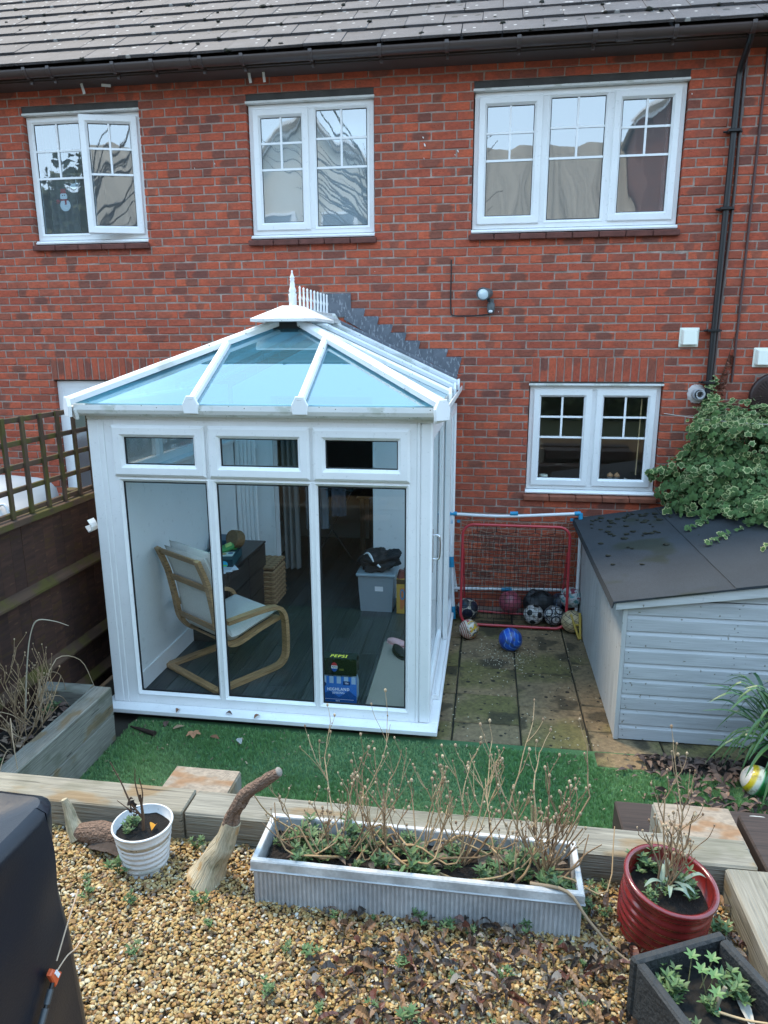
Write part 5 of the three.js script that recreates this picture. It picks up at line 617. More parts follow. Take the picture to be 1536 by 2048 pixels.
{
  const g = thing('toy_goal', 'white plastic tube goal with blue joints leaning on the house wall', 'goal', [0, 0, 0]); M.tubeW = mat([0.80, 0.82, 0.84], { rough: 0.35 }); M.tubeB = mat([0.02, 0.28, 0.50], { rough: 0.4 });
  const A = [0.79, 1.035, 0.12], B = [2.03, 1.075, 0.12], m = (t, P = A, Q = B) => [mix(P[0], Q[0], t), mix(P[1], Q[1], t), mix(P[2], Q[2], t)], R = 0.0155;
  put('crossbar', tube([A, [1.18, 1.025, 0.12], [1.4, 1.03, 0.12], B], R, 10, 16), M.tubeW, g); put('post', tube([[0.80, 1.02, 0.12], [0.86, 0.02, 0.30]], R, 10), M.tubeW, g); put('post', tube([[0.79, 1.02, 0.12], [0.83, 0.5, 0.05], [0.87, 0.22, 0.05]], R, 10, 10), M.tubeW, g); put('post', tube([B, [2.035, 1.0, 0.13], [2.02, 0.03, 0.30]], R, 10, 8), M.tubeW, g); put('ground_bar', tube([[0.85, 0.25, 0.06], [2.0, 0.285, 0.06]], R, 10), M.tubeW, g);
  for (const t of [0.03, 0.50, 0.985]) put('joint', tube([m(Math.max(0, t - 0.03)), m(Math.min(1, t + 0.03))], 0.021, 10), M.tubeB, g); put('joint', tube([[0.795, 1.035, 0.12], [0.802, 0.94, 0.135]], 0.022, 10), M.tubeB, g); put('joint', tube([[2.03, 1.08, 0.12], [2.033, 1.0, 0.13]], 0.022, 10), M.tubeB, g); put('joint', tube([[0.824, 0.62, 0.192], [0.83, 0.52, 0.21]], 0.021, 10), M.tubeB, g); put('joint', tube([[1.32, 0.263, 0.06], [1.42, 0.267, 0.06]], 0.02, 10), M.tubeB, g); put('joint', tube([[1.93, 0.283, 0.06], [2.0, 0.285, 0.06]], 0.022, 10), M.tubeB, g); put('joint', tube([[0.853, 0.14, 0.278], [0.86, 0.02, 0.30]], 0.021, 10), M.tubeB, g);
  const nt = [], n = 18, k = 12, f = rng(90), q = (i, j) => [mix(0.84, 2.0, i / n) + Math.sin(j * 2.1 + i * 1.3) * 0.012, mix(1.0, 0.29, j / k) - 0.04 * Math.sin(i / n * Math.PI) * (1 - j / k) + Math.sin(i * 1.7 + j) * 0.01, 0.09 - 0.03 * Math.sin(j / k * Math.PI)]; for (let i = 0; i <= n; i++) nt.push(tube(Array.from({ length: k + 1 }, (_, j) => q(i, j)), 0.0016, 3, k * 2, false)); for (let j = 0; j <= k; j++) nt.push(tube(Array.from({ length: n + 1 }, (_, i) => q(i, j)), 0.0016, 3, n * 2, false)); put('net', nt, mat([0.42, 0.36, 0.27], { rough: 0.9 }), g);
  put('net_clip', [bx(0.865, 0.895, 0.94, 0.97, 0.09, 0.1, 0.003)], M.tubeB, g); put('net_clip', [bx(1.94, 1.97, 0.99, 1.02, 0.09, 0.1, 0.003)], M.tubeB, g);
}
const ICO = (() => { const t = (1 + Math.sqrt(5)) / 2, v = []; for (const s of [-1, 1]) for (const q of [-1, 1]) v.push(V3(0, s, q * t), V3(s, q * t, 0), V3(q * t, 0, s)); return v.map(p => p.normalize()); })();
function ball(label, x, y, z, r, fn, turn = [0, 0, 0], rough = 0.4) {
  const t = tex(256, 128, (u, v) => { const ph = (u) * Math.PI * 2, th = (1 - v) * Math.PI; const d = V3(-Math.cos(ph) * Math.sin(th), Math.cos(th), Math.sin(ph) * Math.sin(th)), n = noise3(d.x * 3 + x, d.y * 3, d.z * 3, 40), m = noise3(d.x * 11, d.y * 11 + x, d.z * 11, 44); return mix3(fn(d), [0.36, 0.31, 0.22], clamp(0.10 + 0.5 * sm(0.05, 0.7, n + 0.5 * m))); });
  const o = put('ball', sphere(r, 40, 28), mat([1, 1, 1], { rough, phys: true, clearcoat: 0.25, map: t, bump: again(T.bump, 3), bs: 0.001 })); tag(o, label, 'ball'); o.position.set(x, y, z); o.rotation.set(...turn); return o;
}
const soccer = (w, k, thr = 0.40, line = 0.03) => d => { const a = ICO.map(v => Math.acos(clamp(v.dot(d), -1, 1))).sort((p, q) => p - q); if (a[0] < thr) return k; if (a[1] - a[0] < line || (a[2] - a[1] < line * 0.5 && a[0] > 0.62)) return w.map(q => q * 0.55); return w; };
ball('blue ball with pale swirl lines in front of the red goal', 1.39, 0.104, 0.925, 0.103, d => { const s = Math.sin(d.x * 7 + Math.sin(d.y * 5) * 1.6 + d.z * 3); return Math.abs(s) < 0.12 ? [0.62, 0.80, 0.95] : s > 0.55 ? [0.05, 0.24, 0.62] : [0.06, 0.34, 0.78]; }, [0.3, 0.6, 0.4], 0.3);
ball('white ball with red stripes and yellow scribbles beside the conservatory sill', 1.02, 0.09, 0.71, 0.09, d => { if (d.x < -0.2) return Math.sin(d.x * 34) > 0.35 ? [0.62, 0.16, 0.18] : [0.86, 0.82, 0.76]; const n = noise3(d.x * 6, d.y * 6, d.z * 6, 2), m = noise3(d.x * 5 + 9, d.y * 5, d.z * 5, 6); return n > 0.25 ? [0.82, 0.66, 0.16] : m > 0.28 ? [0.72, 0.16, 0.16] : m < -0.35 ? [0.35, 0.36, 0.4] : [0.86, 0.82, 0.76]; }, [0.2, 0.3, 0.2]);
ball('dusty pink ball held in the net of the red goal', 1.40, 0.205, 0.255, 0.108, d => { const a = ICO.map(v => v.dot(d)).sort((p, q) => q - p); const k = a[0] - a[1] < 0.012 ? 0.6 : 1; return [0.66 * k, 0.30 * k, 0.38 * k]; });
ball('white and black football beside the white patterned football behind the net', 1.625, 0.098, 0.28, 0.097, soccer([0.88, 0.88, 0.88], [0.05, 0.05, 0.07], 0.30), [0.4, 0.9, 0.2]);
ball('white football with navy curved panels at the corner of the red goal', 1.82, 0.098, 0.28, 0.097, d => { const a = ICO.map(v => Math.acos(clamp(v.dot(d), -1, 1))).sort((p, q) => p - q); return Math.abs(a[0] - 0.42) < 0.07 || a[1] - a[0] < 0.05 ? [0.10, 0.12, 0.20] : [0.88, 0.89, 0.9]; }, [0.7, 0.2, 0.1]);
ball('white and navy football between the conservatory sill and the red goal', 0.99, 0.108, 0.24, 0.107, soccer([0.86, 0.83, 0.76], [0.06, 0.12, 0.24], 0.52, 0.02), [0.5, 0.5, 0.9]);
ball('cream football with dark lines wedged beside the shed', 1.975, 0.11, 0.44, 0.105, d => { const s = Math.abs(Math.sin(d.x * 6 + d.y * 4)) < 0.14 || Math.abs(Math.sin(d.y * 6 - d.z * 5)) < 0.1; return d.y < -0.45 ? [0.30, 0.62, 0.55] : s ? [0.14, 0.14, 0.16] : [0.78, 0.70, 0.55]; }, [0.2, 0.4, 0.6]);
ball('white ball with blue and red marks on top of the others by the shed', 1.965, 0.285, 0.27, 0.10, d => { const n = noise3(d.x * 5, d.y * 5, d.z * 5, 12); return n > 0.3 ? [0.30, 0.60, 0.64] : n < -0.35 ? [0.55, 0.2, 0.3] : [0.80, 0.82, 0.84]; });
ball('dark navy ball squeezed behind the patterned footballs', 1.885, 0.17, 0.13, 0.10, d => Math.abs(Math.sin(d.x * 8)) < 0.15 ? [0.35, 0.5, 0.7] : [0.06, 0.08, 0.16]);
{ const o = thing('black_kit_bag', 'slumped black kit bag behind the footballs by the brick wall', 'bag', [1.70, 0, 0.13]); const g = new THREE.SphereGeometry(1, 30, 20), p = g.attributes.position; for (let i = 0; i < p.count; i++) { const n = 1 + 0.3 * noise3(p.getX(i) * 2, p.getY(i) * 2 + 4, p.getZ(i) * 2, 6); p.setXYZ(i, p.getX(i) * 0.15 * n, Math.max(0.005, 0.15 + p.getY(i) * 0.15 * n), p.getZ(i) * 0.10 * n); } g.computeVertexNormals(); put('bag_body', g, mat([0.014, 0.015, 0.018], { rough: 0.5 }), o); put('strap', tube([[-0.1, 0.24, 0.03], [0, 0.31, 0.05], [0.1, 0.22, 0.04]], 0.01, 6), M.black, o); }
{ const o = thing('yellow_toy_frame', 'small yellow plastic frame leaning beside the shed wall', 'toy', [2.0, 0, 0.56]); const y = mat([0.42, 0.28, 0.04], { rough: 0.45 }); put('frame', [tube([[-0.05, 0.20, -0.06], [0.02, 0.01, 0.06]], 0.012, 6), tube([[0.03, 0.22, -0.06], [0.03, 0.01, 0.06]], 0.012, 6), tube([[-0.03, 0.12, -0.01], [0.03, 0.12, -0.01]], 0.010, 6)], y, o); }
ball('green yellow and white beach ball on the lawn beside the strap-leaved plant', 2.79, 0.093, 2.80, 0.092, d => { const a = (d.x * 0.92 - d.y * 0.38) + 0.42; return a < -0.22 ? [0.87, 0.84, 0.80] : a < 0.12 ? mix3([0.80, 0.72, 0.10], [0.86, 0.86, 0.7], sm(-0.02, 0.12, a)) : a < 0.35 ? [0.84, 0.88, 0.82] : a < 0.5 ? mix3([0.84, 0.88, 0.82], [0.02, 0.5, 0.22], sm(0.35, 0.5, a)) : [0.01, 0.36, 0.14]; }, [0, -0.25, 0], 0.35);
// ================================================================= IVY, STRAP PLANT
{
  const T5 = []; const P = (a, r) => [Math.sin(a) * r, 0, Math.cos(a) * r]; const out = [[0, 1.0], [0.38, 0.66], [0.85, 0.84], [1.3, 0.62], [1.9, 0.66], [2.6, 0.42], [3.1416, 0.2]];
  function ivyGeo(seed, varieg) { const f = rng(seed), pts = []; for (const [a, r] of out) pts.push([a, r * (0.92 + f() * 0.16)]); for (let i = out.length - 2; i > 0; i--) pts.push([-out[i][0], out[i][1] * (0.92 + f() * 0.16)]); const t = [], col = [], n = pts.length, cup = 0.18; const at = (a, r, k) => { const p = P(a, r * k); p[1] = -cup * r * k * r * k; return p; };
    const G1 = [0.050, 0.098, 0.026], G2 = [0.088, 0.155, 0.046], CR = varieg ? [0.40, 0.42, 0.19] : [0.060, 0.125, 0.042]; for (let i = 0; i < n; i++) { const [a, r] = pts[i], [b, q] = pts[(i + 1) % n], k = varieg ? 0.76 : 0.7; const in0 = at(a, r, k), in1 = at(b, q, k), o0 = at(a, r, 1), o1 = at(b, q, 1), c = [0, 0.02, 0]; t.push(c, in0, in1); col.push(G1, G2, G2); t.push(in0, o0, o1, in0, o1, in1); const C = varieg ? CR : CR; col.push(varieg ? C : G2, C, C, varieg ? C : G2, C, varieg ? C : G2); }
    const g = rawGeo(t); g.setAttribute('color', new THREE.Float32BufferAttribute(col.flat(), 3)); return uvm(g); }
  const geos = [ivyGeo(1, true), ivyGeo(2, true), ivyGeo(3, false), ivyGeo(4, false), ivyGeo(5, true), ivyGeo(6, false)];
  const lm = mat([1, 1, 1], { rough: 0.75, vc: true, phys: true, transmission: 0.18, thickness: 0, specularIntensity: 0.5 }); void T5;
  const iv = thing('ivy_plant', 'variegated ivy mass spilling down the brick wall onto the shed roof', 'ivy'); const f = rng(101);
  // mass described by blobs against the wall and over the shed
  const blobs = [[3.55, 1.62, 0.30, 0.62, 0.40, 0.34], [3.15, 1.72, 0.16, 0.22, 0.30, 0.15], [3.35, 1.35, 0.42, 0.52, 0.28, 0.36], [3.05, 1.55, 0.14, 0.22, 0.16, 0.14], [3.10, 2.0, 0.08, 0.09, 0.22, 0.06], [3.6, 1.30, 0.85, 0.42, 0.16, 0.45], [2.95, 1.32, 0.16, 0.2, 0.2, 0.14], [3.3, 1.85, 0.16, 0.28, 0.2, 0.12], [3.75, 1.78, 0.2, 0.3, 0.26, 0.2], [3.45, 1.22, 0.75, 0.40, 0.12, 0.5], [3.2, 1.5, 0.34, 0.3, 0.22, 0.28], [2.78, 1.47, 0.09, 0.14, 0.06, 0.05]];
  const L = []; for (const [x, y, z, a, b, c] of blobs) { const n = Math.round(5600 * (a * b + b * c + a * c)); for (let i = 0; i < n; i++) { const u = f() * 2 - 1, ph = f() * 6.283, s = Math.sqrt(1 - u * u), R = 0.72 + 0.34 * f() + 0.75 * noise3(u * 2.4 + x * 3, s * 2.4, ph * 1.2, 3), dx = s * Math.cos(ph), dz = s * Math.sin(ph), dy = u; const p = [x + dx * a * R, y + dy * b * R, z + dz * c * R]; if (p[2] < 0.02 || p[0] > 4.2 || dz < -0.35) continue; if (p[1] < 1.035 + 0.167 * (p[0] - 2.05) + 0.03 && p[0] < 3.4) continue; L.push({ p, d: [dx, dy * 0.6 + 0.35, dz + 0.5], s: rr(0.020, 0.050, f) * (f() < 0.12 ? 1.4 : 1) }); } }
  // trailing shoots
  for (const [x0, y0, z0, x1, y1, z1, n] of [[2.9, 1.46, 0.1, 2.62, 1.50, 0.12, 26], [3.1, 2.0, 0.06, 3.12, 2.34, 0.04, 34], [3.2, 1.3, 0.55, 2.72, 1.13, 1.0, 34], [3.4, 1.25, 0.8, 2.78, 1.14, 1.42, 36], [3.05, 1.8, 0.08, 2.98, 2.1, 0.06, 22], [3.5, 1.2, 1.1, 3.05, 1.19, 1.75, 22], [3.0, 1.40, 0.2, 2.88, 1.22, 0.5, 24], [3.3, 1.9, 0.15, 3.5, 2.25, 0.05, 26], [3.1, 1.75, 0.2, 2.86, 1.72, 0.16, 20], [3.0, 1.6, 0.2, 2.76, 1.62, 0.12, 18], [3.5, 1.3, 1.2, 3.2, 1.27, 1.9, 24]]) for (let i = 0; i < n; i++) { const t = f(); L.push({ p: [mix(x0, x1, t) + (f() - 0.5) * 0.06, Math.max(mix(y0, y1, t) + (f() - 0.5) * 0.05, mix(z0, z1, t) > 0.3 ? 1.06 + 0.167 * (mix(x0, x1, t) - 2.05) : 0), mix(z0, z1, t) + f() * 0.05], d: [f() - 0.5, 0.5 + f(), 0.6], s: rr(0.024, 0.04, f) }); }
  const E = new THREE.Euler(), Q = new THREE.Quaternion(), Q2 = new THREE.Quaternion(), up = V3(0, 1, 0);
  for (const l of L) { Q.setFromUnitVectors(up, V3(l.d[0] + (f() - 0.5) * 1.0, l.d[1] + (f() - 0.5) * 0.8, l.d[2] + (f() - 0.5) * 0.9).normalize()); Q2.setFromAxisAngle(up, Math.PI + (f() - 0.5) * 2.4); Q.multiply(Q2); E.setFromQuaternion(Q); l.r = [E.x, E.y, E.z]; l.k = (fbm(l.p[0] * 0.2, l.p[1] * 0.2 + l.p[2] * 0.1, 30, 2, 4) * 0.6 + f() > 0.98 + 0.12 * (l.p[0] - 3.2) || (l.p[1] > 1.95 && f() < 0.7)) ? [0, 1, 4][Math.floor(f() * 3)] : [2, 3, 5][Math.floor(f() * 3)]; const v = rr(0.75, 1.25, f); l.c = [v, v, v * rr(0.9, 1.15, f)]; }
  L.sort((a, b) => (b.p[2] * 0.8 - b.p[0] * 0.3 + b.s * 20) - (a.p[2] * 0.8 - a.p[0] * 0.3 + a.s * 20));
  const big = L.filter(l => l.p[0] < 3.5).slice(0, 300), S = new Set(big); for (const l of big) { const o = put('ivy_leaf', geos[l.k], lm, iv); o.position.set(...l.p); o.rotation.set(...l.r); o.scale.setScalar(l.s); }
  geos.forEach((g, k) => instanced('ivy_leaves', g, lm, L.filter(l => !S.has(l) && l.k === k).map(l => ({ p: l.p, r: l.r, s: l.s, c: l.c })), iv));
  const st = []; for (let i = 0; i < 26; i++) { const x = 2.9 + f() * 0.9, z = 0.02 + f() * 0.4; st.push(tube([[3.3 + f() * 0.4, 0.9 + f() * 0.3, 0.1 + f() * 0.3], [x, 1.3 + f() * 0.5, z], [x - 0.1 + f() * 0.2, 1.6 + f() * 0.5, z * 0.8]], [0.008, 0.005, 0.002], 5, 8)); } st.push(tube([[3.12, 1.9, 0.03], [3.16, 2.2, 0.02], [3.22, 2.45, 0.015], [3.28, 2.75, 0.012]], [0.006, 0.005, 0.004, 0.002], 5, 16)); put('stems', st, mat([0.09, 0.055, 0.035], { rough: 0.9 }), iv);
  const dl = []; for (let i = 0; i < 60; i++) { const t = f(), y = 2.15 + t * 0.4; dl.push({ p: [3.17 + t * 0.09 + (f() - 0.5) * 0.09 * (1 - t), y, 0.02 + f() * 0.02], r: [1.2 + f() - 0.5, f() * 6, f() * 2], s: 0.5 + f() * 0.5, c: mix3([0.12, 0.035, 0.02], [0.25, 0.10, 0.06], f()) }); } instanced('dead_leaves', leafGeo('oval', 0.03, 0.05, 0.3, 4), mat([1, 1, 1], { rough: 0.8 }), dl, iv);
}
function strap(a, len, w, rise, droop, tw = 0) { const n = 12, t = []; let p = [0, 0, 0]; const P = []; for (let i = 0; i <= n; i++) { const s = i / n, r = len * (s * (1 - 0.18 * s)), y = rise * Math.sin(Math.min(1.35, s * 1.9)) - droop * s * s * s; P.push([r, y, w / 2 * Math.pow(Math.sin(Math.PI * (0.12 + 0.88 * s)), 0.6)]); } void p; for (let i = 0; i < n; i++) { const [r0, y0, w0] = P[i], [r1, y1, w1] = P[i + 1]; for (const s of [-1, 1]) t.push(...(s > 0 ? quad([r0, y0, 0], [r0, y0 + w0 * 0.5, w0], [r1, y1 + w1 * 0.5, w1], [r1, y1, 0]) : quad([r0, y0 + w0 * 0.5, -w0], [r0, y0, 0], [r1, y1, 0], [r1, y1 + w1 * 0.5, -w1]))); } const g = rawGeo(t); g.rotateY(-a); return uvm(g); }
{
  const p = thing('strap_leaf_plant', 'dark green strap-leaved clump in front of the shed', 'plant', [3.02, 0.0, 2.66]); const f = rng(55); M.strap = [mat([0.022, 0.075, 0.022], { rough: 0.4 }), mat([0.035, 0.10, 0.03], { rough: 0.4 }), mat([0.05, 0.12, 0.035], { rough: 0.45 })];
  put('block', bx(-0.18, 0.2, 0.0, 0.16, -0.18, -0.02, 0.01), mat([0.03, 0.025, 0.02], { rough: 1, map: T.mottle }), p);
  for (let i = 0; i < 74; i++) { const a = Math.PI * 0.5 + f() * Math.PI * 1.25, len = 0.34 + f() * 0.36; const o = put('strap_leaf', strap(a, len, 0.018 + f() * 0.010, 0.12 + f() * 0.42, f() * 0.34), M.strap[Math.floor(f() * 3)], p); o.position.set((f() - 0.5) * 0.16, 0.14 + f() * 0.1, (f() - 0.5) * 0.12); }
  put('crown', jitter(sphere(0.12, 12, 8).scale(1.2, 0.9, 1).translate(0.02, 0.12, 0), 0.02, 3), mat([0.02, 0.03, 0.012], { rough: 1 }), p);
}
{ // leaf litter and soil strip in front of the shed, right side
  structure(put('soil_strip', uvm(jitter(bx(2.2, 3.6, -0.02, 0.009, 2.45, 2.66, 0.006), 0.002, 4)), M.soil));
  const f = rng(81), L = []; for (let i = 0; i < 620; i++) { const x = 2.0 + f() * 1.4, z = 2.5 + Math.pow(f(), 1.4) * 0.75; if (f() > sm(1.95, 2.5, x)) continue; L.push({ p: [x, 0.018 + f() * 0.02, z], r: [(f() - 0.5) * 1.2, f() * 6.3, (f() - 0.5) * 1.2], s: 0.5 + f() * 0.7, c: mix3([0.055, 0.035, 0.03], [0.26, 0.17, 0.12], f() * f()) }); } instanced('leaf_litter', leafGeo('oval', 0.032, 0.07, 0.35, 9), mat([1, 1, 1], { rough: 0.7 }), L);
}
// ================================================================= RAISED GRAVEL GARDEN
const GY = 0.95;
{ const o = structure(put('raised_bed_soil', uvm(jitter(bx(-12, 14, -0.03, GY - 0.012, 4.79, 60), 0)), mat([0.19, 0.125, 0.058], { rough: 1, map: again(T.grain, 2), bump: again(T.bump, 5), bs: 0.01 }))); void o; }
{
  const w = thing('sleeper_wall', 'weathered timber sleeper retaining wall along the gravel garden', 'wall'); const z0 = 4.66, z1 = 4.79; let k = 0;
  for (const [a, b] of [[0, 0.245], [0.248, 0.495], [0.498, 0.745], [0.748, 0.86]]) for (const [x0, x1] of [[-2.6, -0.9], [-0.897, 1.0], [1.003, 2.01]]) sleeper(w, x0, x1, a, b, z0, z1, 'x', M.sleeper[k++ % 3]);
  sleeper(w, -2.6, 0.129, 0.863, 1.062, z0, z1 + 0.002, 'x', M.sleeper[2]); sleeper(w, 0.133, 2.005, 0.863, 1.06, z0 - 0.002, z1, 'x', M.sleeper[0]);
  sleeper(w, 1.905, 2.05, 0.863, 1.058, 4.795, 6.9, 'z', M.sleeper[0]); sleeper(w, 1.905, 2.05, 0.60, 0.86, 4.795, 6.9, 'z', M.sleeper[1]);
  for (const [x, y, s] of [[-0.055, 1.0, 0.27], [1.765, 1.02, 0.265]]) { const p = grp('post', w); put('post_body', jitter(bx(x, x + s, 0, y - 0.002, 4.44, 4.655, 0.006, 'y'), 0.001, 3), M.sleeper[1], p); put('end_grain', uvm(bx(x + 0.005, x + s - 0.005, y - 0.0015, y + 0.001, 4.445, 4.65)), M.endGrain, p); }
}
{
  const s = thing('timber_steps', 'dark brown timber steps at the right end of the sleeper wall', 'steps'); const m = mat([0.060, 0.038, 0.030], { rough: 0.7, map: again(T.wood, [1, 2]) });
  put('step', bx(1.70, 3.4, 0.62, 0.80, 4.13, 4.435, 0.006, 'x'), m, s); put('step', bx(2.06, 3.4, 0.86, 1.0, 4.44, 4.80, 0.006, 'x'), m, s); put('step', bx(2.055, 3.4, 1.0, 1.03, 4.81, 5.1, 0.006, 'x'), m, s); put('riser', bx(1.72, 3.4, 0.0, 0.619, 4.15, 4.43, 0.004), m, s);
  tag(put('silver_leaf', leafGeo('blade', 0.05, 0.17, 0.12, 3), mat([0.35, 0.37, 0.36], { rough: 0.6 })), 'long silvery leaf lying on the dark timber step', 'leaf').position.set(2.27, 0.807, 4.22); scene.children.at(-1).rotation.y = 1.1;
}
structure(put('rear_lawn', uvm(bx(-11, 13, GY - 0.02, GY - 0.004, 6.6, 9.6)), mat([0.05, 0.075, 0.028], { rough: 1, map: again(T.mottle, 2) })));
{ // gravel
  const f = rng(7), geos = []; for (let k = 0; k < 7; k++) { const g = new THREE.IcosahedronGeometry(1, k < 4 ? 1 : 2), p = g.attributes.position; for (let i = 0; i < p.count; i++) { const x = p.getX(i), y = p.getY(i), z = p.getZ(i), n = 1 + 0.42 * noise3(x * 1.3 + k * 7, y * 1.3, z * 1.3, k) + 0.12 * noise3(x * 3 + k, y * 3, z * 3, k + 9); p.setXYZ(i, x * n * 1.15, y * n * 0.5, z * n * 0.8); } g.computeVertexNormals(); geos.push(uvm(prep(g))); }
  const cols = [[0.64, 0.40, 0.13], [0.50, 0.27, 0.08], [0.74, 0.56, 0.27], [0.80, 0.70, 0.46], [0.38, 0.20, 0.07], [0.28, 0.18, 0.10], [0.66, 0.46, 0.18], [0.86, 0.82, 0.72], [0.17, 0.13, 0.10], [0.52, 0.40, 0.26]], wgt = [0.21, 0.16, 0.14, 0.09, 0.13, 0.07, 0.11, 0.03, 0.04, 0.02];
  const pick = () => { let t = f(); for (let i = 0; i < wgt.length; i++) if ((t -= wgt[i]) < 0) return cols[i]; return cols[0]; };
  const L = geos.map(() => []); const add = n => { for (let i = 0; i < n; i++) { const x = -0.6 + f() * 2.5, z = 4.79 + f() * 1.25; const lit = sm(0.56, 0.9, fbm(x * 0.3 + 0.1, z * 0.3, 8, 2, 6)); const big = f() < 0.04 ? 1.5 : 1, s = rr(0.0034, 0.0068, f) * big, v = rr(0.75, 1.2, f); L[Math.floor(f() * 7)].push({ p: [x, GY - 0.006 + f() * 0.012 + 0.008 * fbm(x * 0.4, z * 0.4, 5, 2, 2), z], r: [(f() - 0.5) * 1.3, f() * 6.3, (f() - 0.5) * 1.3], s, c: pick().map(q => q * v) }); } };
  add(68000); M.pebble = mat([1, 1, 1], { rough: 0.6, map: again(T.mottle, 1) }); const gr = new THREE.Group(); gr.name = 'gravel'; scene.add(gr); stuff(gr); geos.forEach((g, k) => instanced('pebbles', g, M.pebble, L[k], gr));
}
// ---- dead leaves over the gravel
{
  const f = rng(63), kinds = [leafGeo('blade', 0.03, 0.12, 0.35, 3), leafGeo('oval', 0.045, 0.08, 0.45, 4), leafGeo('blade', 0.022, 0.09, 0.7, 5), leafGeo('oval', 0.03, 0.06, 0.8, 6)].map((g, k) => jitter(g, 0.0025, k + 5)); const cols = [[0.10, 0.07, 0.06], [0.06, 0.048, 0.048], [0.18, 0.12, 0.09], [0.26, 0.25, 0.25], [0.12, 0.05, 0.04], [0.26, 0.18, 0.12], [0.04, 0.037, 0.04], [0.08, 0.06, 0.055]];
  const L = kinds.map(() => []); for (let i = 0; i < 1500; i++) { const x = 0.55 + f() * 1.35, z = 4.80 + f() * 0.75; const d = 0.10 + 0.90 * sm(0.44, 0.72, fbm(x * 0.25, z * 0.25, 10, 3, 27) + 0.45 * Math.exp(-Math.pow((x - 1.18) / 0.38, 2) - Math.pow((z - 5.36) / 0.17, 2)) + 0.25 * sm(1.42, 1.6, x)); if (f() > d * 0.85) continue; if (x < 1.46 && x > 0.44 && z > 4.81 && z < 5.03) continue; L[Math.floor(f() * 4)].push({ p: [x, GY + 0.014 + f() * 0.018, z], r: [(f() - 0.5) * 0.9, f() * 6.3, (f() - 0.5) * 0.9], s: rr(0.25, 0.62, f), c: cols[Math.floor(f() * cols.length)].map((q, i) => q * [0.85, 0.72, 0.56][i]) }); }
  const gr = new THREE.Group(); gr.name = 'dead_leaves'; scene.add(gr); stuff(gr); kinds.forEach((g, k) => instanced('dead_leaf_litter', g, mat([1, 1, 1], { rough: 0.38 }), L[k], gr));
}
// ---- weeds
function weedGeo(seed, size = 1) { const f = rng(seed), parts = []; const n = 5 + Math.floor(f() * 5); for (let k = 0; k < n; k++) { const a = f() * 6.3, h = (0.008 + f() * 0.022) * size, r = (0.004 + f() * 0.013) * size, ex = Math.cos(a) * r, ez = Math.sin(a) * r; parts.push(paint(prep(tube([[0, 0, 0], [ex * 0.4, h * 0.6, ez * 0.4], [ex, h, ez]], 0.0011, 4, 3, false)), [0.10, 0.17, 0.05])); for (let q = 0; q < 4; q++) { const g = leafGeo('oval', 0.0052 * size, 0.014 * size, 0.1, k * 9 + q); g.translate(0, 0, 0.007 * size); g.rotateX(-0.25 - f() * 0.5); g.rotateY(q * 1.57 + f()); g.translate(ex, h, ez); const v = 0.6 + f() * 0.7; parts.push(paint(g, [0.085 * v, 0.155 * v, 0.05 * v])); } } return merge(parts); }
M.weed = mat([1, 1, 1], { rough: 0.55, vc: true, phys: true, transmission: 0.15, thickness: 0 });
const weeds = [weedGeo(1), weedGeo(2, 1.2), weedGeo(3, 0.8), weedGeo(4, 1.5), weedGeo(5, 1.1)];
{
  const f = rng(29); const spots = []; // gravel weeds where the photograph shows them: near pot, along trough, right side
  for (const [x, z] of [[-0.2, 4.86], [-0.24, 4.87], [0.2, 4.84], [0.28, 4.84], [0.0, 5.0], [0.13, 5.02], [-0.1, 5.02], [0.08, 5.1], [0.30, 5.08], [0.42, 5.12], [0.36, 5.16], [-0.06, 5.1], [0.2, 5.28], [0.55, 5.16], [0.62, 5.2], [0.75, 5.08], [0.84, 5.06], [0.90, 5.06], [0.98, 5.05], [1.05, 5.06], [1.12, 5.08], [1.2, 5.07], [1.3, 5.06], [1.38, 5.08], [0.7, 5.22], [0.82, 5.28], [0.95, 5.2], [1.08, 5.24], [1.22, 5.2], [1.34, 5.18], [1.45, 5.12], [1.0, 5.36], [1.2, 5.34], [1.32, 5.3], [1.42, 5.26], [0.6, 5.34], [0.74, 5.38], [1.50, 5.02], [1.53, 4.93], [1.49, 4.86], [1.55, 4.84], [1.6, 4.82], [1.47, 4.95], [1.52, 5.08], [1.86, 4.95], [1.1, 5.15], [0.88, 5.34]]) spots.push([x + (f() - 0.5) * 0.03, z + (f() - 0.5) * 0.03]);
  spots.filter((_, i) => i % 4 !== 1).forEach(([x, z], i) => { const o = tag(put('weed', weeds[i % 5], M.weed), 'small green weed seedling growing in the gravel', 'weed', 'weeds in the gravel'); o.position.set(x, GY + 0.008, z); o.rotation.y = f() * 6.3; o.scale.setScalar(0.6 + f() * 0.65); });
}
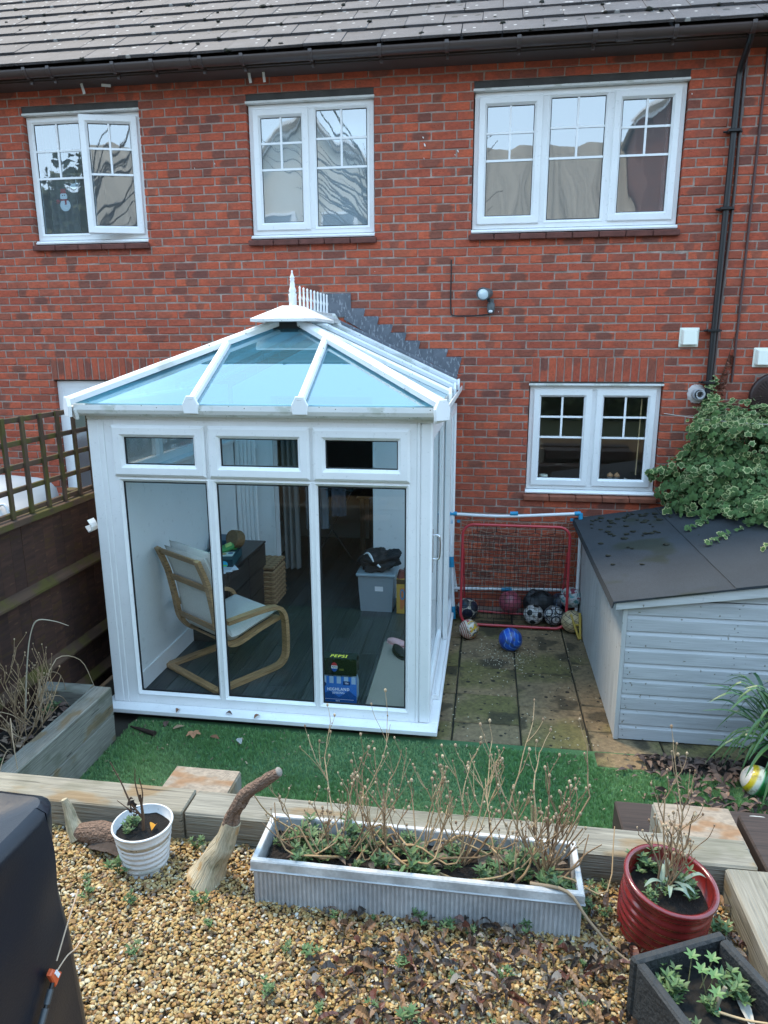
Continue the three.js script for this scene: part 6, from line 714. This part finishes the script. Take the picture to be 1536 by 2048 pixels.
function dryStems(seed, n, H, spread, o = {}) { // branching dry stalks with seed heads; returns [stems, heads]
  const f = rng(seed), st = [], hd = []; const tip = (p, d, s = 1) => { const g = new THREE.SphereGeometry(0.0036 * s, 6, 5); g.scale(1, 1.35, 1); jitter(g, 0.0006, Math.floor(f() * 99)); g.translate(p[0], p[1] + 0.004, p[2]); hd.push(paint(prep(g), mix3([0.22, 0.13, 0.075], [0.50, 0.38, 0.24], f()))); };
  const col = () => mix3([0.17, 0.10, 0.055], [0.46, 0.33, 0.19], f());
  function grow(p, dir, len, r, depth, c) { const P = [p]; let q = [...p], d = [...dir]; const k = 4; for (let i = 0; i < k; i++) { d = [d[0] + (f() - 0.5) * 0.35, d[1] + 0.10 + (f() - 0.5) * 0.1, d[2] + (f() - 0.5) * 0.35]; const l = Math.hypot(...d); d = d.map(v => v / l); q = q.map((v, j) => v + d[j] * len / k); P.push([...q]); } st.push(paint(prep(tube(P, [r, r * 0.6], 4, 6, false)), c)); if (depth > 0) { const m = 2 + Math.floor(f() * 2.4); for (let b = 0; b < m; b++) { const t = 1 + Math.floor(f() * 3.99), a = f() * 6.3; grow(P[t], [d[0] * 0.6 + Math.cos(a) * 0.55, d[1] * 0.7 + 0.35, d[2] * 0.6 + Math.sin(a) * 0.55], len * (0.35 + f() * 0.35), r * 0.62, depth - 1, c); } } else tip(P[k], d, 0.7 + f() * 0.7); if (f() < 0.35) tip(P[2], d, 0.6); }
  for (let i = 0; i < n; i++) { const a = f() * 6.3, s = spread * f(); grow([Math.cos(a) * s * 0.4, 0, Math.sin(a) * s * 0.35], [Math.cos(a) * (o.lean ?? 0.35) * f(), 1, Math.sin(a) * (o.lean ?? 0.35) * f()], H * (0.55 + f() * 0.5), o.r ?? 0.0030, o.depth ?? 2, col()); }
  return [merge(st), merge(hd)];
}
M.dry = mat([1, 1, 1], { rough: 0.85, vc: true });
function dryPlant(label, x, y, z, seed, n, H, spread, group, o) { const p = thing('dried_plant', label, 'plant', [x, y, z], 0, group), [s, h] = dryStems(seed, n, H, spread, o); put('stems', s, M.dry, p); put('seed_heads', h, M.dry, p); return p; }
// ---- white ribbed trough
{
  const t = thing('trough_planter', 'long white ribbed trough planter full of dried flower stems', 'planter', [0.955, GY - 0.012, 4.92]); M.trough = mat([0.76, 0.77, 0.78], { rough: 0.5, map: again(T.mottle, 1.4) });
  const hx = 0.49, hz = 0.105, H = 0.168, ribs = 72, tr = []; // ribbed front and back
  for (const s of [1, -1]) for (let k = 0; k < ribs * 2; k++) { const x0 = -hx + k * hx / ribs, x1 = x0 + hx / ribs, d0 = k % 2 ? 0.0035 : 0, z = s * (hz + d0), q = quad([x0, 0, z], [x1, 0, z], [x1, H, z], [x0, H, z]), zn = s * (hz + (k % 2 ? 0 : 0.0035)), e = quad([x1, 0, z], [x1, 0, zn], [x1, H, zn], [x1, H, z]); tr.push(...(s > 0 ? q : q.reverse()), ...(s > 0 ? e : e.reverse())); }
  for (const s of [1, -1]) tr.push(...(s > 0 ? quad([hx, 0, hz], [hx, 0, -hz], [hx, H, -hz], [hx, H, hz]) : quad([-hx, 0, -hz], [-hx, 0, hz], [-hx, H, hz], [-hx, H, -hz]))); put('body', uvm(rawGeo(tr)), M.trough, t);
  const rim = ring(-hx - 0.006, hx + 0.006, -hz - 0.009, hz + 0.009, [[0, 0.138], [0, 0.166], [0.003, 0.170], [0.017, 0.170], [0.019, 0.166], [0.019, 0.05]]); rim.rotateX(-Math.PI / 2); put('rim', rim, mat([0.80, 0.81, 0.80], { rough: 0.5, map: again(T.mottle, 3) }), t); put('bead', [bx(-hx - 0.009, hx + 0.009, 0.134, 0.139, hz + 0.0, hz + 0.0125, 0.002)], M.trough, t);
  put('soil', uvm(jitter(new THREE.BoxGeometry(2 * hx - 0.04, 0.09, 2 * hz - 0.03, 40, 1, 10).toNonIndexed().translate(0, 0.075, 0), 0.004, 8)), M.soil, t);
  const f = rng(33), lf = []; for (let i = 0; i < 45; i++) lf.push({ p: [(f() - 0.5) * 0.9, 0.125 + f() * 0.02, (f() - 0.5) * 0.15], r: [(f() - 0.5), f() * 6.3, (f() - 0.5)], s: 0.4 + f() * 0.5, c: mix3([0.08, 0.05, 0.035], [0.32, 0.25, 0.18], f()) }); instanced('leaf_litter', leafGeo('oval', 0.03, 0.07, 0.3, 4), mat([1, 1, 1], { rough: 0.8 }), lf, t);
  for (let i = 0; i < 64; i++) { const o = tag(put('trough_weed', weeds[i % 5], M.weed), 'small green weed growing in the white trough', 'weed', 'weeds in the trough'); o.position.set(0.955 + (f() - 0.5) * 0.9, GY + 0.108, 4.92 + (f() - 0.5) * 0.15); o.rotation.y = f() * 6.3; o.scale.setScalar(0.8 + f() * 0.8); }
  const G = 'dried flowers in the white trough', Lb = 'dead brown flower plant with seed heads in the white trough'; const ty = GY + 0.105;
  dryPlant(Lb, 0.72, ty, 4.92, 201, 5, 0.30, 0.06, G, { lean: 1.3 }); dryPlant(Lb, 0.84, ty, 4.90, 202, 6, 0.31, 0.05, G, { lean: 1.1 }); dryPlant(Lb, 0.97, ty, 4.93, 203, 6, 0.28, 0.07, G, { lean: 1.4 }); dryPlant(Lb, 1.09, ty, 4.90, 204, 6, 0.30, 0.06, G, { lean: 1.1 }); dryPlant(Lb, 1.22, ty, 4.93, 205, 6, 0.27, 0.07, G, { lean: 1.3 }); dryPlant(Lb, 1.35, ty, 4.92, 206, 11, 0.29, 0.05, G, { lean: 0.6, r: 0.0038 }); dryPlant(Lb, 0.60, ty, 4.93, 207, 4, 0.28, 0.06, G, { lean: 1.3 });
  const low = []; for (let i = 0; i < 22; i++) { const x = (f() - 0.5) * 0.75, a = f() < 0.5 ? 0.3 : 2.8, l = 0.08 + f() * 0.22; low.push(paint(prep(tube([[x, 0.122, (f() - 0.5) * 0.12], [x + Math.cos(a) * l * 0.35, 0.13 + f() * 0.06, (f() - 0.5) * 0.17], [x + Math.cos(a) * l * 0.8, 0.15 + f() * 0.12, (f() - 0.5) * 0.17], [x + Math.cos(a) * l, 0.18 + f() * 0.16, (f() - 0.5) * 0.18]], [0.0048, 0.0016], 5, 10, false)), mix3([0.2, 0.12, 0.06], [0.42, 0.29, 0.15], f()))); } put('trailing_stalks', low, M.dry, t);
  tag(put('hanging_stalk', tube([[1.30, GY + 0.15, 5.0], [1.40, GY + 0.165, 5.035], [1.46, GY + 0.10, 5.06], [1.54, GY + 0.03, 5.09], [1.60, GY + 0.02, 5.13]], [0.006, 0.005, 0.004, 0.003], 6, 16), mat([0.30, 0.22, 0.14], { rough: 0.9 })), 'long dead stalk hanging over the end of the white trough', 'stalk');
}
// ---- white pot
{
  const p = thing('ribbed_pot', 'white ribbed plant pot with a bare twig', 'pot', [0.050, GY - 0.014, 4.915]); const prof = [[0.001, 0], [0.066, 0], [0.069, 0.006]]; for (let k = 0; k <= 40; k++) { const t = k / 40; prof.push([0.070 + 0.022 * t + (t < 0.86 ? 0.0022 * Math.sin(t * 7.5 * 6.283) : 0), 0.008 + 0.155 * t]); } prof.push([0.097, 0.165], [0.098, 0.170], [0.096, 0.173], [0.0905, 0.172], [0.086, 0.12], [0.001, 0.118]);
  put('pot_body', lathe(prof, 56), mat([0.66, 0.665, 0.665], { rough: 0.4, map: again(T.specks, 2) }), p); put('soil', jitter(new THREE.CylinderGeometry(0.087, 0.08, 0.03, 28, 4).translate(0, 0.125, 0), 0.004, 3), M.soil, p);
  const f = rng(14), tw = []; const c = [0.10, 0.055, 0.03]; const Br = (P, r) => tw.push(paint(prep(tube(P, r, 5, 8, false)), c)); Br([[0, 0.135, 0], [0.004, 0.2, 0.0], [-0.002, 0.27, -0.004]], [0.006, 0.004]); Br([[0.001, 0.19, 0], [-0.03, 0.25, 0.01], [-0.06, 0.31, 0.0], [-0.10, 0.38, -0.01]], [0.004, 0.0016]); Br([[0, 0.22, 0], [0.01, 0.28, 0], [0.006, 0.34, 0.005]], [0.003, 0.0015]); Br([[-0.002, 0.25, 0], [-0.012, 0.32, 0], [-0.008, 0.37, 0]], [0.003, 0.001]); Br([[0, 0.2, 0], [-0.03, 0.22, 0.01], [-0.07, 0.26, 0.02]], [0.003, 0.001]); put('twig', tw, M.dry, p);
  const dl = []; for (let i = 0; i < 14; i++) { const g = leafGeo('oval', 0.010, 0.022, 0.6, i); g.rotateX(f() * 3); g.rotateY(f() * 6); g.translate(-0.015 - f() * 0.035, 0.205 + f() * 0.05, (f() - 0.5) * 0.03); dl.push(g); } put('withered_leaves', dl, mat([0.035, 0.025, 0.02], { rough: 0.9 }), p); put('yellow_leaf', leafGeo('oval', 0.025, 0.03, 0.5, 3).translate(0.035, 0.15, -0.005), mat([0.55, 0.26, 0.02], { rough: 0.6 }), p);
  for (const [x, z, k] of [[-0.04, 0.02, 0], [-0.03, -0.015, 3], [-0.05, 0.0, 1]]) { const o = put('sprout', weeds[k], M.weed, p); o.position.set(x, 0.138, z); o.scale.setScalar(0.9); }
}
// ---- driftwood
{
  const T9 = T.sleeper; M.drift = mat([0.74, 0.64, 0.47], { rough: 0.9, map: again(T9, [3, 3]), bump: again(T.woodBump, 2), bs: 0.006 }); M.driftDark = mat([0.34, 0.215, 0.15], { rough: 0.95, map: again(T.wood, 4), bump: again(T.bump, 6), bs: 0.012 });
  const d = thing('driftwood_stump', 'pale driftwood stump with a dark curved upper limb standing on the gravel', 'driftwood', [0, 0, 0]);
  const sh = (g, a, s) => { const p = g.attributes.position; for (let i = 0; i < p.count; i++) { const n = noise3(p.getX(i) * s, p.getY(i) * s, p.getZ(i) * s, 5) * a; p.setXYZ(i, p.getX(i) + n, p.getY(i) + n * 0.4, p.getZ(i) + n * 0.7); } g.computeVertexNormals(); for (let i = 0; i < p.count; i++) { const x = p.getX(i), y = p.getY(i), z = p.getZ(i), n = noise3(x * 110, (y - x) * 16, z * 110, 9), m = Math.abs(noise3(x * 60, (y - x) * 9, z * 60, 19)); p.setXYZ(i, x + n * 0.0028 - m * 0.003, y, z + n * 0.0028 + m * 0.003); } g.computeVertexNormals(); return g; };
  put('trunk', sh(tube([[0.275, GY - 0.005, 4.955], [0.295, GY + 0.045, 4.945], [0.33, GY + 0.12, 4.94], [0.355, GY + 0.175, 4.94], [0.37, GY + 0.215, 4.94]], [0.064, 0.046, 0.034, 0.028, 0.025], 30, 44), 0.016, 17), M.drift, d);
  put('limb', sh(tube([[0.366, GY + 0.20, 4.94], [0.385, GY + 0.255, 4.945], [0.412, GY + 0.305, 4.95], [0.45, GY + 0.35, 4.955], [0.495, GY + 0.385, 4.955], [0.535, GY + 0.415, 4.955]], [0.027, 0.023, 0.021, 0.020, 0.0185, 0.015], 16, 34), 0.009, 34), M.driftDark, d); put('cut_end', xf(new THREE.SphereGeometry(0.0152, 14, 10), [0.536, GY + 0.416, 4.955], [0, 0, 0.5], [0.6, 1, 1]), mat([0.42, 0.37, 0.32], { rough: 0.9, map: again(T.mottle, 6) }), d);
  const l = thing('driftwood_log', 'dark log with an upright pale stub lying against the sleeper wall', 'driftwood', [0, 0, 0]); put('log', sh(tube([[-0.24, GY + 0.025, 4.835], [-0.16, GY + 0.035, 4.84], [-0.07, GY + 0.03, 4.85]], [0.03, 0.042, 0.036], 16, 16), 0.005, 30), M.driftDark, l); put('stub', sh(tube([[-0.235, GY + 0.01, 4.84], [-0.262, GY + 0.06, 4.83], [-0.275, GY + 0.11, 4.825], [-0.287, GY + 0.145, 4.825]], [0.034, 0.022, 0.016, 0.010], 12, 14), 0.004, 30), M.drift, l);
  tag(put('bark_piece', xf(jitter(leafGeo('blade', 0.045, 0.18, 0.2, 4), 0.002, 2), [-0.09, GY + 0.016, 4.905], [0.05, 1.35, 0]), mat([0.055, 0.04, 0.032], { rough: 1 })), 'flat dark bark piece on the gravel in front of the log', 'bark');
}
// ---- red glazed pot
{
  const p = thing('glazed_pot', 'tilted dark red glazed pot with ribbed sides and dry stems', 'pot', [1.672, GY - 0.01, 4.965]); const prof = [[0.001, 0], [0.105, 0], [0.112, 0.006]]; for (let k = 0; k <= 44; k++) { const t = k / 44; prof.push([0.113 + 0.010 * Math.sin(t * 2.6) + 0.0026 * Math.sin(t * 6.5 * 6.283), 0.01 + 0.172 * t]); } prof.push([0.124, 0.186], [0.130, 0.195], [0.129, 0.203], [0.121, 0.206], [0.113, 0.2], [0.109, 0.14], [0.001, 0.135]);
  const b = put('pot_body', lathe(prof, 64), mat([0.27, 0.022, 0.020], { rough: 0.22, phys: true, clearcoat: 0.7, clearcoatRoughness: 0.15, map: again(T.mottle, [3, 1]) }), p); b.rotation.set(0.10, 0, -0.10); b.position.y = 0.01; const s = put('soil', jitter(new THREE.CylinderGeometry(0.108, 0.1, 0.03, 28, 4).translate(0, 0.145, 0), 0.005, 3), M.soil, p); s.rotation.set(0.10, 0, -0.10);
  const f = rng(46); for (let i = 0; i < 12; i++) { const o = put('sprout', weeds[i % 5], M.weed, p), a = f() * 6.3, r = f() * 0.085; o.position.set(Math.cos(a) * r, 0.158 + Math.cos(a) * r * -0.1, Math.sin(a) * r); o.rotation.y = f() * 6; o.scale.setScalar(0.8 + f() * 0.7); }
  for (let i = 0; i < 9; i++) { const g = strap(f() * 6.3, 0.07 + f() * 0.05, 0.014, 0.05, 0.02), o = put('grey_leaf', g, mat([0.20, 0.26, 0.20], { rough: 0.6 }), p); o.position.set(-0.03 + f() * 0.08, 0.165, -0.02 + f() * 0.05); }
  dryPlant('tall dry stems growing from the dark red glazed pot', 1.68, GY + 0.145, 4.955, 310, 9, 0.27, 0.05, undefined, { lean: 0.6, r: 0.0034, depth: 2 });
}
// ---- black box planter
{
  const p = thing('square_planter', 'dark grey square planter with a cut stem and seedlings in black soil', 'planter', [1.71, GY - 0.012, 5.325], 0.434); const m = mat([0.040, 0.044, 0.046], { rough: 0.75, map: again(T.mottle, 2.5), bump: again(T.bump, 5), bs: 0.004 }); const H = 0.205, a = 0.137, t = 0.026;
  for (const [x0, x1, q0, q1] of [[-a, a, a - t, a], [-a, a, -a, -a + t], [-a, -a + t, -a + t + 0.0005, a - t - 0.0005], [a - t, a, -a + t + 0.0005, a - t - 0.0005]]) put('side', jitter(bx(x0, x1, 0, H, q0, q1, 0.006), 0.0008, Math.round(x0 * 99 + q0 * 7)), m, p);
  put('soil', uvm(jitter(new THREE.BoxGeometry(2 * a - 2 * t, 0.05, 2 * a - 2 * t, 20, 1, 20).toNonIndexed().translate(0, 0.105, 0), 0.003, 2)), mat([0.010, 0.009, 0.008], { rough: 1 }), p);
  put('cut_stem', tube([[0.01, 0.12, 0.0], [0.018, 0.16, 0.0], [0.034, 0.195, 0.0]], [0.007, 0.006, 0.005], 8), mat([0.28, 0.24, 0.16], { rough: 0.9 }), p); put('green_tie', tube([[0.0, 0.142, 0.009], [0.016, 0.142, 0.01], [0.02, 0.144, -0.006]], 0.002, 5), mat([0.02, 0.3, 0.15]), p);
  const f = rng(58); for (let i = 0; i < 11; i++) { const o = put('sprout', weeds[i % 5], M.weed, p); o.position.set((f() - 0.5) * 0.2, 0.131, (f() - 0.5) * 0.2 - 0.02); o.rotation.y = f() * 6; o.scale.setScalar(0.9 + f() * 0.6); }
  for (let i = 0; i < 5; i++) { const a2 = f() * 6.3, st = put('tall_sprout', merge([paint(prep(tube([[0, 0, 0], [Math.cos(a2) * 0.02, 0.05, Math.sin(a2) * 0.02], [Math.cos(a2) * 0.03, 0.09, Math.sin(a2) * 0.03]], 0.0016, 4, 5, false)), [0.2, 0.2, 0.09]), ...[0, 1, 2, 3, 4, 5].map(q => { const g = leafGeo('oval', 0.009, 0.022, 0.1, q); g.translate(0, 0, 0.012); g.rotateX(-0.4); g.rotateY(q * 1.05); g.translate(Math.cos(a2) * 0.03, 0.09, Math.sin(a2) * 0.03); return paint(g, [0.10, 0.20, 0.06]); })]), M.weed, p); st.position.set(-0.04 + f() * 0.1, 0.12, -0.08 + f() * 0.08); }
  put('dead_stalk', tube([[0.01, 0.14, 0.01], [0.06, 0.142, 0.05], [0.12, 0.165, 0.1], [0.15, 0.195, 0.13]], [0.004, 0.003, 0.002], 5, 10), mat([0.45, 0.34, 0.2]), p); put('pale_leaf', xf(leafGeo('blade', 0.025, 0.10, 0.2, 8), [0.075, 0.137, 0.03], [0.1, -0.35, 0.2]), mat([0.42, 0.40, 0.35]), p);
}
// ---- dry tangle in the left bed
{
  const f = rng(71), G = 'dry tangle in the left raised bed', ty = 0.30, Lb = 'tangled pale dry stems in the timber bed beside the fence';
  for (const [x, z, s] of [[-1.62, 3.15, 401], [-1.58, 3.45, 402], [-1.66, 3.75, 403], [-1.60, 3.3, 404]]) { const p = dryPlant(Lb, x, ty, z, s, 5, 0.40, 0.1, G, { lean: 1.3, r: 0.0042 }); const arcs = []; for (let i = 0; i < 3; i++) { const a = f() * 6.3, l = 0.25 + f() * 0.4, h = 0.12 + f() * 0.28; arcs.push(paint(prep(tube([[(f() - 0.5) * 0.1, 0, (f() - 0.5) * 0.1], [Math.cos(a) * l * 0.3, h, Math.sin(a) * l * 0.4], [Math.cos(a) * l * 0.55, h * 0.8, Math.sin(a) * l * 0.8], [Math.cos(a) * l * 0.7, h * (f() - 0.35), Math.sin(a) * l]], [0.0038, 0.002], 5, 12, false)), mix3([0.24, 0.16, 0.10], [0.50, 0.38, 0.25], f()))); } put('arching_stems', arcs, M.dry, p); }
  for (let i = 0; i < 7; i++) { const o = tag(put('bed_weed', weeds[i % 5], M.weed), 'small green weed in the timber bed beside the fence', 'weed', 'weeds in the left raised bed'); o.position.set(-1.7 + f() * 0.2, 0.302, 2.95 + f() * 0.7); o.scale.setScalar(1.3); }
  tag(put('dry_stem', tube([[-1.70, 0.35, 3.15], [-1.72, 0.65, 3.05], [-1.70, 0.86, 3.0], [-1.66, 0.94, 2.98], [-1.58, 0.92, 2.93], [-1.50, 0.88, 2.9]], [0.005, 0.005, 0.004, 0.005, 0.003, 0.002], 5, 24), mat([0.42, 0.36, 0.27], { rough: 0.9 })), 'tall bent dry stem leaning on the brown fence', 'stem');
}
// ---- covered barbecue, near left
{
  const p = thing('covered_barbecue', 'barbecue under a fitted black waterproof cover with a drawcord', 'cover', [-0.166, GY - 0.005, 6.08]); const W = 0.51, Dp = 0.37, H = 0.855, n = 46, pos = [], idx = [], ny = 60; // superellipse shell with draped folds
  const rc = 0.045, A4 = rc * Math.PI / 2, sides = [2 * (Dp - rc), 2 * (W - rc), 2 * (Dp - rc), 2 * (W - rc)], PER = sides.reduce((q, w) => q + w + A4, 0);
  const edge = t => { let d = t * PER; for (let k = 0; k < 4; k++) { const n0 = [[1, 0], [0, 1], [-1, 0], [0, -1]][k], tg = [[0, 1], [-1, 0], [0, -1], [1, 0]][k], hx = [[W, -(Dp - rc)], [W - rc, Dp], [-W, Dp - rc], [-(W - rc), -Dp]][k]; if (d < sides[k]) return [hx[0] + tg[0] * d, hx[1] + tg[1] * d, n0[0], n0[1]]; d -= sides[k]; if (d < A4) { const a = k * Math.PI / 2 + d / rc, cx = [W - rc, -(W - rc), -(W - rc), W - rc][k], cz = [Dp - rc, Dp - rc, -(Dp - rc), -(Dp - rc)][k]; return [cx + Math.cos(a) * rc, cz + Math.sin(a) * rc, Math.cos(a), Math.sin(a)]; } d -= A4; } return [W, -(Dp - rc), 1, 0]; };
  const f = (a, v) => { const s = a / (Math.PI * 2), [x, z, nx, nz] = edge(s % 1), tp = v > 0.98 ? 1 - Math.sqrt(Math.max(0, 1 - Math.pow((v - 0.98) / 0.02, 2))) : 0, r = 1 + 0.045 * (1 - v), n = noise3(s * 16, v * 3, 1, 15); const fold = 0.007 * n + 0.0055 * Math.sin(s * 62 + v * 9 + 2.5 * noise3(s * 9, v * 4, 4, 8)) * sm(0.15, 0.85, v) * sm(1, 0.9, v) + 0.005 * noise3(s * 40, v * 7, 2, 25) - 0.018 * tp; return [x * r + nx * fold, (v > 0.98 ? 0.98 + 0.02 * Math.sin((v - 0.98) / 0.02 * Math.PI / 2) : v) * H, z * r + nz * fold]; };
  const N = 220; for (let j = 0; j <= ny; j++) for (let i = 0; i <= N; i++) { pos.push(...f(i / N * Math.PI * 2, Math.pow(j / ny, 0.85))); } void n; for (let j = 0; j < ny; j++) for (let i = 0; i < N; i++) { const a = j * (N + 1) + i; idx.push(a, a + N + 1, a + 1, a + 1, a + N + 1, a + N + 2); }
  { const base = pos.length / 3, ro = 14; for (let r = 0; r <= ro; r++) for (let i = 0; i <= N; i++) { const q = f(i / N * Math.PI * 2, 1), k = 1 - r / ro; pos.push(q[0] * k, H + 0.004 * Math.sin(r * 1.3) + 0.022 * noise3(q[0] * k * 5 + 3, 2, q[2] * k * 7, 6) * (r ? 1 : 0) - 0.02 * Math.sin(k * 3) * (r ? 1 : 0), q[2] * k); } for (let r = 0; r < ro; r++) for (let i = 0; i < N; i++) { const a = base + r * (N + 1) + i; idx.push(a, a + N + 1, a + 1, a + 1, a + N + 1, a + N + 2); } }
  const g = new THREE.BufferGeometry(); g.setAttribute('position', new THREE.Float32BufferAttribute(pos, 3)); g.setIndex(idx); g.computeVertexNormals(); const uv = []; for (let i = 0; i < pos.length; i += 3) uv.push(pos[i] + pos[i + 2], pos[i + 1]); g.setAttribute('uv', new THREE.Float32BufferAttribute(uv, 2));
  put('cover_fabric', g, mat([0.010, 0.0125, 0.019], { rough: 0.34, bump: again(T.grain, 6), bs: 0.0006, phys: true, specularIntensity: 0.8 }), p);
  const X = W + 0.018; put('drawcord', [tube([[X - 0.004, 0.635, -0.372], [X + 0.004, 0.61, -0.32], [X + 0.01, 0.575, -0.268]], 0.0016, 5, 12), tube([[X + 0.01, 0.555, -0.262], [X + 0.008, 0.553, -0.30], [X + 0.004, 0.537, -0.335], [X - 0.004, 0.53, -0.372]], 0.0016, 5, 14)], mat([0.5, 0.36, 0.25], { rough: 0.9 }), p);
  put('toggle', xf(extrude([[-0.011, -0.018], [0.009, -0.018], [0.004, 0.016], [-0.004, 0.016]], 0.006, 0.002), [X + 0.006, 0.556, -0.255], [0, Math.PI / 2, 0.5]), mat([0.62, 0.10, 0.03], { rough: 0.45 }), p); put('toggle_label', xf(cbox(0.007, 0.018, 0.002), [X + 0.015, 0.556, -0.259], [0, Math.PI / 2, 0.4]), mat([0.75, 0.76, 0.78]), p);
  put('buckle', [tube([[X + 0.01, 0.538, -0.243], [X + 0.011, 0.522, -0.226]], 0.006, 8), tube([[X + 0.011, 0.518, -0.222], [X + 0.012, 0.492, -0.196]], 0.0065, 8)], mat([0.06, 0.065, 0.07], { rough: 0.3 }), p);
  put('strap', tube([[X + 0.01, 0.545, -0.25], [X + 0.012, 0.48, -0.185], [X + 0.008, 0.40, -0.12], [X + 0.006, 0.2, -0.05]], 0.004, 6, 10), M.black, p);
}
{ // evergreen hedge at the back of the garden, dark in the kitchen glass
  const he = thing('garden_hedge', 'clipped evergreen hedge closing the raised garden, mirrored in the kitchen window', 'hedge', [0.5, GY - 0.02, 9.6]), f = rng(120), L = []; put('core', bx(-7, 7, 0, 1.75, 0, 0.8), mat([0.035, 0.05, 0.025], { rough: 1 }), he);
  for (let i = 0; i < 7000; i++) { const top = f() < 0.12; L.push({ p: [(f() - 0.5) * 14, top ? 1.75 + f() * 0.12 : f() * 1.8, top ? f() * 0.8 : -0.12 + f() * 0.14], r: [f() * 3, f() * 6, f() * 3], s: 0.6 + f() * 0.7, c: mix3([0.03, 0.055, 0.02], [0.085, 0.12, 0.05], f()) }); } instanced('foliage', leafGeo('oval', 0.09, 0.14, 0.2, 5), mat([1, 1, 1], { rough: 0.6 }), L, he);
}
// ================================================================= HOUSES OPPOSITE, SEEN ONLY MIRRORED IN THE WINDOWS
{
  const cream = mat([0.62, 0.57, 0.47], { rough: 0.9 }), tileB = mat([0.44, 0.40, 0.33], { rough: 0.85, map: again(T.wood, [0.02, 0.35]) }), red = mat([0.30, 0.12, 0.085], { rough: 0.9, map: again(T.mottle, 1) }), gl = mat([0.10, 0.12, 0.14], { rough: 0.08, phys: true, clearcoat: 1 });
  function villa(label, x, z, w, eave, ridge, d, wallM, gable, wins) {
    const h = thing('opposite_house', label, 'house', [x, 0.9, z]); const e = eave - 0.9, r = ridge - 0.9;
    if (gable) { put('wall', extrude([[-w / 2, 0], [w / 2, 0], [w / 2, e], [0, r], [-w / 2, e]], d), wallM, h); for (const s of [-1, 1]) put('roof_slope', bar([s * (w / 2 + 0.2), e - 0.1, d / 2], [0, r + 0.08, d / 2], d + 0.5, 0.12, [s, 1, 0], 0, 0), tileB, h); for (const s of [-1, 1]) put('barge_board', bar([s * (w / 2 + 0.2), e - 0.2, -0.16], [0, r + 0.02, -0.16], 0.06, 0.28, [s * 0.7, 1, 0], 0, 0), M.upvc, h); }
    else { put('wall', bx(-w / 2, w / 2, 0, e, 0, d), wallM, h); put('roof_slope', [extrude([[-0.3, e - 0.1], [d / 2, r], [d + 0.3, e - 0.1]], w + 0.4).rotateY(-Math.PI / 2).translate(w / 2 + 0.2, 0, 0)], tileB, h); }
    for (const [a, b, ww, hh] of wins) { const o = grp('window', h); put('frame', ring(a - ww / 2, a + ww / 2, b - hh / 2, b + hh / 2, [[0, 0], [0, 0.06], [0.09, 0.06], [0.1, 0.01]]).rotateY(Math.PI).translate(2 * a, 0, 0).translate(0, 0, 0), M.upvc, o); o.children[0].geometry.translate(-2 * a + 2 * a, 0, 0); put('pane', bx(a - ww / 2 + 0.08, a + ww / 2 - 0.08, b - hh / 2 + 0.08, b + hh / 2 - 0.08, -0.03, -0.01), gl, o); }
  }
  villa('cream rendered gabled house opposite, mirrored in the upstairs windows', -6.2, 22, 7.5, 8.0, 11.2, 8, cream, true, [[-1.2, 6.2, 1.2, 1.3], [1.3, 6.2, 1.2, 1.3], [-1.4, 1.6, 1.4, 1.2], [1.4, 1.6, 1.4, 1.2]]);
  villa('brown tiled house opposite, mirrored in the wide upstairs window', 1.8, 20, 8.0, 6.6, 10.3, 8, cream, false, [[-1.5, 3.6, 1.2, 1.2], [1.2, 3.6, 1.2, 1.2]]); villa('red brick gabled house opposite, mirrored in the wide upstairs window', 9.6, 20, 7.0, 10.0, 13.0, 8, red, true, [[0, 5, 1.2, 1.3]]);
  const tr = mat([0.05, 0.042, 0.035], { rough: 1 }), fo = mat([0.045, 0.06, 0.03], { rough: 0.9 }); const f = rng(88);
  for (const [i, [x, z, h]] of [[-14, 19, 8.5], [-18, 21, 9.5], [-2.4, 16.5, 10]].entries()) { const t = thing('bare_tree', ['slim bare winter tree opposite, mirrored in the open bedroom window', 'broad bare winter tree opposite, mirrored in the bedroom window', 'bare tree between the cream and brown houses opposite, mirrored in the open casement'][i], 'tree', [x, 0.9, z]); put('trunk', tube([[0, 0, 0], [0.1, h * 0.3, 0], [0, h * 0.55, 0.1]], [0.22, 0.16, 0.08], 8, 8), tr, t); const br = []; for (let k = 0; k < 90; k++) { const a = f() * 6.3, y = h * (0.25 + f() * 0.4), l = h * (0.15 + f() * 0.25), up = 0.4 + f() * 0.8; br.push(tube([[0, y, 0], [Math.cos(a) * l * 0.5, y + l * up * 0.6, Math.sin(a) * l * 0.5], [Math.cos(a) * l, y + l * up, Math.sin(a) * l]], [0.04, 0.008], 4, 4, false)); } put('crown', br, tr, t); }
  const he = thing('tall_hedge', 'dark evergreen hedge opposite, mirrored in the bedroom window', 'hedge', [-14, 0.9, 17.5]); const L = []; for (let i = 0; i < 5200; i++) { const x = (f() - 0.5) * 9, y = f() * (7.4 + 0.8 * Math.sin(x * 1.3)); L.push({ p: [x, y, -0.5 + f() * 0.8], r: [f() * 3, f() * 6, f() * 3], s: 1 + f(), c: mix3([0.03, 0.05, 0.02], [0.10, 0.11, 0.05], f()) }); } put('core', bx(-4.4, 4.4, 0, 6.9, -0.2, 0.9), fo, he); instanced('foliage', leafGeo('oval', 0.14, 0.2, 0.2, 5), mat([1, 1, 1], { rough: 0.8 }), L, he);
}
renderer.render(scene, camera);
